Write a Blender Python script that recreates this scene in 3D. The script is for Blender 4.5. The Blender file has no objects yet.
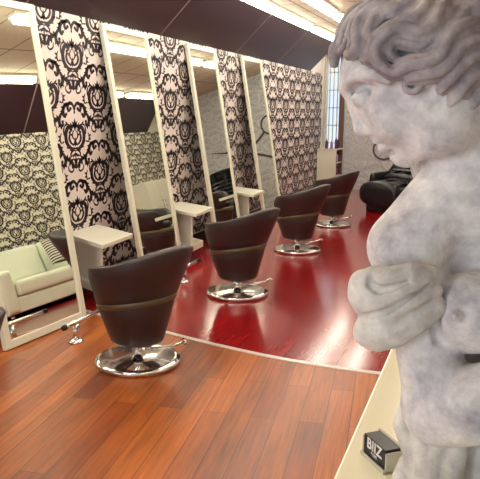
import bpy, math, random
import numpy as np
from mathutils import Vector, Matrix
random.seed(7)
SC = bpy.context.scene
COL = SC.collection
PI = math.pi

# ------------------------------------------------------------------ helpers
class MB:
    """collects verts/faces (with material slots) for one mesh object"""
    def __init__(s): s.v=[]; s.f=[]; s.m=[]; s.sm=[]
    def add(s, vs, fs, mi=0, smooth=False, M=None):
        o=len(s.v)
        for p in vs:
            p=Vector(p)
            if M is not None: p=M@p
            s.v.append(tuple(p))
        for f in fs:
            s.f.append([o+i for i in f]); s.m.append(mi); s.sm.append(smooth)
        return s
    def box(s, a, b, mi=0, M=None):
        x0,y0,z0=a; x1,y1,z1=b
        return s.add([(x0,y0,z0),(x1,y0,z0),(x1,y1,z0),(x0,y1,z0),(x0,y0,z1),(x1,y0,z1),(x1,y1,z1),(x0,y1,z1)],
            [(3,2,1,0),(4,5,6,7),(0,1,5,4),(1,2,6,5),(2,3,7,6),(3,0,4,7)],mi,False,M)
    def prism(s, poly, z0, z1, mi=0, M=None):
        n=len(poly)
        vs=[(p[0],p[1],z0) for p in poly]+[(p[0],p[1],z1) for p in poly]
        fs=[tuple(range(n-1,-1,-1)),tuple(range(n,2*n))]+[(i,(i+1)%n,n+(i+1)%n,n+i) for i in range(n)]
        return s.add(vs,fs,mi,False,M)
    def lathe(s, prof, n=40, mi=0, M=None, smooth=True, sx=1, sy=1):
        vs=[];fs=[]
        for r,z in prof:
            for k in range(n):
                a=2*PI*k/n; vs.append((r*math.cos(a)*sx,r*math.sin(a)*sy,z))
        for i in range(len(prof)-1):
            for k in range(n):
                fs.append((i*n+k,i*n+(k+1)%n,(i+1)*n+(k+1)%n,(i+1)*n+k))
        fs.append(tuple(range(n-1,-1,-1))); m=(len(prof)-1)*n; fs.append(tuple(m+k for k in range(n)))
        return s.add(vs,fs,mi,smooth,M)
    def tube(s, pts, r, n=12, mi=0, M=None, closed=False):
        pts=[Vector(p) for p in pts]; N=len(pts); vs=[];fs=[]
        rs=r if isinstance(r,(list,tuple)) else [r]*N
        up=Vector((0,0,1))
        for i,p in enumerate(pts):
            d=(pts[(i+1)%N]-pts[i-1]) if closed else (pts[min(i+1,N-1)]-pts[max(i-1,0)])
            d.normalize()
            a=d.cross(up)
            if a.length<1e-3: a=d.cross(Vector((1,0,0)))
            a.normalize(); b=a.cross(d)
            for k in range(n):
                t=2*PI*k/n; vs.append(tuple(p+a*(rs[i]*math.cos(t))+b*(rs[i]*math.sin(t))))
        for i in range(N if closed else N-1):
            j=(i+1)%N
            for k in range(n): fs.append((i*n+k,i*n+(k+1)%n,j*n+(k+1)%n,j*n+k))
        if not closed:
            fs.append(tuple(range(n-1,-1,-1))); fs.append(tuple((N-1)*n+k for k in range(n)))
        return s.add(vs,fs,mi,True,M)
    def build(s, name, mats, parent=None, bevel=0, subsurf=0, loc=None):
        me=bpy.data.meshes.new(name); me.from_pydata(s.v,[],s.f)
        if not isinstance(mats,(list,tuple)): mats=[mats]
        for m in mats: me.materials.append(m)
        me.polygons.foreach_set('material_index',s.m); me.polygons.foreach_set('use_smooth',s.sm)
        me.update()
        o=bpy.data.objects.new(name,me); COL.objects.link(o)
        if parent: o.parent=parent
        if loc: o.location=loc
        if bevel:
            b=o.modifiers.new('bevel','BEVEL'); b.width=bevel; b.segments=3; b.limit_method='ANGLE'; b.angle_limit=math.radians(40)
        if subsurf:
            b=o.modifiers.new('sub','SUBSURF'); b.levels=subsurf; b.render_levels=subsurf
        return o

def tag(o,label=None,cat=None,group=None,kind=None):
    if label: o['label']=label
    if cat: o['category']=cat
    if group: o['group']=group
    if kind: o['kind']=kind
    return o
def thing(name,label,cat,loc=(0,0,0),rz=0,group=None):
    o=bpy.data.objects.new(name,None); COL.objects.link(o); o.empty_display_size=.1
    o.location=loc; o.rotation_euler=(0,0,rz)
    return tag(o,label,cat,group)
def struct(name,b,m,**k): return tag(b.build(name,m,**k),kind='structure')
KIDS={}
def copy_tree(o,parent=None):
    c=o.copy(); COL.objects.link(c)
    if parent: c.parent=parent
    for ch in [q for q in bpy.data.objects if q.parent==o]: copy_tree(ch,c)
    return c

# ------------------------------------------------------------------ materials
def rgb(h):
    h=h.lstrip('#'); v=[int(h[i:i+2],16)/255 for i in (0,2,4)]
    return tuple(c/12.92 if c<=.04045 else ((c+.055)/1.055)**2.4 for c in v)+(1,)
def nmat(name):
    m=bpy.data.materials.new(name); m.use_nodes=True
    return m,m.node_tree.nodes,m.node_tree.links,m.node_tree.nodes['Principled BSDF']
def mat(name,col,rough=.5,metal=0,var=.0,scale=8,bump=0,bscale=60,coat=0,spec=.5,stretch=None):
    m,N,L,P=nmat(name)
    c=rgb(col) if isinstance(col,str) else tuple(col)+(1,)
    P.inputs['Base Color'].default_value=c; P.inputs['Roughness'].default_value=rough; P.inputs['Metallic'].default_value=metal
    P.inputs['Coat Weight'].default_value=coat; P.inputs['Coat Roughness'].default_value=.08; P.inputs['Specular IOR Level'].default_value=spec
    tc=N.new('ShaderNodeTexCoord'); src=tc.outputs['Object']
    if stretch:
        mp=N.new('ShaderNodeMapping'); mp.inputs['Scale'].default_value=stretch; L.new(src,mp.inputs['Vector']); src=mp.outputs['Vector']
    n=N.new('ShaderNodeTexNoise'); n.inputs['Scale'].default_value=scale; n.inputs['Detail'].default_value=5; L.new(src,n.inputs['Vector'])
    mx=N.new('ShaderNodeMix'); mx.data_type='RGBA'
    mx.inputs['A'].default_value=tuple(x*(1-var) for x in c[:3])+(1,); mx.inputs['B'].default_value=tuple(min(1,x*(1+var)) for x in c[:3])+(1,)
    L.new(n.outputs['Fac'],mx.inputs['Factor']); L.new(mx.outputs['Result'],P.inputs['Base Color'])
    if bump:
        n2=N.new('ShaderNodeTexNoise'); n2.inputs['Scale'].default_value=bscale; n2.inputs['Detail'].default_value=4; L.new(src,n2.inputs['Vector'])
        b=N.new('ShaderNodeBump'); b.inputs['Strength'].default_value=bump; b.inputs['Distance'].default_value=.01
        L.new(n2.outputs['Fac'],b.inputs['Height']); L.new(b.outputs['Normal'],P.inputs['Normal'])
    return m
def wood_floor(name,c1,c2,seam,rot,pw,pl,rough,coat,bump=.15,grain=.35):
    m,N,L,P=nmat(name)
    tc=N.new('ShaderNodeTexCoord'); mp=N.new('ShaderNodeMapping'); mp.inputs['Rotation'].default_value=(0,0,rot)
    L.new(tc.outputs['Object'],mp.inputs['Vector'])
    br=N.new('ShaderNodeTexBrick'); br.inputs['Scale'].default_value=1; br.inputs['Brick Width'].default_value=pl; br.inputs['Row Height'].default_value=pw
    br.inputs['Mortar Size'].default_value=.002; br.inputs['Mortar Smooth'].default_value=.2; br.offset=.37
    br.inputs['Color1'].default_value=rgb(c1); br.inputs['Color2'].default_value=rgb(c2); br.inputs['Mortar'].default_value=rgb(seam)
    L.new(mp.outputs['Vector'],br.inputs['Vector'])
    m2=N.new('ShaderNodeMapping'); m2.inputs['Scale'].default_value=(1.2,22,1); L.new(mp.outputs['Vector'],m2.inputs['Vector'])
    n=N.new('ShaderNodeTexNoise'); n.inputs['Scale'].default_value=2.2; n.inputs['Detail'].default_value=6; n.inputs['Roughness'].default_value=.65
    L.new(m2.outputs['Vector'],n.inputs['Vector'])
    m3=N.new('ShaderNodeMapping'); m3.inputs['Scale'].default_value=(.55,3.2,1); L.new(mp.outputs['Vector'],m3.inputs['Vector'])
    n3=N.new('ShaderNodeTexNoise'); n3.inputs['Scale'].default_value=1.6; n3.inputs['Detail'].default_value=3; L.new(m3.outputs['Vector'],n3.inputs['Vector'])
    ad=N.new('ShaderNodeMath'); ad.operation='ADD'; L.new(n.outputs['Fac'],ad.inputs[0]); L.new(n3.outputs['Fac'],ad.inputs[1])
    mr=N.new('ShaderNodeMapRange'); mr.inputs['From Min'].default_value=.65; mr.inputs['From Max'].default_value=1.35
    mr.inputs['To Min'].default_value=1-grain; mr.inputs['To Max'].default_value=1+grain*.6; L.new(ad.outputs[0],mr.inputs['Value'])
    mx=N.new('ShaderNodeVectorMath'); mx.operation='SCALE'; L.new(br.outputs['Color'],mx.inputs[0]); L.new(mr.outputs['Result'],mx.inputs['Scale'])
    L.new(mx.outputs['Vector'],P.inputs['Base Color'])
    P.inputs['Roughness'].default_value=rough; P.inputs['Coat Weight'].default_value=coat; P.inputs['Coat Roughness'].default_value=.13
    b=N.new('ShaderNodeBump'); b.inputs['Strength'].default_value=bump; b.inputs['Distance'].default_value=.002
    L.new(br.outputs['Fac'],b.inputs['Height']); b.invert=True; L.new(b.outputs['Normal'],P.inputs['Normal'])
    return m
def grid_mat(name,c,line,w,h,rough,rot=(0,0,0),mort=.01):
    m,N,L,P=nmat(name)
    tc=N.new('ShaderNodeTexCoord'); mp=N.new('ShaderNodeMapping'); mp.inputs['Rotation'].default_value=rot
    L.new(tc.outputs['Object'],mp.inputs['Vector'])
    br=N.new('ShaderNodeTexBrick'); br.offset=0; br.inputs['Scale'].default_value=1; br.inputs['Brick Width'].default_value=w; br.inputs['Row Height'].default_value=h
    br.inputs['Mortar Size'].default_value=mort; br.inputs['Color1'].default_value=rgb(c); br.inputs['Color2'].default_value=rgb(c); br.inputs['Mortar'].default_value=rgb(line)
    L.new(mp.outputs['Vector'],br.inputs['Vector'])
    n=N.new('ShaderNodeTexNoise'); n.inputs['Scale'].default_value=30; L.new(tc.outputs['Object'],n.inputs['Vector'])
    mr=N.new('ShaderNodeMapRange'); mr.inputs['To Min'].default_value=.85; mr.inputs['To Max'].default_value=1.15; L.new(n.outputs['Fac'],mr.inputs['Value'])
    mx=N.new('ShaderNodeVectorMath'); mx.operation='SCALE'; L.new(br.outputs['Color'],mx.inputs[0]); L.new(mr.outputs['Result'],mx.inputs['Scale'])
    L.new(mx.outputs['Vector'],P.inputs['Base Color']); P.inputs['Roughness'].default_value=rough
    return m
def emit(name,col,strength):
    m,N,L,P=nmat(name)
    P.inputs['Base Color'].default_value=(.8,.8,.8,1); P.inputs['Emission Color'].default_value=tuple(col)+(1,); P.inputs['Emission Strength'].default_value=strength
    return m
def stone_mat(name,ca,cb,cc,bump=.5):
    m,N,L,P=nmat(name)
    tc=N.new('ShaderNodeTexCoord')
    n=N.new('ShaderNodeTexNoise'); n.inputs['Scale'].default_value=9; n.inputs['Detail'].default_value=8; n.inputs['Roughness'].default_value=.62; L.new(tc.outputs['Object'],n.inputs['Vector'])
    cr=N.new('ShaderNodeValToRGB'); e=cr.color_ramp.elements
    e[0].position=.36; e[0].color=rgb(ca); e[1].position=.5; e[1].color=rgb(cb); x=e.new(.64); x.color=rgb(cc)
    L.new(n.outputs['Fac'],cr.inputs['Fac'])
    n2=N.new('ShaderNodeTexNoise'); n2.inputs['Scale'].default_value=38; n2.inputs['Detail'].default_value=7; n2.inputs['Roughness'].default_value=.7; L.new(tc.outputs['Object'],n2.inputs['Vector'])
    mr=N.new('ShaderNodeMapRange'); mr.inputs['From Min'].default_value=.3; mr.inputs['From Max'].default_value=.6; mr.inputs['To Min'].default_value=.78; mr.inputs['To Max'].default_value=1.04
    L.new(n2.outputs['Fac'],mr.inputs['Value'])
    mx=N.new('ShaderNodeVectorMath'); mx.operation='SCALE'; L.new(cr.outputs['Color'],mx.inputs[0]); L.new(mr.outputs['Result'],mx.inputs['Scale'])
    L.new(mx.outputs['Vector'],P.inputs['Base Color']); P.inputs['Roughness'].default_value=.72; P.inputs['Specular IOR Level'].default_value=.3
    n3=N.new('ShaderNodeTexNoise'); n3.inputs['Scale'].default_value=90; n3.inputs['Detail'].default_value=6; L.new(tc.outputs['Object'],n3.inputs['Vector'])
    b=N.new('ShaderNodeBump'); b.inputs['Strength'].default_value=bump; b.inputs['Distance'].default_value=.0025
    L.new(n3.outputs['Fac'],b.inputs['Height']); L.new(b.outputs['Normal'],P.inputs['Normal'])
    return m
def glass_mat(name,tint=(.92,.97,1)):
    m,N,L,P=nmat(name)
    out=N['Material Output']; t=N.new('ShaderNodeBsdfTransparent'); t.inputs['Color'].default_value=tint+(1,)
    g=N.new('ShaderNodeBsdfGlossy'); g.inputs['Roughness'].default_value=.02
    fr=N.new('ShaderNodeFresnel'); fr.inputs['IOR'].default_value=1.45
    mx=N.new('ShaderNodeMixShader'); L.new(fr.outputs['Fac'],mx.inputs['Fac']); L.new(t.outputs[0],mx.inputs[1]); L.new(g.outputs[0],mx.inputs[2]); L.new(mx.outputs[0],out.inputs['Surface'])
    return m

M_orange=wood_floor('orange_floorboards','#bf6927','#8d4018','#552610',-PI/2-.14,.13,1.25,.36,.04,grain=.6,bump=.06)
M_red=wood_floor('red_floorboards','#a30f16','#900c12','#4a0509',-PI/2,.12,1.3,.17,.5,grain=.18,bump=.04)
M_wp=mat('pink_white_wallpaper','#e4d7d2',.6,var=.05,scale=3)
M_motif=mat('black_damask_ink','#2a1a22',.5,var=.15,scale=20)
M_wp2=mat('cream_wallpaper','#d9d3bf',.6,var=.05,scale=3)
M_wp3=mat('grey_wallpaper','#c6c6c6',.6,var=.05,scale=3)
M_motif3=mat('pale_damask_ink','#e2e2e2',.45,var=.05)
M_slope=mat('dark_glossy_ceiling_panel','#32232a',.35,var=.25,scale=1.5)
M_slopeseam=mat('pale_panel_seam','#8a7a7c',.4)
M_ceil=grid_mat('ceiling_tiles','#d6cbb6','#8f8474',1.2,.6,.8,mort=.012)
M_wall=mat('plain_white_wall','#d6d0c8',.7,var=.04)
M_base=mat('black_baseboard','#1c1416',.4)
M_white=mat('cream_white_lacquer','#e6e2cf',.35,var=.03)
M_frame=mat('cream_mirror_frame','#e2dfc9',.35,var=.03)
M_mirror,_n,_l,_p=nmat('silver_mirror'); _p.inputs['Base Color'].default_value=(.88,.91,.82,1); _p.inputs['Metallic'].default_value=1; _p.inputs['Roughness'].default_value=.01
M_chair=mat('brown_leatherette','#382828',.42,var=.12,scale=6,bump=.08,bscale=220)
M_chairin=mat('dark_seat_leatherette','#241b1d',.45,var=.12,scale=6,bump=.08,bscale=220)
M_band=mat('olive_bronze_band','#6f6650',.35,metal=.6,var=.1)
M_chrome=mat('polished_chrome',(.78,.76,.74),.1,metal=1,var=.03)
M_rubber=mat('black_rubber','#1a1718',.6)
M_trim=mat('aluminium_threshold','#d8cfc8',.35,metal=.3)
M_counter=mat('cream_counter_gloss','#e6dfc0',.18,var=.03,coat=.4)
M_stone=stone_mat('weathered_white_stone','#a09a9b','#d0cbc7','#ebe6dc')
M_hair=stone_mat('weathered_hair_stone','#7d7374','#a59b99','#c6bdb4',.8)
M_drape=stone_mat('pale_drapery_stone','#aca59c','#cbc5ba','#ded9cc')
M_sofa=mat('white_sofa_leather','#dfe3cf',.4,var=.04,bump=.06,bscale=120)
M_zebra,_n,_l,_p=nmat('striped_cushion_fabric')
_w=_n.new('ShaderNodeTexWave'); _w.inputs['Scale'].default_value=9; _w.inputs['Distortion'].default_value=2
_r=_n.new('ShaderNodeValToRGB'); _r.color_ramp.elements[0].position=.45; _r.color_ramp.elements[0].color=rgb('#2a2024'); _r.color_ramp.elements[1].position=.55; _r.color_ramp.elements[1].color=rgb('#d8d4c4')
_t=_n.new('ShaderNodeTexCoord'); _l.new(_t.outputs['Object'],_w.inputs['Vector']); _l.new(_w.outputs['Fac'],_r.inputs['Fac']); _l.new(_r.outputs['Color'],_p.inputs['Base Color'])
M_black=mat('black_wash_leather','#17161c',.32,var=.2,scale=5,bump=.05,bscale=150)
M_decal=mat('dark_grey_vinyl','#4a474c',.4)
M_tube=emit('fluorescent_diffuser',(1,.93,.78),10)
M_hous=mat('white_metal_housing','#d9d4c6',.4)
M_post=mat('brown_wood_post','#6e4d45',.5,var=.15,stretch=(8,8,1))
M_glass=glass_mat('window_glass')
M_purple=mat('purple_bottle_plastic','#6a3a78',.3); M_pink=mat('pink_bottle_plastic','#b06a92',.3); M_dkb=mat('dark_bottle_plastic','#2a2430',.3); M_wb=mat('white_bottle_plastic','#cfc8d2',.3)
M_acr=mat('clear_grey_acrylic','#b9b3a2',.15)
M_card=mat('black_printed_card','#121018',.35)
M_ink=mat('white_card_ink','#d8d6d2',.5)

# ------------------------------------------------------------------ damask pattern
def spline(pts,n=7):
    P=[np.array(p,float) for p in pts]; P=[2*P[0]-P[1]]+P+[2*P[-1]-P[-2]]; out=[]
    for i in range(1,len(P)-2):
        for k in range(n):
            t=k/n; a,b,c,d=P[i-1:i+3]
            out.append(.5*((2*b)+(c-a)*t+(2*a-5*b+4*c-d)*t*t+(3*b-a-3*c+d)*t**3))
    out.append(P[-2]); return out
def stroke(pts,w,tip=.15,ball=0,n=5):
    c=spline(pts,n); N=len(c); polys=[]; L=[];R=[]
    for i,p in enumerate(c):
        d=c[min(i+1,N-1)]-c[max(i-1,0)]; d=d/(np.linalg.norm(d)+1e-9); nn=np.array([-d[1],d[0]])
        s=i/(N-1); ww=w*.5*(tip+(1-tip)*math.sin(PI*min(1,.06+s*.94))**.7)
        L.append(p+nn*ww); R.append(p-nn*ww)
    for i in range(N-1): polys.append([L[i],L[i+1],R[i+1],R[i]])
    if ball:
        e=c[-1]; polys.append([e+ball*np.array([math.cos(a),math.sin(a)]) for a in np.linspace(0,2*PI,9)[:-1]])
    return polys
def leaf(a,b,w):
    a=np.array(a);b=np.array(b);d=b-a;n=np.array([-d[1],d[0]])/np.linalg.norm(d)
    return [[a,a+d*.35+n*w*.5,b,a+d*.35-n*w*.5]]
def motif():
    W=.95
    sk=lambda pts,w,ball=0: stroke(pts,w*W,ball=ball*1.15)
    lf=lambda p,q,w: leaf(p,q,w*1.25)
    H=[]   # right half; unit = one vertical repeat
    H+=sk([(0,-.17),(.07,-.17),(.14,-.11),(.165,-.01),(.14,.08),(.095,.10),(.075,.06),(.095,.035)],.062,ball=.018)
    H+=sk([(.165,-.03),(.195,.02),(.195,.09),(.165,.13)],.026,ball=.014)
    H+=sk([(.02,-.125),(.075,-.10),(.105,-.04),(.09,.01),(.055,.0)],.038,ball=.016)
    H+=sk([(.0,-.07),(.04,-.03),(.045,.02),(.0,.08)],.024)
    H+=sk([(.05,.045),(.06,.09),(.1,.13),(.14,.135)],.024,ball=.01)
    H+=lf((.0,.09),(.05,.185),.035)+lf((.03,.08),(.09,.17),.032)+lf((.12,.12),(.17,.185),.028)+lf((.14,-.1),(.20,-.075),.03)+lf((.11,-.15),(.165,-.16),.03)
    H+=sk([(0,-.2),(.045,-.2),(.085,-.235),(.08,-.27),(.05,-.26)],.028,ball=.013)
    H+=lf((0,-.225),(.055,-.295),.03)+lf((.0,-.315),(.05,-.31),.022)+lf((.0,-.345),(.035,-.36),.02)+lf((.05,-.2),(.11,-.19),.026)
    # scroll arch above the medallion
    H+=sk([(.0,.31),(.02,.375),(.065,.405),(.11,.38),(.115,.33),(.085,.31),(.065,.335)],.05,ball=.02)
    H+=sk([(.075,.40),(.145,.385),(.19,.335),(.195,.27),(.165,.235),(.145,.265)],.058,ball=.018)
    H+=lf((.13,.36),(.19,.41),.035)+lf((.17,.34),(.24,.355),.035)+lf((.19,.30),(.255,.30),.03)+lf((.10,.33),(.12,.275),.026)
    H+=sk([(.195,.30),(.245,.25),(.27,.18),(.245,.125),(.205,.135),(.21,.17)],.055,ball=.02)
    H+=sk([(.26,.21),(.31,.195),(.37,.16),(.41,.10),(.44,.075)],.055)
    H+=lf((.28,.2),(.315,.26),.038)+lf((.32,.19),(.37,.235),.038)+lf((.36,.165),(.415,.20),.036)+lf((.35,.165),(.335,.10),.034)+lf((.39,.13),(.385,.07),.03)
    H+=sk([(.405,.2),(.44,.165),(.455,.11)],.028)
    H+=sk([(.31,.12),(.325,.055),(.375,.03),(.405,.06),(.385,.085)],.026,ball=.012)
    H+=lf((.235,.13),(.235,.065),.034)+lf((.255,.145),(.29,.09),.03)
    H+=sk([(.24,.03),(.265,-.03),(.25,-.09),(.215,-.085)],.024,ball=.013)+lf((.262,-.02),(.305,.0),.026)+lf((.262,-.05),(.305,-.07),.026)
    out=list(H)+[[np.array([-q[0],q[1]]) for q in reversed(p)] for p in H]
    C=leaf((0,.06),(0,.215),.075)+leaf((0,-.15),(0,-.02),.06)+leaf((0,-.18),(0,-.40),.024)+leaf((0,-.34),(0,-.45),.055)+leaf((0,.26),(0,.34),.03)
    C+=stroke([(-.05,-.135),(0,-.11),(.05,-.135)],.03)
    return out+C
MOT=motif()
REPV,HALF=.668,.372
def damask(b,origin,ux,uz,nrm,u0,u1,v0,v1,mi,sc=1.0,uo=0,vo=0,clip=None):
    """lay the printed motif over the rectangle (u0..u1, v0..v1) of a wall plane, raised a hair"""
    o=Vector(origin);ux=Vector(ux);uz=Vector(uz);nr=Vector(nrm)*.0012
    rv=REPV*sc;hf=HALF*sc
    i0=int(math.floor((u0-uo)/hf))-1;i1=int(math.ceil((u1-uo)/hf))+1
    for i in range(i0,i1+1):
        cu=uo+i*hf; off=(i%2)*rv/2+vo
        for j in range(-2,int((v1-v0)/rv)+3):
            cv=v0+off+j*rv
            for pl in MOT:
                pts=[(cu+q[0]*hf/.452,cv+q[1]*rv) for q in pl]
                if min(p[1] for p in pts)>v1 or max(p[1] for p in pts)<v0 or min(p[0] for p in pts)>u1 or max(p[0] for p in pts)<u0: continue
                pts=[(min(max(p[0],u0),u1),min(max(p[1],v0),v1)) for p in pts]
                b.add([o+ux*p[0]+uz*p[1]+nr for p in pts],[tuple(range(len(pts)))],mi)

# ------------------------------------------------------------------ room shell
XW,XR,YE,YF,ZW,ZC=-3.38,.42,14.2,-2.0,2.39,2.92
XL,XRS,YS=-2.83,-.12,12.9    # upper edges of the sloped panels, and where they stop
edge=[(-3.5,4.62),(-2.85,4.44),(-2.13,4.235),(-1.67,4.12),(-1.21,4.04),(-.8,4.02),(-.4,4.035),(.1,4.09),(.55,4.18)]
edge=[tuple(p) for p in spline(edge,4)]
b=MB(); b.prism([(-3.5,YF-.1),(2.1,YF-.1),(2.1,3.0),(.55,3.0)]+[(x,y) for x,y in reversed(edge)],-.1,0); struct('floor',b,M_orange)
b=MB(); b.prism([(x,y) for x,y in edge]+[(.55,YE+.1),(-3.5,YE+.1)],-.1,0); struct('floor_red',b,M_red)
b=MB(); n=len(edge)
lo=[(x,y-.022) for x,y in edge]; hi=[(x,y+.022) for x,y in edge]
b.prism(lo+hi[::-1],0,.004); struct('trim_1',b,M_trim)

b=MB(); b.box((XW-.12,YF,0),(XW,YE,ZC+.1)); damask(b,(XW,0,0),(0,1,0),(0,0,1),(1,0,0),1.5,13.9,0.12,ZW,1,1.0,4.985,1.392+REPV-.12-REPV*2)
struct('wall_left',b,[M_wp,M_motif])
b=MB(); b.box((XR,3.0,0),(XR+.12,YE,ZC+.1)); damask(b,(XR,0,0),(0,1,0),(0,0,1),(-1,0,0),4.5,YE,0.12,ZW,1,.62,.2,.1)
struct('wall_right',b,[M_wp2,M_motif])
# end wall with a tall window on the left
WX0,WX1,WZ0,WZ1=-3.375,-3.04,.25,2.8
b=MB(); b.box((WX1,YE,0),(XR,YE+.12,ZC+.1)); b.box((XW,YE,0),(WX1,YE+.12,WZ0)); b.box((XW,YE,WZ1),(WX1,YE+.12,ZC+.1)); b.box((XW,YE,WZ0),(WX0,YE+.12,WZ1))
damask(b,(0,YE,0),(1,0,0),(0,0,1),(0,-1,0),WX1+.12,XR,0.1,ZC,1,.8,.1,.2)
struct('wall_back',b,[M_wp3,M_motif3])
b=MB(); b.box((XW-.12,YF-.12,0),(-3.0,YF,ZC+.1)); b.box((1.7,YF-.12,0),(2.12,YF,ZC+.1)); b.box((-3.0,YF-.12,0),(1.7,YF,.15)); b.box((-3.0,YF-.12,2.6),(1.7,YF,ZC+.1))
struct('wall_front',b,M_wall)
b=MB(); b.box((2.0,YF,0),(2.12,3.1,ZC+.1)); struct('wall_side',b,M_wall)
b=MB(); b.box((XR,3.0,0),(2.0,3.1,ZC+.1)); b.prism([(XRS,ZC),(XR,ZW),(XR,ZC)],-.02,.02,M=Matrix.Translation((0,3.02,0))@Matrix.Rotation(PI/2,4,'X')); struct('wall_partition',b,M_wall)
b=MB(); b.box((XL,YF,ZC),(2.0,3.0,ZC+.1)); b.box((XL,3.0,ZC),(XRS,YS,ZC+.1)); b.box((XW,YS,ZC),(XR,YE,ZC+.1)); struct('ceiling',b,M_ceil)
def slope(name,xw,xt,y0,seams):
    b=MB(); d=.05*(1 if xw<xt else -1)
    b.prism([(xw,ZW),(xt,ZC),(xt,ZC+.06),(xw-d*2,ZC+.06),(xw-d*2,ZW)],-YS,-y0,M=Matrix.Rotation(PI/2,4,'X'))
    s=1 if xw<xt else -1; nx,nz=s*.69,-.72
    for y in seams:
        b.add([(xw+s*.004,y-.012,ZW),(xw+s*.004,y+.012,ZW),(xt,y+.012,ZC-.004),(xt,y-.012,ZC-.004)],[(0,1,2,3)],1)
    struct(name,b,[M_slope,M_slopeseam])
slope('ceiling_slope_left',XW,XL,YF,[2.2,4.4,6.6,8.85,10.75])
slope('ceiling_slope_right',XR,XRS,3.0,[4.5,7.3,10.1])
b=MB(); b.box((XW,1.5,0),(XW+.015,13.5,.11)); struct('baseboard_left',b,M_base)
b=MB(); b.box((XR-.015,3.1,0),(XR,YE,.1)); struct('baseboard_right',b,M_base)
b=MB(); b.box((XW,13.9,0),(XW+.02,13.96,ZC)); struct('trim_2',b,M_white)
b=MB(); b.box((WX1-.02,YE-.07,0),(WX1+.08,YE-.001,ZC)); struct('trim_3',b,M_post)
# windows
def window(name,x0,x1,z0,z1,y,nx,nz,m):
    b=MB(); t=.035
    b.box((x0,y-.02,z0),(x0+t,y+.06,z1)); b.box((x1-t,y-.02,z0),(x1,y+.06,z1)); b.box((x0,y-.02,z0),(x1,y+.06,z0+t)); b.box((x0,y-.02,z1-t),(x1,y+.06,z1))
    for i in range(1,nx): x=x0+(x1-x0)*i/nx; b.box((x-.01,y,z0+t),(x+.01,y+.03,z1-t))
    for i in range(1,nz): z=z0+(z1-z0)*i/nz; b.box((x0+t,y,z-.01),(x1-t,y+.03,z+.01))
    w=struct(name,b,m)
    g=MB(); g.box((x0+t,y+.035,z0+t),(x1-t,y+.04,z1-t)); g.build('pane',M_glass,w)
window('window_1',WX0,WX1,WZ0,WZ1,YE+.02,4,7,M_dkb if False else M_hous)
window('window_2',-3.0,1.7,.15,2.6,YF-.08,4,1,M_hous)

# ------------------------------------------------------------------ ceiling lights
def make_light():
    r=thing('fluorescent_light','x','ceiling light',(0,0,0),0,'fluorescent battens along the ceiling')
    b=MB(); b.box((-.075,-.83,-.035),(.075,.83,0)); b.build('housing',M_hous,r,bevel=.008)
    b=MB(); b.prism([(-.065,-.035),(.065,-.035),(.055,-.085),(.03,-.1),(-.03,-.1),(-.055,-.085)],-.8,.8,M=Matrix.Rotation(PI/2,4,'X')); b.build('diffuser',M_tube,r,bevel=.006)
    return r
L0=None
rows=[(-2.70,'nearest the mirror wall'),(-2.05,'between the other two'),(-.42,'nearest the sofa wall')]
ords=['added unseen over the camera','before the nearest mirror','level with the nearest mirror','level with the second mirror','level with the third mirror','level with the farthest mirror','past the farthest mirror','added near the far window']  # far-window batten is an extra, added to brighten the end wall
for x,ph in rows:
    ys=[.12,2.0,3.88,5.76,7.64,9.36,11.24,13.12] if x<-2.5 else [.52,2.4,4.28,6.16,8.04,9.92,11.8] if x<-1 else [2.4,4.28,6.16,8.04,9.92,11.8]  # unseen battens over the camera are added to light the statue from above
    k=1 if x>-1 else 0
    for y in ys:
        o=make_light() if L0 is None else copy_tree(L0)
        L0=L0 or o
        o.location=(x,y,ZC); k+=1
        o['label']='white ceiling batten light %s, row %s'%(ords[k-1],ph)

# ------------------------------------------------------------------ leaning mirrors
LEAN=math.radians(9.5); MW,MH=.85,2.395
def make_mirror():
    r=thing('leaning_mirror','x','mirror',(0,0,0),0,'tall mirrors leaning on the damask wall')
    t=.055; d=.04
    b=MB()   # local: face towards +x, width along y, height z
    b.box((-d,0,0),(0,t,MH)); b.box((-d,MW-t,0),(0,MW,MH)); b.box((-d,t,0),(0,MW-t,t)); b.box((-d,t,MH-t),(0,MW-t,MH))
    b.box((-d,t,t),(-d+.012,MW-t,MH-t))
    b.build('frame',M_frame,r,bevel=.004)
    b=MB(); b.box((-d+.013,t-.005,t-.005),(-.012,MW-t+.005,MH-t+.005)); b.build('glass',M_mirror,r)
    return r
M0=make_mirror()
mir=[(3.601,'tall white-framed mirror nearest the camera, reflecting a white sofa'),(5.403,'tall white-framed leaning mirror, second from the left, rising behind the nearest salon chair'),
     (7.205,'tall white-framed mirror, third along the wall, reflecting pale grey wallpaper'),(9.007,'farthest and narrowest-looking tall white-framed leaning mirror')]
for i,(y,l) in enumerate(mir):
    o=M0 if i==0 else copy_tree(M0)
    o.location=(-2.945,y,math.sin(LEAN)*.04+.002); o.rotation_euler=(0,-LEAN,0); o['label']=l
    if i==0:
        yw1=math.radians(5.2)
        o.rotation_euler=(Matrix.Rotation(-yw1,3,'Z')@Matrix.Rotation(-LEAN,3,'Y')).to_euler(); o.location.x+=0.03-math.sin(yw1)*MW*.5; o.location.y+=(1-math.cos(yw1))*MW*.5-.13

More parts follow.
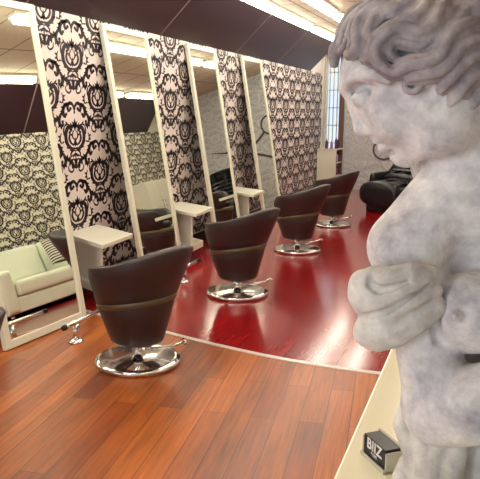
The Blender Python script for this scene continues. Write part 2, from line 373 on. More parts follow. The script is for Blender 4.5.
# ------------------------------------------------------------------ salon chairs
def make_chair():
    r=thing('salon_chair','x','chair',(0,0,0),0,'brown salon styling chairs')
    # back shell (C-shaped, flared, slanting rim); local front is -x
    T=math.radians(135); n=48; vs=[];fs=[]
    prof=[(0,0,0),(.0,.33,.035),(.0,.66,.068),(.0,.94,.092),(.006,.985,.092),(.022,1.0,.085),(.04,.985,.07),(.045,.93,.055),(.05,.5,.02),(.05,0,-.02),(.03,-.01,-.015)]
    K=len(prof)
    for i in range(n+1):
        th=-T+2*T*i/n; c=math.cos(th)
        zt=.69+.06*min(0,c)+.115*max(0,c)**1.5; zb=.44+.045*c
        e=min(1,min(i,n-i)/3.5); rnd=.12*(1-e)**2     # rounded arm ends
        for ins,v,fl in prof:
            rad=.253+fl*(.74+.46*c)-ins
            z=zb+(zt-zb-rnd*.6)*v+rnd*.25*(1-v)
            vs.append((rad*math.cos(th)*1.04,rad*math.sin(th),z))
    for i in range(n):
        for k in range(K): fs.append((i*K+k,i*K+(k+1)%K,(i+1)*K+(k+1)%K,(i+1)*K+k))
    fs.append(tuple(range(K))); fs.append(tuple(n*K+k for k in range(K-1,-1,-1)))
    b=MB(); b.add(vs,[f[::-1] for f in fs],0,True)
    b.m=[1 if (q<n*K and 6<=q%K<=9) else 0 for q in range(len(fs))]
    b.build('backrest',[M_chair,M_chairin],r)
    # bucket under the shell
    vs=[];fs=[];N=48; rows_=[(.12,0,.0),(.158,0,.01),(.17,.03,.0),(.195,.35,0),(.22,.68,0),(.24,.97,0),(.235,1.0,0),(.2,1.0,0)]
    for rr,v,dz in rows_:
        for k in range(N):
            a=2*PI*k/N; zt=.408+.045*math.cos(a)
            vs.append((rr*math.cos(a)*1.03,rr*math.sin(a),(.16+(zt-.16)*v-dz)))
    for i in range(len(rows_)-1):
        for k in range(N): fs.append((i*N+k,i*N+(k+1)%N,(i+1)*N+(k+1)%N,(i+1)*N+k))
    fs.append(tuple(range(N-1,-1,-1))); fs.append(tuple((len(rows_)-1)*N+k for k in range(N)))
    b=MB(); b.add(vs,fs,0,True); b.build('seat_bucket',M_chair,r)
    # bronze strip in the gap
    vs=[];fs=[]
    for rr,dz in ((.226,-.008),(.246,-.008),(.252,.012),(.246,.042),(.226,.042)):
        for k in range(N):
            a=2*PI*k/N; vs.append((rr*math.cos(a)*1.03,rr*math.sin(a),.408+.045*math.cos(a)+dz))
    for i in range(5):
        j=(i+1)%5
        for k in range(N): fs.append((i*N+k,i*N+(k+1)%N,j*N+(k+1)%N,j*N+k))
    b=MB(); b.add(vs,fs,0,True); b.build('trim_band',M_band,r)
    # cushion
    vs=[];fs=[]; rr_=[(.19,.39),(.215,.43),(.22,.475),(.2,.495),(.12,.505),(.02,.507)]
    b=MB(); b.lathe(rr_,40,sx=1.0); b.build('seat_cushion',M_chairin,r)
    b=MB(); b.lathe([(.05,.03),(.05,.045),(.034,.05),(.03,.125),(.045,.13),(.05,.142),(.09,.158),(.09,.165)],32); b.build('pole',M_chrome,r)
    b=MB(); b.lathe([(.265,0),(.277,.006),(.277,.024),(.27,.032),(.24,.036),(.1,.042),(.055,.045)],64); b.build('base_plate',M_chrome,r)
    b=MB(); b.tube([(.03,.03,.09),(.1,.11,.085),(.17,.18,.10),(.2,.23,.115)],.009); b.tube([(.17,.255,.117),(.23,.205,.117)],.012); b.build('foot_pump',M_chrome,r)
    return r
C0=make_chair()
for i,(x,y,rz,l) in enumerate([(-2.05,3.64,-15,'brown tub salon chair on the orange floorboards, nearest whole chair'),
    (-2.04,5.44,-14,'brown tub salon chair just past the floor threshold, nearest on the red floor'),
    (-2.065,7.50,-10,'brown tub salon chair between two others on the red floor'),
    (-2.10,9.47,-12,'farthest brown tub salon chair, near the white cabinet'),
    (-2.12,1.92,25,'brown salon chair mostly cut off by the left edge of the view')]):
    o=C0 if i==0 else copy_tree(C0)
    o.location=(x,y,.001); o.rotation_euler=(0,0,math.radians(rz)); o['label']=l

# foot rests on the floor in front of the mirrors
def make_rest():
    r=thing('foot_rest','x','foot rest',(0,0,0),0,'chrome T-shaped foot rests')
    b=MB(); b.lathe([(.055,0),(.055,.008),(.03,.018),(.024,.022)],28); b.build('flange',M_chrome,r)
    b=MB(); b.lathe([(.022,.018),(.022,.13)],20); b.build('post',M_chrome,r)
    b=MB(); b.tube([(0,-.12,.142),(0,.33,.142)],.016,14); b.build('bar',M_chrome,r)
    for y0 in (-.145,.33):
        b=MB(); b.tube([(0,y0,.142),(0,y0+.025,.142)],.019,14); b.build('end_cap',M_rubber,r)
    return r
R0=make_rest()
for i,(x,y,l) in enumerate([(-2.64,3.82,'chrome T-shaped foot rest at the corner of the nearest mirror'),(-2.66,5.64,'chrome T-shaped foot rest behind the second salon chair'),
     (-2.66,7.6,'chrome T-shaped foot rest behind the third salon chair'),(-2.66,9.5,'chrome T-shaped foot rest behind the farthest salon chair')]):
    o=R0 if i==0 else copy_tree(R0); o.location=(x,y,.001); o['label']=l

# ------------------------------------------------------------------ wall shelves between mirrors
def make_shelf():
    r=thing('workstation_shelf','x','shelf',(0,0,0),0,'white angled shelves between the mirrors')
    q=lambda k,x0: [(x0,.34*k),(-2.80+3.38,.0),(-2.83+3.38,.53*k),(x0,.83*k)]
    b=MB(); b.prism([(.003,.32),(.575,.0),(.545,.53),(.003,.83)],.53,.565); b.build('top',M_white,r,bevel=.004)
    b=MB(); b.prism([(.003,.42),(.44,.175),(.452,.197),(.003,.446)],+.19,.53); b.build('support_panel',M_white,r,bevel=.003)
    b=MB(); b.prism([(.016,.36),(.45,.12),(.44,.5),(.016,.76)],.12,.19); b.build('lower_tray',M_white,r,bevel=.004)
    return r
S0=make_shelf()
for i,(y,l) in enumerate([(4.46,'white angled shelf on the damask wall beside the nearest mirror'),(6.24,'white angled shelf between the second and third mirrors'),
     (8.03,'white angled shelf between the third and farthest mirrors')]):
    o=S0 if i==0 else copy_tree(S0); o.location=(-3.38,y,0); o['label']=l

# ------------------------------------------------------------------ reception counter
CZ=.85
t=thing('reception_counter','cream glossy reception counter under the stone statue','counter',(0,0,0))
b=MB(); b.box((-.26,.55,CZ-.04),(.62,2.25,CZ)); b.build('counter_top',M_counter,t,bevel=.006)
b=MB(); b.box((-.22,.6,.08),(.58,2.2,CZ-.04)); b.build('carcass',M_counter,t,bevel=.004)
b=MB(); b.box((-.19,.63,0),(.55,2.17,.08)); b.build('plinth',M_base,t)

# card holder
t=thing('card_holder','small cream business card holder with black cards on the counter','card holder',(-.180,1.373,CZ),math.radians(-49.5))
b=MB(); b.box((-.048,-.015,0),(.048,.03,.005)); b.box((-.048,.024,0),(.048,.03,.054)); b.box((-.048,-.015,0),(-.044,.03,.046)); b.box((.044,-.015,0),(.048,.03,.046)); b.box((-.048,-.02,0),(.048,-.015,.008))
b.build('tray',M_acr,t,bevel=.0012)
b=MB(); b.box((-.043,-.014,.006),(.043,.023,.051)); cards=b.build('card_stack',M_card,t,bevel=.001)
def text(s,size,loc,parent,name,rx=PI/2):
    cu=bpy.data.curves.new(name,'FONT'); cu.body=s; cu.size=size; cu.align_x='CENTER'; cu.extrude=.0003; cu.space_character=1.05; cu.offset=.0008
    o=bpy.data.objects.new(name+'_c',cu); COL.objects.link(o)
    dg=bpy.context.evaluated_depsgraph_get(); me=bpy.data.meshes.new_from_object(o.evaluated_get(dg)); bpy.data.objects.remove(o)
    me.materials.clear(); me.materials.append(M_ink)
    k=bpy.data.objects.new(name,me); COL.objects.link(k); k.parent=parent; k.location=loc; k.rotation_euler=(rx,0,0); return k
text('BIIZ',.034,(0,-.0146,.0255),t,'lettering'); text('* I I R',.0095,(0,-.0146,.0145),t,'small_lettering')

# ------------------------------------------------------------------ sofa
def cushion(b,a,c,r=.05,M=None):
    x0,y0,z0=a;x1,y1,z1=c; b.box(a,c,M=M)
t=thing('leather_sofa','white leather two-seater sofa along the wall, seen in the nearest mirror','sofa',(-.46,5.5,0),0)
SL=2.3
b=MB(); b.box((0,0,.06),(.8,SL,.24)); b.build('base',M_sofa,t,bevel=.02)
for k in range(2):
    y0=.2+k*(SL-.4)/2
    b=MB(); b.box((-.03,y0+.005,.24),(.6,y0+(SL-.4)/2-.005,.43)); b.build('seat_cushion',M_sofa,t,bevel=.05)
    b=MB(); b.box((-.02,y0+.01,-.02),(.16,y0+(SL-.4)/2-.01,.42),M=Matrix.Translation((.5,0,.42))@Matrix.Rotation(.16,4,'Y')); b.build('back_cushion',M_sofa,t,bevel=.05)
b=MB(); b.box((.68,0,.1),(.83,SL,.74)); b.build('back_frame',M_sofa,t,bevel=.03)
for y0 in (0,SL-.19):
    b=MB(); b.box((-.02,y0,.06),(.8,y0+.19,.58)); b.build('armrest',M_sofa,t,bevel=.05)
for x in (.06,.74):
    for y in (.08,SL-.08):
        b=MB(); b.lathe([(.02,0),(.025,.06)],16,M=Matrix.Translation((x,y,0))); b.build('leg',M_chrome,t)
b=MB(); n=14; vs=[];fs=[]
for sg in (1,-1):
    for i in range(n+1):
        for j in range(n+1):
            u=2*i/n-1; v=2*j/n-1; pin=1-.07*(1-abs(u)**2)*abs(v)**3-.0; pin2=1-.07*(1-abs(v)**2)*abs(u)**3
            vs.append((.2*u*pin2,.2*v*pin,sg*.075*max(0,(1-u**4)*(1-v**4))**.6))
for h in (0,1):
    o_=h*(n+1)**2
    for i in range(n):
        for j in range(n):
            q=[o_+i*(n+1)+j,o_+(i+1)*(n+1)+j,o_+(i+1)*(n+1)+j+1,o_+i*(n+1)+j+1]; fs.append(q if h==0 else q[::-1])
b.add(vs,fs,0,True)
o=b.build('striped_cushion',M_zebra); o.location=(-.22,6.72,.655); o.rotation_euler=(0,-1.15,.25)
tag(o,'small black and white striped cushion on the white sofa','cushion')

# tall cabinet on the sofa wall, seen in the second mirror
t=thing('storage_cupboard','white storage cupboard standing against the sofa wall, seen in the second mirror','cupboard',(0,11.3,0))
b=MB(); b.box((.0,0,.08),(.40,1.0,1.3)); b.box((.03,.03,0),(.37,.97,.08)); b.build('carcass',M_white,t,bevel=.004)
for k in range(2):
    b=MB(); b.box((-.02,.01+.495*k,.1),(-.001,.485+.495*k,1.28)); d=b.build('door',M_white,t,bevel=.003)
    b=MB(); y=.45 if k==0 else .55; b.tube([(-.02,y,.75),(-.05,y,.76),(-.05,y,.88),(-.02,y,.89)],.006); b.build('handle',M_chrome,d)

# ------------------------------------------------------------------ cabinet by the window
t=thing('display_cabinet','white cabinet with open side shelves of bottles near the far window','cabinet',(-3.36,13.56,0))
b=MB(); b.box((0,0,0),(.40,.02,.85)); b.box((0,.58,0),(.40,.6,.85)); b.box((0,.02,0),(.02,.58,.85)); b.box((.02,.02,0),(.40,.58,.06)); b.build('carcass',M_white,t)
for z in (.3,.57):
    b=MB(); b.box((.02,.02,z),(.39,.58,z+.02)); b.build('shelf',M_white,t)
b=MB(); b.box((-.005,-.01,.85),(.41,.61,.875)); b.build('top',M_white,t,bevel=.003)
def bottle(x,y,z,h,r,m,label,grp,pump=False):
    b=MB(); b.lathe([(r*.9,0),(r,.01),(r,h*.68),(r*.8,h*.76),(r*.35,h*.82),(r*.35,h*.86)],18)
    o=thing('bottle',label,'bottle',(x,y,z),0,grp); b.build('body',m,o)
    b=MB()
    if pump: b.lathe([(r*.4,h*.86),(r*.4,h*.9),(r*.12,h*.91),(r*.12,h)],12); b.tube([(0,0,h),(r*.6,-r*.9,h*.99)],r*.14,8)
    else: b.lathe([(r*.42,h*.86),(r*.42,h*.985),(r*.3,h)],14)
    b.build('cap',M_dkb if m is not M_dkb else M_wb,o)
    return o
for x,y,h,r,m,l,p in [(-3.20,13.70,.20,.03,M_purple,'purple pump bottle at the front of the white cabinet top',True),(-3.08,13.64,.17,.028,M_pink,'pink bottle on the near edge of the white cabinet top',False),
      (-3.02,13.78,.24,.03,M_purple,'tall purple pump bottle at the right of the white cabinet top',True),(-3.03,13.95,.2,.03,M_dkb,'dark bottle at the back of the white cabinet top',False)]:
    bottle(x,y,.875,h,r,m,l,'bottles on the white cabinet',p)
pos=['nearest the front','second from the front','third from the front','at the back']
cn={M_purple:'purple',M_pink:'pink',M_dkb:'dark',M_wb:'white'}
for z,sh,ms in ((.59,'upper',[M_dkb,M_purple,M_wb,M_purple]),(.32,'middle',[M_wb,M_dkb,M_pink,M_dkb]),(.06,'lowest',[M_dkb,M_wb,M_purple,M_wb])):
    for k,m in enumerate(ms):
        bottle(-3.03,13.66+.125*k,z,.2,.033,m,'%s bottle %s on the %s side shelf of the cabinet'%(cn[m],pos[k],sh),'bottles on the cabinet side shelves')

# ------------------------------------------------------------------ scissors decals on the back wall
def ribbon(b,pts,w,z=0,n=8):
    c=spline(pts,n); 
    for i in range(len(c)-1):
        d=c[i+1]-c[i]; d=d/np.linalg.norm(d); q=np.array([-d[1],d[0]])
        w0=w if not isinstance(w,tuple) else w[0]+(w[1]-w[0])*i/(len(c)-1); w1=w if not isinstance(w,tuple) else w[0]+(w[1]-w[0])*(i+1)/(len(c)-1)
        P=[c[i]+q*w0/2,c[i]-q*w0/2,c[i+1]-q*w1/2,c[i+1]+q*w1/2]
        b.add([(p[0],-.0062-z,p[1]) for p in P]+[(p[0],-.0022,p[1]) for p in P],[(3,2,1,0),(0,1,5,4),(2,3,7,6)])
def scissors(loc,label,rings,pivot,tips,rr=.2):
    b=MB()
    for (cx,cz) in rings:
        ribbon(b,[(cx+rr*math.cos(a),cz+rr*.95*math.sin(a)) for a in np.linspace(0,2*PI,15)],.04)
    for (cx,cz),tip,s in zip(rings,tips,(1,-1)):
        d=np.array(pivot)-np.array((cx,cz)); d=d/np.linalg.norm(d)
        a=np.array((cx,cz))+d*rr
        ribbon(b,[a,a+d*.2+np.array((0,.02*s)),pivot],.05,.0006); ribbon(b,[pivot,(np.array(pivot)+np.array(tip))/2,tip],(.075,.01),.0006*(2+s))
    o=b.build('scissors_decal',M_decal,loc=loc); return tag(o,label,'wall decal',None)
scissors((0,YE,0),'large dark grey open scissors decal on the grey back wall',[(-2.10,.86),(-1.85,1.8)],(-1.15,1.38),[(-.25,1.62),(-.3,1.02)],.215)

# ------------------------------------------------------------------ black wash lounger
t=thing('wash_lounger','black padded hair-wash lounger on the red floor below the grey wall','lounger',(-1.70,10.95,0),math.radians(-20))
def pad(name,w,h,d,M,parent,mat_,p=2.6,nseg=40):
    """rounded-oval pad: superellipse section w x h, length d along +y, soft ends"""
    vs=[];fs=[];rings=[(0,.35),(.0,.72),(.02,.9),(.06,1),(.5,1.0),(d-.06,1),(d-.02,.9),(d,.7),(d,.3)]
    for yy,s in rings:
        for k in range(nseg):
            a=2*PI*k/nseg; c=math.cos(a);q=math.sin(a)
            vs.append((s*w/2*math.copysign(abs(c)**(2/p),c),yy,s*h/2*math.copysign(abs(q)**(2/p),q)))
    for i in range(len(rings)-1):
        for k in range(nseg): fs.append((i*nseg+k,(i+1)*nseg+k,(i+1)*nseg+(k+1)%nseg,i*nseg+(k+1)%nseg))
    fs.append(tuple(range(nseg))); fs.append(tuple((len(rings)-1)*nseg+k for k in range(nseg-1,-1,-1)))
    b=MB(); b.add(vs,fs,0,True,M); return b.build(name,mat_,parent)
pad('foot_pad',.72,.42,.55,Matrix.Translation((0,0,.30)),t,M_black)
pad('seat',.66,.30,.5,Matrix.Translation((.0,.5,.36)),t,M_black)
for k in range(5):
    a=.25+.1*k
    pad('back_roll',.66,.24,.15,Matrix.Translation((0,.78+.115*k,.44+.075*k))@Matrix.Rotation(.55,4,'X'),t,M_black,2.8)
for s in (-1,1):
    pad('armrest',.12,.3,.8,Matrix.Translation((s*.36,.45,.45)),t,M_black,3)
b=MB(); b.box((-.26,.12,0),(.26,1.2,.16)); b.build('base',M_base,t,bevel=.02)

# ------------------------------------------------------------------ stone statue (sculpted implicit surface)
STATUE={'body':[
  ['c',[[0.0038,0.0132,0.7486,0.0693],[0.0177,0.0132,0.692,0.0709],[0.0371,0.0132,0.6092,0.0792]],0.0132,'+'],
  ['c',[[0.0213,0.0132,0.6426,0.066],[-0.0277,0.0066,0.5994,0.0627],[-0.0821,0,0.5323,0.0627]],0.0264,'+'],
  ['e',[0.0798,0.0429,0.5039],[0.1122,0.0891,0.132],0,0.033,'+'],
  ['c',[[0.0763,0.0248,0.6335,0.0693],[0.187,0.033,0.5736,0.066],[0.2476,0.033,0.4864,0.0627]],0.033,'+'],
  ['c',[[0.2468,0.0297,0.4783,0.0594],[0.2669,0.0083,0.3498,0.0512],[0.2102,-0.0413,0.2428,0.0495],[0.0963,-0.0907,0.2483,0.0445]],0.0231,'+'],
  ['e',[0.1067,0.0561,0.3402],[0.099,0.0759,0.1155],0,0.033,'+'],
  ['e',[0.1153,0.0495,0.1582],[0.1089,0.0825,0.1155],0,0.033,'+'],
  ['c',[[0.1153,0.0495,0.1582,0.0957],[0.1251,0.0495,0.0363,0.099]],0.033,'+'],
  ['e',[0.0172,-0.0495,0.4336],[0.0693,0.066,0.0677],0,0.0149,'+'],
  ['e',[0.1264,-0.0561,0.4367],[0.0627,0.0594,0.0594],0,0.0066,'+'],
  ['c',[[-0.0267,-0.1089,0.4449,0.0074],[-0.0299,-0.1138,0.4464,0.004]],0.0149,'+'],
  ['c',[[-0.0832,-0.0049,0.5299,0.0611],[-0.0578,-0.0165,0.4437,0.0528],[-0.0429,-0.0297,0.3607,0.0528],[-0.0218,-0.0429,0.2864,0.0611]],0.0115,'+'],
  ['c',[[-0.0197,-0.0462,0.2664,0.066],[0.0153,-0.0825,0.287,0.0644],[0.0761,-0.1221,0.3339,0.0512],[0.1098,-0.1386,0.3574,0.0363]],0.0115,'+'],
  ['e',[0.1418,-0.1452,0.3701],[0.0429,0.0297,0.0231],0.2,0.0132,'+'],
  ['c',[[-0.0714,-0.0891,0.5597,0.0033],[-0.0596,-0.0825,0.5237,0.0083],[-0.0485,-0.0742,0.4848,0.0099],[-0.0493,-0.0726,0.43,0.0099],[-0.0416,-0.0759,0.3945,0.0083]],0.0083,'-'],
  ['c',[[-0.0806,-0.1188,0.3243,0.0025],[-0.0702,-0.132,0.3497,0.0041],[-0.0483,-0.1452,0.3745,0.0033]],0.0083,'-'],
  ['c',[[0.1518,-0.1518,0.387,0.0099],[0.1719,-0.1617,0.3942,0.0092],[0.1983,-0.1485,0.3799,0.0083],[0.2156,-0.132,0.3606,0.0073]],0.0049,'+'],
  ['c',[[0.1527,-0.1518,0.3776,0.0099],[0.1766,-0.1617,0.3849,0.0092],[0.2032,-0.1485,0.3704,0.0083],[0.2205,-0.132,0.3509,0.0073]],0.0049,'+'],
  ['c',[[0.1539,-0.1518,0.3665,0.0099],[0.1778,-0.1617,0.3739,0.0092],[0.2044,-0.1485,0.3593,0.0083],[0.2218,-0.132,0.3396,0.0073]],0.0049,'+'],
  ['c',[[0.1549,-0.1518,0.357,0.0099],[0.1729,-0.1617,0.3645,0.0092],[0.1995,-0.1485,0.3496,0.0083],[0.2168,-0.132,0.3297,0.0073]],0.0049,'+'],
  ['c',[[0.1301,-0.165,0.3904,0.0107],[0.1447,-0.1782,0.4109,0.0092],[0.1646,-0.1782,0.4142,0.0076]],0.0049,'+'],
  ['e',[-0.0627,0,0.8155],[0.132,0.099,0.1221],-0.35,0.0132,'+'],
  ['c',[[-0.1423,0,0.8116,0.0578],[-0.1147,0,0.7713,0.0544],[-0.0978,0,0.727,0.0429]],0.0231,'+'],
  ['c',[[-0.0962,0,0.7271,0.0396],[-0.0944,0,0.6949,0.0248]],0.0132,'+'],
  ['c',[[-0.1002,0,0.6819,0.0124],[-0.0921,0,0.6836,0.0149]],0.0115,'+'],
  ['c',[[-0.057,-0.0627,0.7409,0.0314],[-0.0729,-0.0445,0.7068,0.0231],[-0.0914,-0.0099,0.6859,0.0149]],0.0198,'+'],
  ['c',[[-0.0204,0.0627,0.7398,0.0314],[-0.0487,0.0445,0.7031,0.0231],[-0.0865,0.0099,0.6847,0.0149]],0.0198,'+'],
  ['c',[[-0.0457,-0.033,0.7484,0.066],[-0.0263,0.033,0.7483,0.066]],0.0198,'+'],
  ['e',[-0.1216,-0.0363,0.7492],[0.0396,0.0314,0.0429],0.4,0.0165,'+'],
  ['e',[-0.1054,0.0363,0.7492],[0.0396,0.0314,0.0429],0.4,0.0165,'+'],
  ['c',[[-0.1941,0,0.7894,0.0066],[-0.192,-0.0347,0.8003,0.0083],[-0.1799,-0.052,0.807,0.0091],[-0.1629,-0.0742,0.8074,0.0083],[-0.1438,-0.0842,0.7985,0.0066]],0.0115,'+'],
  ['c',[[-0.1941,-0,0.7894,0.0066],[-0.1811,0.0347,0.8036,0.0083],[-0.162,0.052,0.8127,0.0091],[-0.1344,0.0742,0.8157,0.0083],[-0.108,0.0842,0.8065,0.0066]],0.0115,'+'],
  ['e',[-0.1771,-0.0421,0.7821],[0.0215,0.0149,0.0132],0.25,0.0115,'-'],
  ['e',[-0.1625,0.0421,0.7846],[0.0215,0.0149,0.0132],0.25,0.0115,'-'],
  ['e',[-0.1819,-0.0264,0.7763],[0.0099,0.0099,0.0132],0.4,0.0083,'-'],
  ['e',[-0.1732,0.0264,0.7776],[0.0099,0.0099,0.0132],0.4,0.0083,'-'],
  ['e',[-0.1697,-0.0289,0.7741],[0.0181,0.0157,0.014],0.2,0.0066,'+'],
  ['e',[-0.1595,0.0289,0.7754],[0.0181,0.0157,0.014],0.2,0.0066,'+'],
  ['c',[[-0.1823,0,0.7754,0.0033],[-0.1805,-0.0256,0.7833,0.0049],[-0.1716,-0.0445,0.788,0.0049],[-0.1623,-0.0602,0.7883,0.0043],[-0.1522,-0.0709,0.7844,0.0025]],0.0033,'-'],
  ['c',[[-0.1823,-0,0.7754,0.0033],[-0.172,0.0256,0.7849,0.0049],[-0.1557,0.0445,0.7913,0.0049],[-0.1394,0.0602,0.7928,0.0043],[-0.1236,0.0709,0.7891,0.0025]],0.0033,'-'],
  ['c',[[-0.1861,0,0.7894,0.0099],[-0.1769,0,0.7613,0.0107],[-0.1643,0,0.7296,0.0132]],0.0115,'+'],
  ['e',[-0.1608,0,0.7241],[0.0132,0.0132,0.0115],0.5,0.0083,'+'],
  ['e',[-0.1504,-0.0132,0.7237],[0.0115,0.0083,0.0099],0.4,0.0066,'+'],
  ['e',[-0.1489,-0.0115,0.7173],[0.0066,0.0049,0.0043],0.3,0.0025,'-'],
  ['c',[[-0.1422,-0.0181,0.7333,0.002],[-0.1404,-0.0198,0.7224,0.0023]],0.0033,'-'],
  ['c',[[-0.139,0,0.709,0.0083],[-0.1334,-0.0115,0.7111,0.0076],[-0.1245,-0.028,0.7173,0.0043]],0.0049,'+'],
  ['c',[[-0.127,0,0.6963,0.0089],[-0.1216,-0.0115,0.7009,0.0083],[-0.1186,-0.0248,0.7094,0.0046]],0.0049,'+'],
  ['c',[[-0.1403,0,0.7018,0.003],[-0.1306,-0.0149,0.7057,0.0031],[-0.1207,-0.033,0.7144,0.0036]],0.0025,'-'],
  ['e',[-0.1453,0.0132,0.7231],[0.0115,0.0083,0.0099],0.4,0.0066,'+'],
  ['e',[-0.1445,0.0115,0.7166],[0.0066,0.0049,0.0043],0.3,0.0025,'-'],
  ['c',[[-0.1349,0.0181,0.7328,0.002],[-0.1324,0.0198,0.7214,0.0023]],0.0033,'-'],
  ['c',[[-0.139,0,0.709,0.0083],[-0.1286,0.0115,0.7103,0.0076],[-0.1121,0.028,0.7156,0.0043]],0.0049,'+'],
  ['c',[[-0.127,0,0.6963,0.0089],[-0.1166,0.0115,0.6998,0.0083],[-0.1074,0.0248,0.7075,0.0046]],0.0049,'+'],
  ['c',[[-0.1403,0,0.7018,0.003],[-0.1243,0.0149,0.7045,0.0031],[-0.1059,0.033,0.7122,0.0036]],0.0025,'-'],
  ['c',[[-0.1443,0,0.717,0.0066],[-0.1391,0,0.7106,0.0066]],0.0066,'+'],
  ['c',[[-0.1249,0,0.6858,0.0036],[-0.1137,-0.0149,0.69,0.004],[-0.1137,-0.0149,0.69,0.004]],0.0066,'-'],
  ['c',[[-0.1249,0,0.6858,0.0036],[-0.107,0.0149,0.6883,0.004]],0.0066,'-'],
  ['c',[[-0.0905,-0.0957,0.7927,0.0066],[-0.0792,-0.0957,0.7985,0.0074],[-0.0715,-0.0924,0.7844,0.0074],[-0.0753,-0.0891,0.7672,0.0074],[-0.0838,-0.0891,0.7613,0.0066]],0.0049,'+']],
 'hair':[
  ['e',[-0.0385,0,0.8587],[0.127,0.0874,0.0709],0.42,0.0099,'+'],
  ['e',[0.0194,0,0.8255],[0.0957,0.0891,0.0924],0,0.0231,'+'],
  ['e',[0.098,0,0.8014],[0.0561,0.0528,0.0528],0,0.0231,'+'],
  ['c',[[-0.01,-0.0495,0.7834,0.0264],[0.0436,-0.033,0.766,0.033]],0.0198,'+'],
  ['c',[[0.023,0.0495,0.7865,0.0264],[0.0685,0.033,0.767,0.033]],0.0198,'+'],
  ['c',[[-0.2167,0.0016,0.8236,0.0027],[-0.2172,0.0016,0.828,0.0031],[-0.2179,0.0016,0.8325,0.0035],[-0.2184,0.0016,0.8372,0.0039],[-0.2187,0.0016,0.842,0.0042],[-0.2184,0.0016,0.8469,0.0046],[-0.2171,0.0016,0.8516,0.0049],[-0.2148,0.0016,0.8553,0.0049],[-0.2126,0.0016,0.8582,0.0049],[-0.2109,0.0016,0.8607,0.0049],[-0.2097,0.0016,0.8631,0.0049],[-0.2088,0.0016,0.8661,0.0049],[-0.2081,0.0016,0.8698,0.0049],[-0.2073,0.0016,0.8743,0.0049],[-0.206,0.0016,0.8794,0.0049],[-0.204,0.0016,0.8847,0.0049],[-0.2014,0.0016,0.8899,0.0049],[-0.1984,0.0016,0.8952,0.0049],[-0.1949,0.0016,0.9006,0.0049],[-0.1908,0.0016,0.906,0.0049],[-0.1858,0.0016,0.9107,0.0046],[-0.1802,0.0016,0.9148,0.0042],[-0.1741,0.0016,0.9183,0.0039],[-0.1679,0.0016,0.9214,0.0035],[-0.1641,-0.0116,0.9223,0.0031],[-0.1588,-0.0146,0.9249,0.0027]],0.002,'+'],
  ['c',[[-0.2133,-0.0032,0.8232,0.0037],[-0.2133,-0.0032,0.8276,0.0042],[-0.2134,-0.0032,0.8321,0.0047],[-0.2134,-0.0032,0.8365,0.0052],[-0.2132,-0.0032,0.8408,0.0057],[-0.2125,-0.0032,0.8447,0.0062],[-0.2112,-0.0032,0.848,0.0066],[-0.2094,-0.0032,0.851,0.0066],[-0.2073,-0.0032,0.8537,0.0066],[-0.2053,-0.0032,0.8566,0.0066],[-0.2049,-0.0125,0.8591,0.0066],[-0.2044,-0.0167,0.8624,0.0066],[-0.2036,-0.0168,0.8665,0.0066],[-0.2027,-0.0152,0.8709,0.0066],[-0.2014,-0.0136,0.8755,0.0066],[-0.1998,-0.0144,0.8799,0.0066],[-0.1977,-0.0165,0.8844,0.0066],[-0.1951,-0.0179,0.8891,0.0066],[-0.1921,-0.0189,0.894,0.0066],[-0.1886,-0.0201,0.8986,0.0066],[-0.1849,-0.0219,0.9028,0.0062],[-0.1807,-0.025,0.9063,0.0057],[-0.176,-0.0286,0.9094,0.0052],[-0.171,-0.0316,0.9123,0.0047],[-0.1656,-0.0334,0.9154,0.0042],[-0.1602,-0.0335,0.9188,0.0037]],0.002,'+'],
  ['c',[[-0.2087,0.0016,0.8234,0.0027],[-0.2081,0.0016,0.8278,0.0031],[-0.2077,0.0016,0.8324,0.0035],[-0.2071,0.0016,0.8367,0.0039],[-0.2064,0.0016,0.8404,0.0042],[-0.2053,0.0016,0.8433,0.0046],[-0.204,0.0016,0.8453,0.0049],[-0.2047,-0.0129,0.8462,0.0049],[-0.204,-0.0213,0.848,0.0049],[-0.2027,-0.028,0.8508,0.0049],[-0.2012,-0.0323,0.8545,0.0049],[-0.2001,-0.0341,0.8589,0.0049],[-0.1993,-0.0341,0.8633,0.0049],[-0.1985,-0.0335,0.8674,0.0049],[-0.1975,-0.033,0.8712,0.0049],[-0.1961,-0.0333,0.8749,0.0049],[-0.1941,-0.034,0.879,0.0049],[-0.1916,-0.0345,0.8835,0.0049],[-0.1888,-0.035,0.888,0.0049],[-0.1856,-0.0356,0.8923,0.0049],[-0.1824,-0.0355,0.8964,0.0046],[-0.1788,-0.0361,0.9002,0.0042],[-0.1744,-0.0372,0.9038,0.0039],[-0.1695,-0.0382,0.9074,0.0035],[-0.1642,-0.0386,0.9111,0.0031],[-0.1588,-0.0377,0.9151,0.0027]],0.002,'+'],
  ['c',[[-0.2171,-0.0016,0.8234,0.0027],[-0.2176,-0.0016,0.8278,0.0031],[-0.2183,-0.0016,0.8323,0.0035],[-0.2189,-0.0016,0.8369,0.0039],[-0.2191,-0.0016,0.8417,0.0042],[-0.2188,-0.0016,0.8466,0.0046],[-0.2175,-0.0016,0.8513,0.0049],[-0.2152,-0.0016,0.855,0.0049],[-0.213,-0.0016,0.8579,0.0049],[-0.2113,-0.0016,0.8604,0.0049],[-0.2101,-0.0016,0.8628,0.0049],[-0.2092,-0.0016,0.8657,0.0049],[-0.2085,-0.0016,0.8695,0.0049],[-0.2077,-0.0016,0.874,0.0049],[-0.2065,-0.0016,0.879,0.0049],[-0.2045,-0.0016,0.8843,0.0049],[-0.2019,-0.0016,0.8895,0.0049],[-0.1989,-0.0016,0.8948,0.0049],[-0.1954,-0.0016,0.9002,0.0049],[-0.1913,-0.0016,0.9055,0.0049],[-0.1863,-0.0016,0.9102,0.0046],[-0.1807,-0.0016,0.9143,0.0042],[-0.1746,-0.0016,0.9178,0.0039],[-0.1684,-0.0016,0.9209,0.0035],[-0.16,0.0116,0.926,0.0031],[-0.1534,0.0146,0.9296,0.0027]],0.002,'+'],
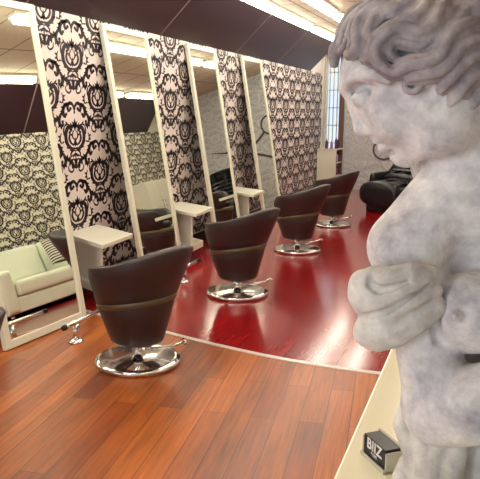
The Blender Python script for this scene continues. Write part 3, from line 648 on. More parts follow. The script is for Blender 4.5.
  ['c',[[-0.2125,0.0032,0.8236,0.0037],[-0.2124,0.0032,0.828,0.0042],[-0.2125,0.0032,0.8326,0.0047],[-0.2126,0.0032,0.837,0.0052],[-0.2123,0.0032,0.8413,0.0057],[-0.2117,0.0032,0.8452,0.0062],[-0.2103,0.0032,0.8486,0.0066],[-0.2085,0.0032,0.8515,0.0066],[-0.2064,0.0032,0.8543,0.0066],[-0.2044,0.0032,0.8573,0.0066],[-0.2014,0.0125,0.8616,0.0066],[-0.1996,0.0167,0.8659,0.0066],[-0.1988,0.0168,0.8701,0.0066],[-0.1983,0.0152,0.8743,0.0066],[-0.1974,0.0136,0.8787,0.0066],[-0.1955,0.0144,0.8834,0.0066],[-0.1928,0.0165,0.8884,0.0066],[-0.1897,0.0179,0.8937,0.0066],[-0.1862,0.0189,0.899,0.0066],[-0.1823,0.0201,0.9041,0.0066],[-0.1777,0.0219,0.909,0.0062],[-0.1724,0.025,0.9136,0.0057],[-0.1662,0.0286,0.9179,0.0052],[-0.1598,0.0316,0.9219,0.0047],[-0.1535,0.0334,0.9257,0.0042],[-0.1476,0.0335,0.9294,0.0037]],0.002,'+'],
  ['c',[[-0.2091,-0.0016,0.8232,0.0027],[-0.2086,-0.0016,0.8276,0.0031],[-0.2081,-0.0016,0.8322,0.0035],[-0.2076,-0.0016,0.8364,0.0039],[-0.2068,-0.0016,0.8401,0.0042],[-0.2058,-0.0016,0.843,0.0046],[-0.2045,-0.0016,0.845,0.0049],[-0.201,0.0129,0.8485,0.0049],[-0.1978,0.0213,0.8519,0.0049],[-0.1945,0.028,0.856,0.0049],[-0.1916,0.0323,0.8609,0.0049],[-0.1899,0.0341,0.8659,0.0049],[-0.189,0.0341,0.8705,0.0049],[-0.1883,0.0335,0.8748,0.0049],[-0.1875,0.033,0.8787,0.0049],[-0.1859,0.0333,0.8827,0.0049],[-0.1835,0.034,0.8872,0.0049],[-0.1807,0.0345,0.8922,0.0049],[-0.1775,0.035,0.8971,0.0049],[-0.174,0.0356,0.9018,0.0049],[-0.1706,0.0355,0.9062,0.0046],[-0.1665,0.0361,0.9104,0.0042],[-0.1614,0.0372,0.9146,0.0039],[-0.1557,0.0382,0.9187,0.0035],[-0.1499,0.0386,0.9228,0.0031],[-0.1445,0.0377,0.9268,0.0027]],0.002,'+'],
  ['c',[[-0.2017,-0.0333,0.8404,0.0033],[-0.2003,-0.038,0.8416,0.0037],[-0.1988,-0.0421,0.8427,0.0041],[-0.1977,-0.0447,0.8437,0.0045],[-0.1971,-0.046,0.8447,0.0049],[-0.1969,-0.0465,0.8457,0.0053],[-0.1966,-0.0471,0.8473,0.0057],[-0.1961,-0.0478,0.8495,0.0061],[-0.1954,-0.0488,0.8517,0.0061],[-0.1948,-0.0493,0.8541,0.0061],[-0.1945,-0.0494,0.8562,0.0061],[-0.1945,-0.0487,0.8582,0.0061],[-0.1949,-0.0468,0.8614,0.0061],[-0.1954,-0.0435,0.8658,0.0061],[-0.1955,-0.0395,0.8715,0.0061],[-0.1946,-0.0361,0.8776,0.0061],[-0.1928,-0.0338,0.8832,0.0061],[-0.1906,-0.0317,0.8887,0.0061],[-0.1877,-0.0296,0.8942,0.0061],[-0.184,-0.028,0.8997,0.0061],[-0.1797,-0.0271,0.9049,0.0061],[-0.1748,-0.0275,0.9094,0.0061],[-0.1693,-0.0285,0.9134,0.0061],[-0.1635,-0.0295,0.9171,0.0061],[-0.1575,-0.0314,0.9198,0.0057],[-0.1514,-0.0327,0.9224,0.0053],[-0.1453,-0.0337,0.9247,0.0049],[-0.1391,-0.0346,0.9265,0.0045],[-0.1329,-0.0353,0.9282,0.0041],[-0.1266,-0.0352,0.9299,0.0037],[-0.1202,-0.034,0.9319,0.0033]],0.002,'+'],
  ['c',[[-0.2009,-0.0433,0.8355,0.0045],[-0.1994,-0.0477,0.8362,0.005],[-0.1978,-0.0517,0.8367,0.0056],[-0.1962,-0.0553,0.8374,0.0061],[-0.1946,-0.0583,0.8384,0.0066],[-0.1933,-0.0608,0.8399,0.0071],[-0.1921,-0.0628,0.842,0.0077],[-0.191,-0.0644,0.8446,0.0082],[-0.19,-0.0655,0.8475,0.0082],[-0.1893,-0.0661,0.8506,0.0082],[-0.1888,-0.0661,0.8539,0.0082],[-0.1888,-0.0651,0.8574,0.0082],[-0.1893,-0.063,0.8612,0.0082],[-0.1898,-0.0605,0.8652,0.0082],[-0.19,-0.058,0.8694,0.0082],[-0.1894,-0.0561,0.8736,0.0082],[-0.1881,-0.0548,0.878,0.0082],[-0.1863,-0.0536,0.8826,0.0082],[-0.1839,-0.0525,0.8872,0.0082],[-0.181,-0.0517,0.8917,0.0082],[-0.1776,-0.0513,0.8959,0.0082],[-0.1734,-0.0517,0.8996,0.0082],[-0.1685,-0.0524,0.9032,0.0082],[-0.1632,-0.0532,0.9066,0.0082],[-0.1576,-0.0537,0.9098,0.0077],[-0.1519,-0.0537,0.9129,0.0071],[-0.1463,-0.0536,0.9156,0.0066],[-0.1404,-0.0535,0.9179,0.0061],[-0.1345,-0.0531,0.9202,0.0056],[-0.1283,-0.0521,0.9225,0.005],[-0.122,-0.0503,0.925,0.0045]],0.002,'+'],
  ['c',[[-0.1983,-0.0406,0.8316,0.0033],[-0.1967,-0.0448,0.8318,0.0037],[-0.1949,-0.0487,0.8319,0.0041],[-0.1927,-0.053,0.8323,0.0045],[-0.1901,-0.0576,0.8333,0.0049],[-0.1876,-0.0616,0.8354,0.0053],[-0.1855,-0.0646,0.8381,0.0057],[-0.1837,-0.0668,0.841,0.0061],[-0.1825,-0.0681,0.8446,0.0061],[-0.1816,-0.0687,0.8485,0.0061],[-0.1809,-0.0686,0.853,0.0061],[-0.1809,-0.0673,0.858,0.0061],[-0.1815,-0.0651,0.8626,0.0061],[-0.182,-0.063,0.8663,0.0061],[-0.1822,-0.0614,0.8691,0.0061],[-0.1819,-0.0605,0.8716,0.0061],[-0.1809,-0.0597,0.8749,0.0061],[-0.1794,-0.0588,0.8787,0.0061],[-0.1774,-0.0581,0.8826,0.0061],[-0.1751,-0.0576,0.8862,0.0061],[-0.1724,-0.0574,0.8895,0.0061],[-0.1689,-0.0578,0.8927,0.0061],[-0.1646,-0.0584,0.8958,0.0061],[-0.1597,-0.0591,0.899,0.0061],[-0.1545,-0.059,0.9026,0.0057],[-0.1493,-0.0585,0.906,0.0053],[-0.1441,-0.0578,0.9091,0.0049],[-0.1387,-0.0571,0.9119,0.0045],[-0.1329,-0.0562,0.9147,0.0041],[-0.1268,-0.0547,0.9175,0.0037],[-0.1206,-0.0523,0.9206,0.0033]],0.002,'+'],
  ['c',[[-0.1918,0.0333,0.846,0.0033],[-0.1888,0.038,0.8482,0.0037],[-0.186,0.0421,0.8501,0.0041],[-0.1839,0.0447,0.8516,0.0045],[-0.1829,0.046,0.8529,0.0049],[-0.1825,0.0465,0.8541,0.0053],[-0.1819,0.0471,0.856,0.0057],[-0.1812,0.0478,0.8585,0.0061],[-0.1801,0.0488,0.8611,0.0061],[-0.1793,0.0493,0.8639,0.0061],[-0.1789,0.0494,0.8662,0.0061],[-0.1791,0.0487,0.8683,0.0061],[-0.1802,0.0468,0.8712,0.0061],[-0.1818,0.0435,0.8754,0.0061],[-0.1832,0.0395,0.8805,0.0061],[-0.1834,0.0361,0.8862,0.0061],[-0.1822,0.0338,0.8916,0.0061],[-0.1805,0.0317,0.8969,0.0061],[-0.1781,0.0296,0.9022,0.0061],[-0.1749,0.028,0.9076,0.0061],[-0.1706,0.0271,0.9127,0.0061],[-0.1653,0.0275,0.9176,0.0061],[-0.1592,0.0285,0.9221,0.0061],[-0.1527,0.0295,0.9263,0.0061],[-0.1456,0.0314,0.9298,0.0057],[-0.1386,0.0327,0.9329,0.0053],[-0.1317,0.0337,0.9357,0.0049],[-0.1247,0.0346,0.938,0.0045],[-0.1178,0.0353,0.94,0.0041],[-0.1112,0.0352,0.9418,0.0037],[-0.1049,0.034,0.9435,0.0033]],0.002,'+'],
  ['c',[[-0.1879,0.0433,0.8425,0.0045],[-0.1849,0.0477,0.844,0.005],[-0.1818,0.0517,0.8453,0.0056],[-0.1788,0.0553,0.8467,0.0061],[-0.1761,0.0583,0.8483,0.0066],[-0.1738,0.0608,0.8505,0.0071],[-0.1718,0.0628,0.8532,0.0077],[-0.17,0.0644,0.8564,0.0082],[-0.1685,0.0655,0.8598,0.0082],[-0.1675,0.0661,0.8635,0.0082],[-0.1669,0.0661,0.8672,0.0082],[-0.1673,0.0651,0.8709,0.0082],[-0.1685,0.063,0.8747,0.0082],[-0.17,0.0605,0.8787,0.0082],[-0.1711,0.058,0.8827,0.0082],[-0.1711,0.0561,0.8869,0.0082],[-0.17,0.0548,0.8914,0.0082],[-0.1685,0.0536,0.8962,0.0082],[-0.1663,0.0525,0.901,0.0082],[-0.1634,0.0517,0.9057,0.0082],[-0.1597,0.0513,0.9101,0.0082],[-0.155,0.0517,0.9144,0.0082],[-0.1494,0.0524,0.9186,0.0082],[-0.1432,0.0532,0.9225,0.0082],[-0.1368,0.0537,0.9262,0.0077],[-0.1306,0.0537,0.9296,0.0071],[-0.1244,0.0536,0.9325,0.0066],[-0.118,0.0535,0.9351,0.0061],[-0.1116,0.0531,0.9374,0.0056],[-0.1053,0.0521,0.9396,0.005],[-0.0992,0.0503,0.9418,0.0045]],0.002,'+'],
  ['c',[[-0.1859,0.0406,0.8379,0.0033],[-0.1828,0.0448,0.8387,0.0037],[-0.1796,0.0487,0.8395,0.0041],[-0.1757,0.053,0.8406,0.0045],[-0.1713,0.0576,0.8426,0.0049],[-0.1672,0.0616,0.8455,0.0053],[-0.1638,0.0646,0.849,0.0057],[-0.1609,0.0668,0.8528,0.0061],[-0.1591,0.0681,0.8571,0.0061],[-0.1578,0.0687,0.8617,0.0061],[-0.1571,0.0686,0.8667,0.0061],[-0.1576,0.0673,0.8721,0.0061],[-0.1591,0.0651,0.8767,0.0061],[-0.1604,0.063,0.8804,0.0061],[-0.1612,0.0614,0.8832,0.0061],[-0.1612,0.0605,0.8857,0.0061],[-0.1603,0.0597,0.8892,0.0061],[-0.159,0.0588,0.8933,0.0061],[-0.1571,0.0581,0.8973,0.0061],[-0.1547,0.0576,0.9013,0.0061],[-0.1517,0.0574,0.9049,0.0061],[-0.1478,0.0578,0.9085,0.0061],[-0.1427,0.0584,0.9122,0.0061],[-0.1369,0.0591,0.9159,0.0061],[-0.1312,0.059,0.9199,0.0057],[-0.1256,0.0585,0.9235,0.0053],[-0.1202,0.0578,0.9267,0.0049],[-0.1144,0.0571,0.9296,0.0045],[-0.1085,0.0562,0.9324,0.0041],[-0.1025,0.0547,0.935,0.0037],[-0.0967,0.0523,0.9377,0.0033]],0.002,'+'],
  ['c',[[-0.1817,-0.0666,0.8323,0.0033],[-0.1796,-0.0691,0.8333,0.0037],[-0.1774,-0.0714,0.8341,0.0041],[-0.1761,-0.0728,0.8348,0.0045],[-0.1757,-0.0733,0.8355,0.0049],[-0.1757,-0.0733,0.8362,0.0053],[-0.1753,-0.0737,0.8381,0.0057],[-0.1747,-0.0742,0.841,0.0061],[-0.1739,-0.0747,0.8442,0.0061],[-0.1733,-0.0748,0.8474,0.0061],[-0.1732,-0.0746,0.8497,0.0061],[-0.1736,-0.0739,0.8516,0.0061],[-0.175,-0.072,0.8547,0.0061],[-0.177,-0.069,0.8592,0.0061],[-0.1788,-0.065,0.8651,0.0061],[-0.1792,-0.0613,0.8721,0.0061],[-0.1778,-0.0588,0.8785,0.0061],[-0.1756,-0.0568,0.8843,0.0061],[-0.1726,-0.0551,0.89,0.0061],[-0.1688,-0.0536,0.8954,0.0061],[-0.1641,-0.0525,0.9003,0.0061],[-0.1587,-0.0523,0.9044,0.0061],[-0.1529,-0.0528,0.9076,0.0061],[-0.1469,-0.0533,0.9103,0.0061],[-0.1408,-0.054,0.9124,0.0057],[-0.1345,-0.0537,0.9149,0.0053],[-0.1276,-0.0522,0.9181,0.0049],[-0.1198,-0.0495,0.9218,0.0045],[-0.1114,-0.0454,0.9259,0.0041],[-0.1025,-0.0395,0.9304,0.0037],[-0.093,-0.0313,0.9352,0.0033]],0.002,'+'],
  ['c',[[-0.1815,-0.0732,0.8275,0.0045],[-0.1795,-0.0756,0.828,0.005],[-0.1773,-0.0779,0.8282,0.0056],[-0.1752,-0.08,0.8286,0.0061],[-0.1733,-0.0819,0.8295,0.0066],[-0.1717,-0.0834,0.8311,0.0071],[-0.1703,-0.0848,0.8338,0.0077],[-0.169,-0.0859,0.8372,0.0082],[-0.168,-0.0865,0.8412,0.0082],[-0.1673,-0.0866,0.8453,0.0082],[-0.1672,-0.0861,0.8493,0.0082],[-0.168,-0.0847,0.8533,0.0082],[-0.1697,-0.0823,0.8574,0.0082],[-0.1716,-0.0795,0.8616,0.0082],[-0.173,-0.0767,0.8659,0.0082],[-0.1732,-0.0744,0.8702,0.0082],[-0.1723,-0.0729,0.8747,0.0082],[-0.1705,-0.0715,0.8793,0.0082],[-0.1681,-0.0702,0.8839,0.0082],[-0.165,-0.0693,0.8883,0.0082],[-0.1614,-0.0686,0.8922,0.0082],[-0.1571,-0.0686,0.8955,0.0082],[-0.1521,-0.0691,0.8982,0.0082],[-0.1465,-0.0696,0.9007,0.0082],[-0.1405,-0.0697,0.9033,0.0077],[-0.1342,-0.0689,0.9065,0.0071],[-0.1274,-0.0671,0.9102,0.0066],[-0.1199,-0.0642,0.9143,0.0061],[-0.1119,-0.0601,0.9188,0.0056],[-0.1035,-0.0545,0.9236,0.005],[-0.0946,-0.0471,0.9286,0.0045]],0.002,'+'],
  ['c',[[-0.1792,-0.0677,0.8236,0.0033],[-0.1772,-0.0699,0.8236,0.0037],[-0.175,-0.0721,0.8233,0.0041],[-0.1722,-0.0748,0.8233,0.0045],[-0.1687,-0.0781,0.8244,0.0049],[-0.1655,-0.0811,0.827,0.0053],[-0.163,-0.0833,0.8305,0.0057],[-0.1611,-0.0848,0.8345,0.0061],[-0.1598,-0.0855,0.8393,0.0061],[-0.159,-0.0856,0.8444,0.0061],[-0.1588,-0.0848,0.8502,0.0061],[-0.1601,-0.0827,0.8562,0.0061],[-0.1621,-0.0798,0.8613,0.0061],[-0.1639,-0.0772,0.8653,0.0061],[-0.1649,-0.0754,0.8681,0.0061],[-0.165,-0.0745,0.8699,0.0061],[-0.1644,-0.0737,0.8725,0.0061],[-0.1631,-0.0727,0.876,0.0061],[-0.1612,-0.0718,0.8797,0.0061],[-0.1587,-0.0712,0.8831,0.0061],[-0.156,-0.0708,0.8861,0.0061],[-0.1528,-0.0709,0.8886,0.0061],[-0.1485,-0.0713,0.8909,0.0061],[-0.1433,-0.0719,0.8932,0.0061],[-0.1373,-0.0716,0.8964,0.0057],[-0.131,-0.0706,0.9002,0.0053],[-0.1243,-0.0685,0.9044,0.0049],[-0.117,-0.0655,0.909,0.0045],[-0.1093,-0.0614,0.9139,0.0041],[-0.1011,-0.0559,0.9191,0.0037],[-0.0926,-0.0489,0.9245,0.0033]],0.002,'+'],
  ['c',[[-0.1587,0.0666,0.8429,0.0033],[-0.1554,0.0691,0.8445,0.0037],[-0.1521,0.0714,0.8458,0.0041],[-0.15,0.0728,0.8469,0.0045],[-0.1493,0.0733,0.8477,0.0049],[-0.1494,0.0733,0.8486,0.0053],[-0.1488,0.0737,0.8508,0.0057],[-0.1479,0.0742,0.8542,0.0061],[-0.1467,0.0747,0.8579,0.0061],[-0.1461,0.0748,0.8616,0.0061],[-0.146,0.0746,0.8642,0.0061],[-0.1468,0.0739,0.8662,0.0061],[-0.149,0.072,0.8694,0.0061],[-0.1525,0.069,0.8738,0.0061],[-0.1561,0.065,0.8796,0.0061],[-0.1579,0.0613,0.8865,0.0061],[-0.1573,0.0588,0.893,0.0061],[-0.1555,0.0568,0.899,0.0061],[-0.1528,0.0551,0.9048,0.0061],[-0.1492,0.0536,0.9103,0.0061],[-0.1445,0.0525,0.9154,0.0061],[-0.1386,0.0523,0.9199,0.0061],[-0.132,0.0528,0.9235,0.0061],[-0.1252,0.0533,0.9266,0.0061],[-0.1182,0.054,0.9292,0.0057],[-0.1114,0.0537,0.9319,0.0053],[-0.1044,0.0522,0.9349,0.0049],[-0.0971,0.0495,0.938,0.0045],[-0.09,0.0454,0.9411,0.0041],[-0.0833,0.0395,0.9438,0.0037],[-0.0774,0.0313,0.946,0.0033]],0.002,'+'],
  ['c',[[-0.156,0.0732,0.8386,0.0045],[-0.1528,0.0756,0.8395,0.005],[-0.1495,0.0779,0.8402,0.0056],[-0.1462,0.08,0.8409,0.0061],[-0.1433,0.0819,0.8422,0.0066],[-0.1408,0.0834,0.8444,0.0071],[-0.1386,0.0848,0.8478,0.0077],[-0.1367,0.0859,0.852,0.0082],[-0.1352,0.0865,0.8567,0.0082],[-0.1344,0.0866,0.8616,0.0082],[-0.1344,0.0861,0.8662,0.0082],[-0.136,0.0847,0.8705,0.0082],[-0.1389,0.0823,0.8747,0.0082],[-0.1423,0.0795,0.879,0.0082],[-0.145,0.0767,0.8833,0.0082],[-0.1461,0.0744,0.8877,0.0082],[-0.1456,0.0729,0.8924,0.0082],[-0.1442,0.0715,0.8973,0.0082],[-0.1419,0.0702,0.9022,0.0082],[-0.1388,0.0693,0.9069,0.0082],[-0.1349,0.0686,0.9111,0.0082],[-0.1301,0.0686,0.9148,0.0082],[-0.1242,0.0691,0.918,0.0082],[-0.1177,0.0696,0.921,0.0082],[-0.1108,0.0697,0.9241,0.0077],[-0.104,0.0689,0.9274,0.0071],[-0.0972,0.0671,0.931,0.0066],[-0.0902,0.0642,0.9347,0.0061],[-0.0833,0.0601,0.9383,0.0056],[-0.0767,0.0545,0.9417,0.005],[-0.0708,0.0471,0.9446,0.0045]],0.002,'+'],
  ['c',[[-0.1554,0.0677,0.8333,0.0033],[-0.1524,0.0699,0.8336,0.0037],[-0.1491,0.0721,0.8336,0.0041],[-0.1447,0.0748,0.834,0.0045],[-0.1394,0.0781,0.8358,0.0049],[-0.1345,0.0811,0.8393,0.0053],[-0.1308,0.0833,0.8437,0.0057],[-0.1278,0.0848,0.8487,0.0061],[-0.1261,0.0855,0.8543,0.0061],[-0.1251,0.0856,0.8603,0.0061],[-0.1252,0.0848,0.8669,0.0061],[-0.1276,0.0827,0.8735,0.0061],[-0.1312,0.0798,0.8787,0.0061],[-0.1343,0.0772,0.8828,0.0061],[-0.1362,0.0754,0.8855,0.0061],[-0.1367,0.0745,0.8873,0.0061],[-0.1363,0.0737,0.8901,0.0061],[-0.1352,0.0727,0.8939,0.0061],[-0.1334,0.0718,0.8978,0.0061],[-0.1309,0.0712,0.9016,0.0061],[-0.1279,0.0708,0.9048,0.0061],[-0.1242,0.0709,0.9076,0.0061],[-0.1192,0.0713,0.9104,0.0061],[-0.1129,0.0719,0.9133,0.0061],[-0.1063,0.0716,0.9168,0.0057],[-0.0996,0.0706,0.9208,0.0053],[-0.093,0.0685,0.9249,0.0049],[-0.0863,0.0655,0.9291,0.0045],[-0.0797,0.0614,0.9333,0.0041],[-0.0734,0.0559,0.9372,0.0037],[-0.0677,0.0489,0.9407,0.0033]],0.002,'+'],
  ['c',[[-0.153,-0.0956,0.8114,0.0035],[-0.1555,-0.0945,0.8133,0.0039],[-0.1582,-0.0933,0.815,0.0042],[-0.1611,-0.0918,0.8172,0.0045],[-0.1641,-0.0903,0.8199,0.0048],[-0.1667,-0.0889,0.8233,0.0051],[-0.1689,-0.0879,0.827,0.0054],[-0.1707,-0.0868,0.8309,0.0058],[-0.1721,-0.0859,0.8355,0.0061],[-0.1729,-0.0852,0.8406,0.0064],[-0.1723,-0.0852,0.8459,0.0065],[-0.1707,-0.0856,0.8509,0.0065],[-0.1683,-0.0863,0.8556,0.0065],[-0.1653,-0.087,0.8601,0.0065],[-0.162,-0.0877,0.8643,0.0065],[-0.1583,-0.0883,0.868,0.0065],[-0.1543,-0.0889,0.8713,0.0065],[-0.1499,-0.0894,0.8745,0.0065],[-0.1449,-0.09,0.8773,0.0065],[-0.1394,-0.0908,0.8796,0.0065],[-0.133,-0.092,0.8809,0.0065],[-0.1263,-0.094,0.8804,0.0065],[-0.1203,-0.0962,0.8785,0.0065],[-0.1152,-0.0981,0.8764,0.0065],[-0.1111,-0.0993,0.875,0.0065],[-0.1081,-0.0997,0.8747,0.0065],[-0.1051,-0.0997,0.8751,0.0065],[-0.1019,-0.0993,0.876,0.0065],[-0.099,-0.0987,0.8772,0.0065],[-0.0962,-0.0977,0.8789,0.0065],[-0.0937,-0.0965,0.8809,0.0065],[-0.0912,-0.0946,0.8837,0.0064],[-0.0881,-0.0917,0.8878,0.0061],[-0.0846,-0.0875,0.8932,0.0058],[-0.0806,-0.0822,0.8991,0.0054],[-0.0762,-0.0763,0.9049,0.0051],[-0.0716,-0.0702,0.9101,0.0048],[-0.067,-0.0636,0.915,0.0045],[-0.062,-0.0561,0.9199,0.0042],[-0.0566,-0.0469,0.925,0.0039],[-0.05,-0.034,0.9309,0.0035]],0.002,'+'],
  ['c',[[-0.1518,-0.1042,0.8143,0.0048],[-0.1542,-0.1034,0.8165,0.0052],[-0.1566,-0.1023,0.8186,0.0056],[-0.159,-0.1012,0.8208,0.0061],[-0.1612,-0.1002,0.8231,0.0065],[-0.1629,-0.0994,0.8258,0.0069],[-0.1643,-0.0987,0.8288,0.0073],[-0.1655,-0.0981,0.8321,0.0078],[-0.1663,-0.0976,0.8356,0.0082],[-0.1666,-0.0973,0.8391,0.0086],[-0.1662,-0.0973,0.8427,0.0087],[-0.165,-0.0976,0.8463,0.0087],[-0.1631,-0.0981,0.8501,0.0087],[-0.1606,-0.0987,0.8539,0.0087],[-0.1577,-0.0993,0.8574,0.0087],[-0.1546,-0.0999,0.8605,0.0087],[-0.1512,-0.1005,0.8634,0.0087],[-0.1474,-0.101,0.8662,0.0087],[-0.1432,-0.1016,0.8686,0.0087],[-0.1388,-0.1022,0.8704,0.0087],[-0.1344,-0.1031,0.8714,0.0087],[-0.1298,-0.1045,0.871,0.0087],[-0.1248,-0.1063,0.8694,0.0087],[-0.1198,-0.108,0.8674,0.0087],[-0.1148,-0.1094,0.8658,0.0087],[-0.1102,-0.1101,0.8653,0.0087],[-0.1058,-0.1101,0.8659,0.0087],[-0.1015,-0.1098,0.867,0.0087],[-0.0974,-0.109,0.8687,0.0087],[-0.0934,-0.1077,0.8711,0.0087],[-0.0897,-0.1059,0.8742,0.0087],[-0.0862,-0.1033,0.8783,0.0086],[-0.0829,-0.0997,0.8834,0.0082],[-0.0796,-0.0953,0.8892,0.0078],[-0.0761,-0.0902,0.895,0.0073],[-0.0724,-0.0848,0.9005,0.0069],[-0.0684,-0.0791,0.9055,0.0065],[-0.0643,-0.0728,0.9104,0.0061],[-0.0598,-0.0656,0.9154,0.0056],[-0.0549,-0.0568,0.9207,0.0052],[-0.0489,-0.0449,0.9265,0.0048]],0.002,'+'],
  ['c',[[-0.1479,-0.0999,0.818,0.0035],[-0.1501,-0.0992,0.8206,0.0039],[-0.1524,-0.0983,0.8231,0.0042],[-0.1543,-0.0975,0.8253,0.0045],[-0.1557,-0.0969,0.8273,0.0048],[-0.1565,-0.0966,0.8292,0.0051],[-0.1572,-0.0963,0.8316,0.0054],[-0.1578,-0.096,0.8343,0.0058],[-0.158,-0.0958,0.8368,0.0061],[-0.1578,-0.0958,0.8389,0.0064],[-0.1575,-0.0959,0.8407,0.0065],[-0.1567,-0.0961,0.843,0.0065],[-0.1552,-0.0965,0.8459,0.0065],[-0.1532,-0.097,0.849,0.0065],[-0.1508,-0.0975,0.852,0.0065],[-0.1482,-0.098,0.8547,0.0065],[-0.1453,-0.0985,0.8572,0.0065],[-0.142,-0.0991,0.8595,0.0065],[-0.1386,-0.0996,0.8615,0.0065],[-0.1353,-0.1001,0.8629,0.0065],[-0.1327,-0.1006,0.8635,0.0065],[-0.13,-0.1014,0.8633,0.0065],[-0.1261,-0.1028,0.862,0.0065],[-0.1211,-0.1045,0.8601,0.0065],[-0.1152,-0.106,0.8582,0.0065],[-0.1088,-0.107,0.8575,0.0065],[-0.1029,-0.1071,0.8582,0.0065],[-0.0975,-0.1067,0.8596,0.0065],[-0.0922,-0.1058,0.8619,0.0065],[-0.0871,-0.1043,0.865,0.0065],[-0.0821,-0.102,0.8691,0.0065],[-0.0776,-0.0988,0.8745,0.0064],[-0.074,-0.0947,0.8808,0.0061],[-0.0709,-0.09,0.887,0.0058],[-0.0679,-0.0851,0.8929,0.0054],[-0.0649,-0.0802,0.8981,0.0051],[-0.0615,-0.0749,0.903,0.0048],[-0.0579,-0.0689,0.9079,0.0045],[-0.0538,-0.062,0.913,0.0042],[-0.0493,-0.0535,0.9185,0.0039],[-0.0439,-0.0423,0.9245,0.0035]],0.002,'+'],
  ['c',[[-0.1136,0.0956,0.8231,0.0035],[-0.1171,0.0945,0.8251,0.0039],[-0.1208,0.0933,0.8271,0.0042],[-0.1249,0.0918,0.8294,0.0045],[-0.1291,0.0903,0.8324,0.0048],[-0.1327,0.0889,0.8362,0.0051],[-0.1357,0.0879,0.8403,0.0054],[-0.1382,0.0868,0.8448,0.0058],[-0.1403,0.0859,0.85,0.0061],[-0.1414,0.0852,0.8558,0.0064],[-0.1408,0.0852,0.862,0.0065],[-0.1387,0.0856,0.868,0.0065],[-0.1356,0.0863,0.8736,0.0065],[-0.1319,0.087,0.879,0.0065],[-0.1277,0.0877,0.8841,0.0065],[-0.1231,0.0883,0.8886,0.0065],[-0.1182,0.0889,0.8926,0.0065],[-0.1127,0.0894,0.8965,0.0065],[-0.1065,0.09,0.9,0.0065],[-0.0997,0.0908,0.9029,0.0065],[-0.0916,0.092,0.9048,0.0065],[-0.0827,0.094,0.9047,0.0065],[-0.0744,0.0962,0.9031,0.0065],[-0.0672,0.0981,0.9012,0.0065],[-0.0617,0.0993,0.8998,0.0065],[-0.0578,0.0997,0.8996,0.0065],[-0.0543,0.0997,0.9,0.0065],[-0.0507,0.0993,0.901,0.0065],[-0.0475,0.0987,0.9023,0.0065],[-0.0447,0.0977,0.904,0.0065],[-0.0425,0.0965,0.9061,0.0065],[-0.0406,0.0946,0.9089,0.0064],[-0.0386,0.0917,0.9129,0.0061],[-0.037,0.0875,0.9179,0.0058],[-0.0355,0.0822,0.9232,0.0054],[-0.0339,0.0763,0.928,0.0051],[-0.0323,0.0702,0.9319,0.0048],[-0.031,0.0636,0.9352,0.0045],[-0.03,0.0561,0.9382,0.0042],[-0.0296,0.0469,0.9406,0.0039],[-0.0303,0.034,0.9425,0.0035]],0.002,'+'],
  ['c',[[-0.1082,0.1042,0.8278,0.0048],[-0.1115,0.1034,0.8303,0.0052],[-0.1149,0.1023,0.8327,0.0056],[-0.1183,0.1012,0.8351,0.0061],[-0.1213,0.1002,0.8378,0.0065],[-0.1237,0.0994,0.8408,0.0069],[-0.1257,0.0987,0.8443,0.0073],[-0.1274,0.0981,0.8481,0.0078],[-0.1286,0.0976,0.8522,0.0082],[-0.1291,0.0973,0.8564,0.0086],[-0.1286,0.0973,0.8606,0.0087],[-0.127,0.0976,0.865,0.0087],[-0.1245,0.0981,0.8697,0.0087],[-0.1213,0.0987,0.8743,0.0087],[-0.1176,0.0993,0.8787,0.0087],[-0.1136,0.0999,0.8826,0.0087],[-0.1092,0.1005,0.8862,0.0087],[-0.1044,0.101,0.8897,0.0087],[-0.0991,0.1016,0.8927,0.0087],[-0.0935,0.1022,0.8951,0.0087],[-0.0877,0.1031,0.8965,0.0087],[-0.0814,0.1045,0.8964,0.0087],[-0.0745,0.1063,0.895,0.0087],[-0.0675,0.108,0.893,0.0087],[-0.0607,0.1094,0.8914,0.0087],[-0.0546,0.1101,0.8909,0.0087],[-0.0492,0.1101,0.8916,0.0087],[-0.0442,0.1098,0.8929,0.0087],[-0.0396,0.109,0.8948,0.0087],[-0.0356,0.1077,0.8974,0.0087],[-0.0321,0.1059,0.9006,0.0087],[-0.0294,0.1033,0.9049,0.0086],[-0.0276,0.0997,0.91,0.0082],[-0.0264,0.0953,0.9156,0.0078],[-0.0254,0.0902,0.9209,0.0073],[-0.0244,0.0848,0.9256,0.0069],[-0.0233,0.0791,0.9296,0.0065],[-0.0224,0.0728,0.9332,0.0061],[-0.0217,0.0656,0.9364,0.0056],[-0.0216,0.0568,0.9392,0.0052],[-0.0225,0.0449,0.9416,0.0048]],0.002,'+'],
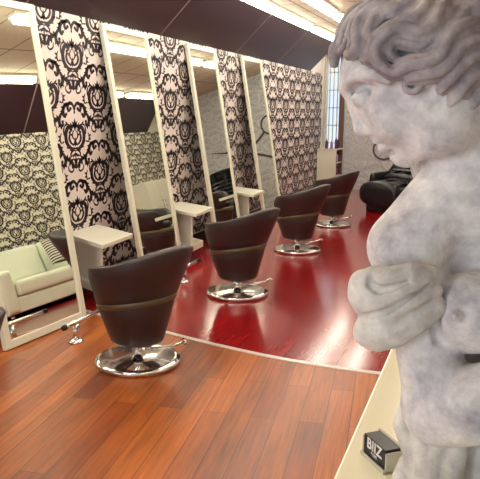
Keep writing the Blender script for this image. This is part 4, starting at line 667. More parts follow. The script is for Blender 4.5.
  ['c',[[-0.1055,0.0999,0.8316,0.0035],[-0.1085,0.0992,0.8346,0.0039],[-0.1117,0.0983,0.8374,0.0042],[-0.1143,0.0975,0.8399,0.0045],[-0.1162,0.0969,0.8422,0.0048],[-0.1173,0.0966,0.8444,0.0051],[-0.1183,0.0963,0.8473,0.0054],[-0.1191,0.096,0.8504,0.0058],[-0.1194,0.0958,0.8533,0.0061],[-0.1192,0.0958,0.8559,0.0064],[-0.1188,0.0959,0.858,0.0065],[-0.1178,0.0961,0.8608,0.0065],[-0.1159,0.0965,0.8644,0.0065],[-0.1132,0.097,0.8682,0.0065],[-0.1101,0.0975,0.8719,0.0065],[-0.1068,0.098,0.8751,0.0065],[-0.103,0.0985,0.8782,0.0065],[-0.0988,0.0991,0.8812,0.0065],[-0.0945,0.0996,0.8837,0.0065],[-0.0904,0.1001,0.8855,0.0065],[-0.0869,0.1006,0.8864,0.0065],[-0.0833,0.1014,0.8863,0.0065],[-0.0779,0.1028,0.8851,0.0065],[-0.071,0.1045,0.8832,0.0065],[-0.063,0.106,0.8813,0.0065],[-0.0547,0.107,0.8807,0.0065],[-0.0475,0.1071,0.8816,0.0065],[-0.0411,0.1067,0.8832,0.0065],[-0.0352,0.1058,0.8857,0.0065],[-0.0299,0.1043,0.8891,0.0065],[-0.0253,0.102,0.8935,0.0065],[-0.0219,0.0988,0.8991,0.0064],[-0.0202,0.0947,0.9054,0.0061],[-0.0194,0.09,0.9114,0.0058],[-0.0189,0.0851,0.9168,0.0054],[-0.0185,0.0802,0.9214,0.0051],[-0.0179,0.0749,0.9253,0.0048],[-0.0175,0.0689,0.9291,0.0045],[-0.0173,0.062,0.9325,0.0042],[-0.0175,0.0535,0.9357,0.0039],[-0.0186,0.0423,0.9384,0.0035]],0.002,'+'],
  ['c',[[-0.13,-0.1009,0.8201,0.0027],[-0.133,-0.1,0.8214,0.003],[-0.1362,-0.099,0.8228,0.0032],[-0.1395,-0.0978,0.8243,0.0034],[-0.1428,-0.0965,0.8261,0.0037],[-0.1458,-0.0953,0.8284,0.0039],[-0.1482,-0.0943,0.8313,0.0042],[-0.15,-0.0934,0.8345,0.0044],[-0.1512,-0.0927,0.8379,0.0046],[-0.1517,-0.0922,0.8416,0.0049],[-0.1511,-0.092,0.8454,0.0049],[-0.1495,-0.0922,0.8489,0.0049],[-0.1473,-0.0926,0.8518,0.0049],[-0.1445,-0.0932,0.8543,0.0049],[-0.1413,-0.0939,0.8564,0.0049],[-0.1374,-0.0949,0.8577,0.0049],[-0.1332,-0.0961,0.8579,0.0049],[-0.1295,-0.0974,0.8571,0.0049],[-0.1262,-0.0985,0.8561,0.0049],[-0.1232,-0.0994,0.8552,0.0049],[-0.1202,-0.1002,0.8546,0.0049],[-0.1166,-0.101,0.8539,0.0049],[-0.1128,-0.1018,0.8531,0.0049],[-0.1093,-0.1023,0.8525,0.0049],[-0.1063,-0.1027,0.8524,0.0049],[-0.1036,-0.1027,0.8529,0.0049],[-0.1006,-0.1025,0.8542,0.0049],[-0.097,-0.102,0.8562,0.0049],[-0.0933,-0.1012,0.8588,0.0049],[-0.0897,-0.0999,0.8619,0.0049],[-0.0864,-0.0985,0.8653,0.0049],[-0.0835,-0.0966,0.8691,0.0049],[-0.0803,-0.094,0.8738,0.0046],[-0.0769,-0.0905,0.8795,0.0044],[-0.0727,-0.086,0.8856,0.0042],[-0.0676,-0.0809,0.8917,0.0039],[-0.0615,-0.0752,0.8972,0.0037],[-0.0549,-0.0688,0.9024,0.0034],[-0.0477,-0.0615,0.9075,0.0032],[-0.0401,-0.0527,0.9127,0.003],[-0.0317,-0.0411,0.9185,0.0027]],0.002,'+'],
  ['c',[[-0.1297,-0.1064,0.8228,0.0037],[-0.1326,-0.1056,0.8244,0.004],[-0.1357,-0.1046,0.826,0.0043],[-0.1387,-0.1036,0.8277,0.0046],[-0.1414,-0.1026,0.8294,0.005],[-0.1435,-0.1017,0.8313,0.0053],[-0.145,-0.1011,0.8335,0.0056],[-0.146,-0.1005,0.8358,0.0059],[-0.1467,-0.1001,0.8382,0.0063],[-0.1468,-0.0998,0.8405,0.0066],[-0.1465,-0.0998,0.8426,0.0066],[-0.1455,-0.0999,0.8446,0.0066],[-0.144,-0.1002,0.8467,0.0066],[-0.142,-0.1006,0.8485,0.0066],[-0.1397,-0.1012,0.85,0.0066],[-0.1373,-0.1018,0.8508,0.0066],[-0.1348,-0.1026,0.8509,0.0066],[-0.132,-0.1035,0.8503,0.0066],[-0.129,-0.1045,0.8494,0.0066],[-0.1258,-0.1055,0.8484,0.0066],[-0.1225,-0.1064,0.8478,0.0066],[-0.1189,-0.1072,0.8471,0.0066],[-0.1151,-0.108,0.8463,0.0066],[-0.1111,-0.1086,0.8457,0.0066],[-0.1071,-0.1091,0.8455,0.0066],[-0.1031,-0.1092,0.8463,0.0066],[-0.0991,-0.109,0.8479,0.0066],[-0.0949,-0.1085,0.8503,0.0066],[-0.0907,-0.1075,0.8533,0.0066],[-0.0866,-0.1062,0.8568,0.0066],[-0.0827,-0.1045,0.8607,0.0066],[-0.0793,-0.1023,0.8653,0.0066],[-0.0762,-0.0994,0.8706,0.0063],[-0.073,-0.0959,0.8764,0.0059],[-0.0694,-0.0918,0.8823,0.0056],[-0.065,-0.0872,0.8878,0.0053],[-0.0598,-0.0821,0.893,0.005],[-0.0537,-0.0761,0.8981,0.0046],[-0.0469,-0.069,0.9032,0.0043],[-0.0396,-0.0604,0.9087,0.004],[-0.0316,-0.0493,0.9146,0.0037]],0.002,'+'],
  ['c',[[-0.1271,-0.1021,0.8261,0.0027],[-0.13,-0.1013,0.8281,0.003],[-0.1331,-0.1004,0.83,0.0032],[-0.1358,-0.0995,0.8319,0.0034],[-0.1378,-0.0987,0.8336,0.0037],[-0.139,-0.0982,0.835,0.0039],[-0.1396,-0.0979,0.8364,0.0042],[-0.14,-0.0977,0.838,0.0044],[-0.1401,-0.0975,0.8394,0.0046],[-0.1398,-0.0975,0.8403,0.0049],[-0.1397,-0.0975,0.8407,0.0049],[-0.1394,-0.0976,0.8414,0.0049],[-0.1385,-0.0978,0.8425,0.0049],[-0.1372,-0.098,0.8437,0.0049],[-0.1359,-0.0984,0.8446,0.0049],[-0.135,-0.0986,0.845,0.0049],[-0.134,-0.0989,0.845,0.0049],[-0.1322,-0.0995,0.8446,0.0049],[-0.1294,-0.1005,0.8437,0.0049],[-0.126,-0.1015,0.8427,0.0049],[-0.1223,-0.1025,0.8419,0.0049],[-0.1188,-0.1033,0.8413,0.0049],[-0.1149,-0.1041,0.8405,0.0049],[-0.1104,-0.1048,0.8398,0.0049],[-0.1053,-0.1054,0.8396,0.0049],[-0.1,-0.1056,0.8406,0.0049],[-0.0949,-0.1054,0.8427,0.0049],[-0.0901,-0.1049,0.8454,0.0049],[-0.0854,-0.1039,0.8488,0.0049],[-0.0808,-0.1026,0.8527,0.0049],[-0.0763,-0.1007,0.8572,0.0049],[-0.0723,-0.0981,0.8627,0.0049],[-0.0692,-0.095,0.8687,0.0046],[-0.0663,-0.0915,0.8746,0.0044],[-0.0632,-0.0877,0.8802,0.0042],[-0.0596,-0.0836,0.8853,0.0039],[-0.0551,-0.079,0.8901,0.0037],[-0.0495,-0.0734,0.8952,0.0034],[-0.0431,-0.0666,0.9005,0.0032],[-0.036,-0.0582,0.9061,0.003],[-0.0283,-0.0475,0.9123,0.0027]],0.002,'+'],
  ['c',[[-0.0835,0.1009,0.8342,0.0027],[-0.0876,0.1,0.8357,0.003],[-0.092,0.099,0.8372,0.0032],[-0.0965,0.0978,0.8388,0.0034],[-0.101,0.0965,0.8407,0.0037],[-0.1051,0.0953,0.8433,0.0039],[-0.1085,0.0943,0.8466,0.0042],[-0.111,0.0934,0.8502,0.0044],[-0.1128,0.0927,0.8541,0.0046],[-0.1136,0.0922,0.8584,0.0049],[-0.113,0.092,0.8629,0.0049],[-0.111,0.0922,0.8669,0.0049],[-0.1082,0.0926,0.8705,0.0049],[-0.1047,0.0932,0.8736,0.0049],[-0.1005,0.0939,0.8762,0.0049],[-0.0954,0.0949,0.8781,0.0049],[-0.0898,0.0961,0.8785,0.0049],[-0.0847,0.0974,0.8779,0.0049],[-0.0802,0.0985,0.877,0.0049],[-0.0762,0.0994,0.8761,0.0049],[-0.0721,0.1002,0.8755,0.0049],[-0.0673,0.101,0.8749,0.0049],[-0.0624,0.1018,0.8741,0.0049],[-0.0579,0.1023,0.8736,0.0049],[-0.0541,0.1027,0.8735,0.0049],[-0.0508,0.1027,0.8741,0.0049],[-0.0472,0.1025,0.8756,0.0049],[-0.0432,0.102,0.8779,0.0049],[-0.0393,0.1012,0.8809,0.0049],[-0.0356,0.0999,0.8843,0.0049],[-0.0326,0.0985,0.8879,0.0049],[-0.0302,0.0966,0.892,0.0049],[-0.0281,0.094,0.8969,0.0046],[-0.0261,0.0905,0.9027,0.0044],[-0.024,0.086,0.9086,0.0042],[-0.0212,0.0809,0.9141,0.0039],[-0.0177,0.0752,0.9188,0.0037],[-0.0141,0.0688,0.9227,0.0034],[-0.0107,0.0615,0.9261,0.0032],[-0.0079,0.0527,0.9291,0.003],[-0.0062,0.0411,0.9316,0.0027]],0.002,'+'],
  ['c',[[-0.0804,0.1064,0.8383,0.0037],[-0.0844,0.1056,0.8402,0.004],[-0.0886,0.1046,0.842,0.0043],[-0.0928,0.1036,0.8438,0.0046],[-0.0964,0.1026,0.8458,0.005],[-0.0993,0.1017,0.8479,0.0053],[-0.1014,0.1011,0.8504,0.0056],[-0.103,0.1005,0.8531,0.0059],[-0.104,0.1001,0.8559,0.0063],[-0.1043,0.0998,0.8586,0.0066],[-0.1039,0.0998,0.8611,0.0066],[-0.1027,0.0999,0.8635,0.0066],[-0.1007,0.1002,0.866,0.0066],[-0.0981,0.1006,0.8683,0.0066],[-0.0951,0.1012,0.8702,0.0066],[-0.0919,0.1018,0.8714,0.0066],[-0.0884,0.1026,0.8717,0.0066],[-0.0846,0.1035,0.8712,0.0066],[-0.0805,0.1045,0.8703,0.0066],[-0.0761,0.1055,0.8693,0.0066],[-0.0716,0.1064,0.8687,0.0066],[-0.0668,0.1072,0.8681,0.0066],[-0.0618,0.108,0.8673,0.0066],[-0.0566,0.1086,0.8666,0.0066],[-0.0514,0.1091,0.8666,0.0066],[-0.0465,0.1092,0.8675,0.0066],[-0.0417,0.109,0.8695,0.0066],[-0.0369,0.1085,0.8723,0.0066],[-0.0323,0.1075,0.8757,0.0066],[-0.0281,0.1062,0.8796,0.0066],[-0.0245,0.1045,0.8839,0.0066],[-0.0217,0.1023,0.8889,0.0066],[-0.0198,0.0994,0.8946,0.0063],[-0.0182,0.0959,0.9006,0.0059],[-0.0165,0.0918,0.9063,0.0056],[-0.0143,0.0872,0.9115,0.0053],[-0.0113,0.0821,0.916,0.005],[-0.0082,0.0761,0.9201,0.0046],[-0.005,0.069,0.9237,0.0043],[-0.0023,0.0604,0.9271,0.004],[-0.0007,0.0493,0.9301,0.0037]],0.002,'+'],
  ['c',[[-0.0795,0.1021,0.8417,0.0027],[-0.0833,0.1013,0.844,0.003],[-0.0875,0.1004,0.8461,0.0032],[-0.0912,0.0995,0.8482,0.0034],[-0.094,0.0987,0.8501,0.0037],[-0.0957,0.0982,0.8517,0.0039],[-0.0965,0.0979,0.8533,0.0042],[-0.0971,0.0977,0.8551,0.0044],[-0.0973,0.0975,0.8567,0.0046],[-0.097,0.0975,0.8579,0.0049],[-0.0969,0.0975,0.8584,0.0049],[-0.0964,0.0976,0.8592,0.0049],[-0.0953,0.0978,0.8606,0.0049],[-0.0936,0.098,0.8621,0.0049],[-0.0919,0.0984,0.8632,0.0049],[-0.0906,0.0986,0.8637,0.0049],[-0.0894,0.0989,0.8637,0.0049],[-0.0869,0.0995,0.8634,0.0049],[-0.0831,0.1005,0.8626,0.0049],[-0.0784,0.1015,0.8615,0.0049],[-0.0735,0.1025,0.8608,0.0049],[-0.0688,0.1033,0.8602,0.0049],[-0.0637,0.1041,0.8594,0.0049],[-0.0578,0.1048,0.8587,0.0049],[-0.0513,0.1054,0.8586,0.0049],[-0.0447,0.1056,0.8599,0.0049],[-0.0387,0.1054,0.8623,0.0049],[-0.0332,0.1049,0.8655,0.0049],[-0.028,0.1039,0.8694,0.0049],[-0.0234,0.1026,0.8738,0.0049],[-0.0192,0.1007,0.8788,0.0049],[-0.016,0.0981,0.8847,0.0049],[-0.0142,0.095,0.8911,0.0046],[-0.013,0.0915,0.8972,0.0044],[-0.0118,0.0877,0.9027,0.0042],[-0.0102,0.0836,0.9075,0.0039],[-0.0079,0.079,0.9118,0.0037],[-0.0051,0.0734,0.916,0.0034],[-0.0023,0.0666,0.9199,0.0032],[0.0002,0.0582,0.9236,0.003],[0.0016,0.0475,0.9269,0.0027]],0.002,'+'],
  ['c',[[-0.1593,-0.0939,0.8221,0.0038],[-0.1547,-0.0964,0.82,0.0041],[-0.1501,-0.0985,0.8175,0.0044],[-0.146,-0.1003,0.8156,0.0048],[-0.1426,-0.1017,0.8145,0.0051],[-0.1403,-0.1027,0.8145,0.0054],[-0.1383,-0.1037,0.8155,0.0058],[-0.1355,-0.1051,0.8175,0.0061],[-0.132,-0.1067,0.8206,0.0064],[-0.1276,-0.1083,0.824,0.0068],[-0.1221,-0.1098,0.8267,0.0068],[-0.1162,-0.111,0.828,0.0068],[-0.111,-0.1118,0.8283,0.0068],[-0.1066,-0.1123,0.8284,0.0068],[-0.1031,-0.1126,0.8287,0.0068],[-0.1001,-0.1128,0.8295,0.0068],[-0.0969,-0.1129,0.8308,0.0068],[-0.0933,-0.1128,0.8326,0.0068],[-0.09,-0.1125,0.8347,0.0068],[-0.087,-0.1122,0.8371,0.0068],[-0.0846,-0.1117,0.8394,0.0068],[-0.0828,-0.1111,0.8421,0.0068],[-0.081,-0.1101,0.8458,0.0068],[-0.079,-0.1087,0.8506,0.0068],[-0.0765,-0.1066,0.856,0.0068],[-0.0731,-0.1042,0.8614,0.0068],[-0.0693,-0.1016,0.8661,0.0068],[-0.0654,-0.0987,0.8705,0.0068],[-0.0608,-0.0954,0.8749,0.0068],[-0.0553,-0.0914,0.8791,0.0068],[-0.0488,-0.0869,0.8831,0.0068],[-0.0413,-0.082,0.8865,0.0068],[-0.0332,-0.0769,0.8889,0.0064],[-0.0249,-0.0714,0.8909,0.0061],[-0.0164,-0.0652,0.8928,0.0058],[-0.0079,-0.0582,0.8948,0.0054],[0.0011,-0.0496,0.897,0.0051],[0.0112,-0.0383,0.8994,0.0048],[0.0243,-0.0189,0.9029,0.0044],[0.0351,-0.006,0.9054,0.0041],[0.0414,-0.006,0.9061,0.0038]],0.002,'+'],
  ['c',[[-0.1623,-0.0986,0.8174,0.0051],[-0.1581,-0.1009,0.815,0.0055],[-0.1537,-0.1029,0.8123,0.006],[-0.1493,-0.1046,0.8097,0.0064],[-0.145,-0.1064,0.8079,0.0069],[-0.1408,-0.1082,0.8072,0.0073],[-0.1367,-0.1102,0.8081,0.0078],[-0.1327,-0.1122,0.8104,0.0082],[-0.1287,-0.114,0.8132,0.0087],[-0.1246,-0.1156,0.816,0.0091],[-0.1205,-0.1168,0.818,0.0092],[-0.1162,-0.1177,0.8189,0.0092],[-0.1117,-0.1184,0.8192,0.0092],[-0.1073,-0.119,0.8193,0.0092],[-0.1029,-0.1195,0.8197,0.0092],[-0.0987,-0.1198,0.8207,0.0092],[-0.0946,-0.1199,0.8224,0.0092],[-0.0904,-0.1199,0.8246,0.0092],[-0.0864,-0.1197,0.8271,0.0092],[-0.0827,-0.1193,0.83,0.0092],[-0.0794,-0.1186,0.8333,0.0092],[-0.0766,-0.1178,0.8373,0.0092],[-0.0744,-0.1166,0.8419,0.0092],[-0.0724,-0.1151,0.8468,0.0092],[-0.0701,-0.1134,0.8516,0.0092],[-0.0673,-0.1114,0.856,0.0092],[-0.0641,-0.1091,0.86,0.0092],[-0.0606,-0.1067,0.8639,0.0092],[-0.0567,-0.1039,0.8676,0.0092],[-0.0523,-0.1009,0.8711,0.0092],[-0.0471,-0.0975,0.8742,0.0092],[-0.0411,-0.0937,0.877,0.0091],[-0.0341,-0.0893,0.8794,0.0087],[-0.0266,-0.0843,0.8816,0.0082],[-0.0186,-0.0786,0.8838,0.0078],[-0.0104,-0.0721,0.8861,0.0073],[-0.002,-0.0645,0.8884,0.0069],[0.0071,-0.0552,0.8909,0.0064],[0.0174,-0.0425,0.8938,0.006],[0.0342,-0.0127,0.899,0.0055],[0.0403,-0.0127,0.9002,0.0051]],0.002,'+'],
  ['c',[[-0.1627,-0.0896,0.8136,0.0038],[-0.1586,-0.0916,0.8109,0.0041],[-0.1544,-0.0934,0.8078,0.0044],[-0.1498,-0.0951,0.8047,0.0048],[-0.1444,-0.0971,0.802,0.0051],[-0.1382,-0.0997,0.8006,0.0054],[-0.1319,-0.1027,0.8016,0.0058],[-0.1266,-0.1053,0.8041,0.0061],[-0.1221,-0.1074,0.8068,0.0064],[-0.1183,-0.1088,0.8089,0.0068],[-0.1154,-0.1097,0.8102,0.0068],[-0.1126,-0.1103,0.8107,0.0068],[-0.1089,-0.111,0.811,0.0068],[-0.1044,-0.1116,0.8111,0.0068],[-0.0991,-0.1122,0.8116,0.0068],[-0.0935,-0.1127,0.8129,0.0068],[-0.0885,-0.113,0.8151,0.0068],[-0.0837,-0.1131,0.8175,0.0068],[-0.079,-0.1129,0.8205,0.0068],[-0.0744,-0.1125,0.8241,0.0068],[-0.0701,-0.1117,0.8284,0.0068],[-0.0665,-0.1106,0.8337,0.0068],[-0.0638,-0.1092,0.8392,0.0068],[-0.0617,-0.1077,0.8443,0.0068],[-0.0597,-0.1062,0.8485,0.0068],[-0.0575,-0.1046,0.8521,0.0068],[-0.0546,-0.1027,0.8555,0.0068],[-0.0515,-0.1006,0.859,0.0068],[-0.0483,-0.0984,0.862,0.0068],[-0.0449,-0.0961,0.8647,0.0068],[-0.041,-0.0937,0.8671,0.0068],[-0.0363,-0.0909,0.8693,0.0068],[-0.0304,-0.0872,0.8718,0.0064],[-0.0235,-0.0827,0.8742,0.0061],[-0.0158,-0.0773,0.8767,0.0058],[-0.0079,-0.0711,0.8793,0.0054],[0.0001,-0.0641,0.882,0.0051],[0.0085,-0.0559,0.8847,0.0048],[0.018,-0.0454,0.8876,0.0044],[0.0296,-0.0295,0.8912,0.0041],[0.0442,-0.006,0.896,0.0038]],0.002,'+'],
  ['c',[[-0.1219,0.0939,0.8355,0.0038],[-0.1153,0.0964,0.8334,0.0041],[-0.1088,0.0985,0.8308,0.0044],[-0.103,0.1003,0.8287,0.0048],[-0.0983,0.1017,0.8277,0.0051],[-0.095,0.1027,0.8278,0.0054],[-0.0921,0.1037,0.8291,0.0058],[-0.0881,0.1051,0.8318,0.0061],[-0.083,0.1067,0.8358,0.0064],[-0.0768,0.1083,0.8402,0.0068],[-0.0693,0.1098,0.8437,0.0068],[-0.0615,0.111,0.8455,0.0068],[-0.0547,0.1118,0.8461,0.0068],[-0.0489,0.1123,0.8463,0.0068],[-0.0445,0.1126,0.8467,0.0068],[-0.0408,0.1128,0.8476,0.0068],[-0.0367,0.1129,0.8493,0.0068],[-0.0324,0.1128,0.8515,0.0068],[-0.0285,0.1125,0.854,0.0068],[-0.025,0.1122,0.8568,0.0068],[-0.0224,0.1117,0.8596,0.0068],[-0.0205,0.1111,0.8627,0.0068],[-0.019,0.1101,0.8671,0.0068],[-0.0174,0.1087,0.8726,0.0068],[-0.0156,0.1066,0.8788,0.0068],[-0.013,0.1042,0.8847,0.0068],[-0.0102,0.1016,0.8897,0.0068],[-0.0073,0.0987,0.8942,0.0068],[-0.004,0.0954,0.8986,0.0068],[-0,0.0914,0.9026,0.0068],[0.0046,0.0869,0.906,0.0068],[0.0101,0.082,0.9085,0.0068],[0.0159,0.0769,0.9098,0.0064],[0.0216,0.0714,0.9105,0.0061],[0.0269,0.0652,0.9108,0.0058],[0.0314,0.0582,0.911,0.0054],[0.0352,0.0496,0.9109,0.0051],[0.038,0.0383,0.9102,0.0048],[0.0377,0.0189,0.9082,0.0044],[0.0395,0.006,0.9071,0.0041],[0.0458,0.006,0.9079,0.0038]],0.002,'+'],
  ['c',[[-0.1234,0.0986,0.8307,0.0051],[-0.1173,0.1009,0.8281,0.0055],[-0.1111,0.1029,0.8251,0.006],[-0.105,0.1046,0.8223,0.0064],[-0.099,0.1064,0.8203,0.0069],[-0.0929,0.1082,0.8197,0.0073],[-0.087,0.1102,0.8211,0.0078],[-0.081,0.1122,0.8241,0.0082],[-0.0752,0.114,0.8279,0.0087],[-0.0694,0.1156,0.8315,0.0091],[-0.0636,0.1168,0.8341,0.0092],[-0.0577,0.1177,0.8354,0.0092],[-0.0518,0.1184,0.8359,0.0092],[-0.046,0.119,0.8361,0.0092],[-0.0403,0.1195,0.8366,0.0092],[-0.0349,0.1198,0.838,0.0092],[-0.0296,0.1199,0.8402,0.0092],[-0.0245,0.1199,0.8428,0.0092],[-0.0196,0.1197,0.8459,0.0092],[-0.0152,0.1193,0.8495,0.0092],[-0.0115,0.1186,0.8535,0.0092],[-0.0087,0.1178,0.8582,0.0092],[-0.0067,0.1166,0.8636,0.0092],[-0.0052,0.1151,0.8694,0.0092],[-0.0035,0.1134,0.8749,0.0092],[-0.0014,0.1114,0.8799,0.0092],[0.0011,0.1091,0.8843,0.0092],[0.0037,0.1067,0.8884,0.0092],[0.0066,0.1039,0.8922,0.0092],[0.0099,0.1009,0.8955,0.0092],[0.0137,0.0975,0.8984,0.0092],[0.0183,0.0937,0.9006,0.0091],[0.0234,0.0893,0.9022,0.0087],[0.0288,0.0843,0.9035,0.0082],[0.034,0.0786,0.9044,0.0078],[0.0386,0.0721,0.9052,0.0073],[0.0425,0.0645,0.9057,0.0069],[0.0458,0.0552,0.9058,0.0064],[0.0478,0.0425,0.9053,0.006],[0.0434,0.0127,0.9024,0.0055],[0.0497,0.0127,0.9037,0.0051]],0.002,'+'],
  ['c',[[-0.1277,0.0896,0.8249,0.0038],[-0.122,0.0916,0.8219,0.0041],[-0.1163,0.0934,0.8185,0.0044],[-0.11,0.0951,0.815,0.0048],[-0.1027,0.0971,0.8121,0.0051],[-0.094,0.0997,0.8107,0.0054],[-0.0849,0.1027,0.8123,0.0058],[-0.0772,0.1053,0.8155,0.0061],[-0.0707,0.1074,0.819,0.0064],[-0.0653,0.1088,0.8218,0.0068],[-0.0613,0.1097,0.8235,0.0068],[-0.0575,0.1103,0.8243,0.0068],[-0.0526,0.111,0.8246,0.0068],[-0.0466,0.1116,0.8249,0.0068],[-0.0398,0.1122,0.8255,0.0068],[-0.0327,0.1127,0.8273,0.0068],[-0.0263,0.113,0.8299,0.0068],[-0.0204,0.1131,0.833,0.0068],[-0.0147,0.1129,0.8366,0.0068],[-0.0094,0.1125,0.8409,0.0068],[-0.0046,0.1117,0.8461,0.0068],[-0.0008,0.1106,0.8524,0.0068],[0.0015,0.1092,0.8589,0.0068],[0.0031,0.1077,0.8647,0.0068],[0.0044,0.1062,0.8696,0.0068],[0.0061,0.1046,0.8735,0.0068],[0.0083,0.1027,0.8772,0.0068],[0.0106,0.1006,0.8809,0.0068],[0.0129,0.0984,0.884,0.0068],[0.0155,0.0961,0.8867,0.0068],[0.0184,0.0937,0.8889,0.0068],[0.022,0.0909,0.8908,0.0068],[0.0263,0.0872,0.8927,0.0064],[0.0312,0.0827,0.8944,0.0061],[0.0362,0.0773,0.8959,0.0058],[0.0408,0.0711,0.8972,0.0054],[0.0447,0.0641,0.8983,0.0051],[0.048,0.0559,0.8991,0.0048],[0.0506,0.0454,0.8994,0.0044],[0.0511,0.0295,0.899,0.0041],[0.0487,0.006,0.8976,0.0038]],0.002,'+'],
  ['c',[[-0.1211,-0.1048,0.8021,0.0035],[-0.1184,-0.1059,0.8036,0.004],[-0.1158,-0.1069,0.8052,0.0044],[-0.113,-0.1079,0.8068,0.0048],[-0.1098,-0.1088,0.8085,0.0052],[-0.1058,-0.1097,0.8102,0.0056],[-0.1007,-0.1105,0.812,0.006],[-0.095,-0.1111,0.8136,0.0065],[-0.0892,-0.1114,0.8148,0.0065],[-0.084,-0.1115,0.8161,0.0065],[-0.08,-0.1114,0.8177,0.0065],[-0.0769,-0.1112,0.8198,0.0065],[-0.0738,-0.111,0.8224,0.0065],[-0.0707,-0.1105,0.8255,0.0065],[-0.0676,-0.1099,0.829,0.0065],[-0.0646,-0.109,0.8325,0.0065],[-0.0621,-0.1081,0.8357,0.0065],[-0.0599,-0.107,0.8395,0.0065],[-0.0571,-0.1054,0.8442,0.0065],[-0.0531,-0.103,0.8494,0.0065],[-0.0472,-0.0998,0.8543,0.0065],[-0.04,-0.096,0.8584,0.0065],[-0.0321,-0.0917,0.8617,0.0065],[-0.0237,-0.0869,0.8647,0.0065],[-0.015,-0.0816,0.8668,0.006],[-0.0065,-0.076,0.8688,0.0056],[0.0021,-0.0699,0.8704,0.0052],[0.0108,-0.0633,0.8716,0.0048],[0.0196,-0.0559,0.8727,0.0044],[0.0288,-0.0471,0.8739,0.004],[0.0393,-0.035,0.8756,0.0035]],0.002,'+'],
  ['c',[[-0.1206,-0.1103,0.7975,0.0048],[-0.1177,-0.1114,0.7985,0.0053],[-0.1149,-0.1124,0.7996,0.0059],[-0.112,-0.1133,0.8007,0.0065],[-0.1088,-0.1142,0.8018,0.007],[-0.1049,-0.115,0.803,0.0076],[-0.1001,-0.1158,0.8041,0.0081],[-0.0943,-0.1164,0.8052,0.0087],[-0.0883,-0.1168,0.8064,0.0087],[-0.0825,-0.117,0.808,0.0087],[-0.0773,-0.1169,0.81,0.0087],[-0.0731,-0.1168,0.8128,0.0087],[-0.0693,-0.1165,0.816,0.0087],[-0.0658,-0.1161,0.8195,0.0087],[-0.0625,-0.1154,0.8232,0.0087],[-0.0592,-0.1146,0.8269,0.0087],[-0.0563,-0.1135,0.8309,0.0087],[-0.0538,-0.1123,0.8351,0.0087],[-0.0513,-0.1108,0.8394,0.0087],[-0.0482,-0.109,0.8434,0.0087],[-0.0439,-0.1067,0.8471,0.0087],[-0.0381,-0.1038,0.8502,0.0087],[-0.0312,-0.1002,0.8532,0.0087],[-0.0235,-0.0958,0.8558,0.0087],[-0.0154,-0.0909,0.8583,0.0081],[-0.0074,-0.0856,0.8606,0.0076],[0.0004,-0.08,0.8626,0.007],[0.0084,-0.0739,0.8642,0.0065],[0.0167,-0.0669,0.8657,0.0059],[0.0256,-0.0585,0.8674,0.0053],[0.0357,-0.0474,0.8694,0.0048]],0.002,'+'],
  ['c',[[-0.117,-0.103,0.7935,0.0035],[-0.1138,-0.104,0.7941,0.004],[-0.1108,-0.1049,0.7946,0.0044],[-0.1077,-0.1057,0.7952,0.0048],[-0.1044,-0.1065,0.7958,0.0052],[-0.1006,-0.1072,0.7964,0.0056],[-0.0959,-0.1079,0.7969,0.006],[-0.0901,-0.1085,0.7975,0.0065],[-0.0837,-0.1089,0.7988,0.0065],[-0.0771,-0.1092,0.8005,0.0065],[-0.0708,-0.1093,0.8031,0.0065],[-0.0654,-0.1092,0.8065,0.0065],[-0.0609,-0.109,0.8104,0.0065],[-0.057,-0.1085,0.8144,0.0065],[-0.0535,-0.1079,0.8184,0.0065],[-0.0499,-0.107,0.8224,0.0065],[-0.0464,-0.1058,0.8271,0.0065],[-0.0437,-0.1044,0.8318,0.0065],[-0.0414,-0.1031,0.8357,0.0065],[-0.0391,-0.1018,0.8387,0.0065],[-0.0364,-0.1004,0.841,0.0065],[-0.0319,-0.0982,0.8434,0.0065],[-0.0259,-0.0952,0.846,0.0065],[-0.0187,-0.0914,0.8484,0.0065],[-0.0111,-0.0868,0.8513,0.006],[-0.0037,-0.0818,0.854,0.0056],[0.0034,-0.0767,0.8563,0.0052],[0.0108,-0.071,0.8583,0.0048],[0.0188,-0.0644,0.8603,0.0044],[0.0275,-0.0563,0.8624,0.004],[0.0373,-0.0459,0.8649,0.0035]],0.002,'+'],
  ['c',[[-0.0707,0.1048,0.813,0.0035],[-0.0669,0.1059,0.8151,0.004],[-0.0632,0.1069,0.8171,0.0044],[-0.0593,0.1079,0.8191,0.0048],[-0.0549,0.1088,0.8213,0.0052],[-0.0495,0.1097,0.8236,0.0056],[-0.0428,0.1105,0.8259,0.006],[-0.0354,0.1111,0.8279,0.0065],[-0.0282,0.1114,0.8294,0.0065],[-0.0218,0.1115,0.8311,0.0065],[-0.0169,0.1114,0.833,0.0065],[-0.0131,0.1112,0.8355,0.0065],[-0.0096,0.111,0.8386,0.0065],[-0.0061,0.1105,0.8423,0.0065],[-0.0027,0.1099,0.8465,0.0065],[0.0005,0.109,0.8506,0.0065],[0.0028,0.1081,0.8544,0.0065],[0.0048,0.107,0.8588,0.0065],[0.0071,0.1054,0.8641,0.0065],[0.0104,0.103,0.8699,0.0065],[0.0152,0.0998,0.8752,0.0065],[0.0212,0.096,0.8791,0.0065],[0.0275,0.0917,0.882,0.0065],[0.0339,0.0869,0.8844,0.0065],[0.0403,0.0816,0.8856,0.006],[0.046,0.076,0.8864,0.0056],[0.0512,0.0699,0.8867,0.0052],[0.056,0.0633,0.8865,0.0048],[0.0602,0.0559,0.8859,0.0044],[0.0636,0.0471,0.885,0.004],[0.0656,0.035,0.8838,0.0035]],0.002,'+'],
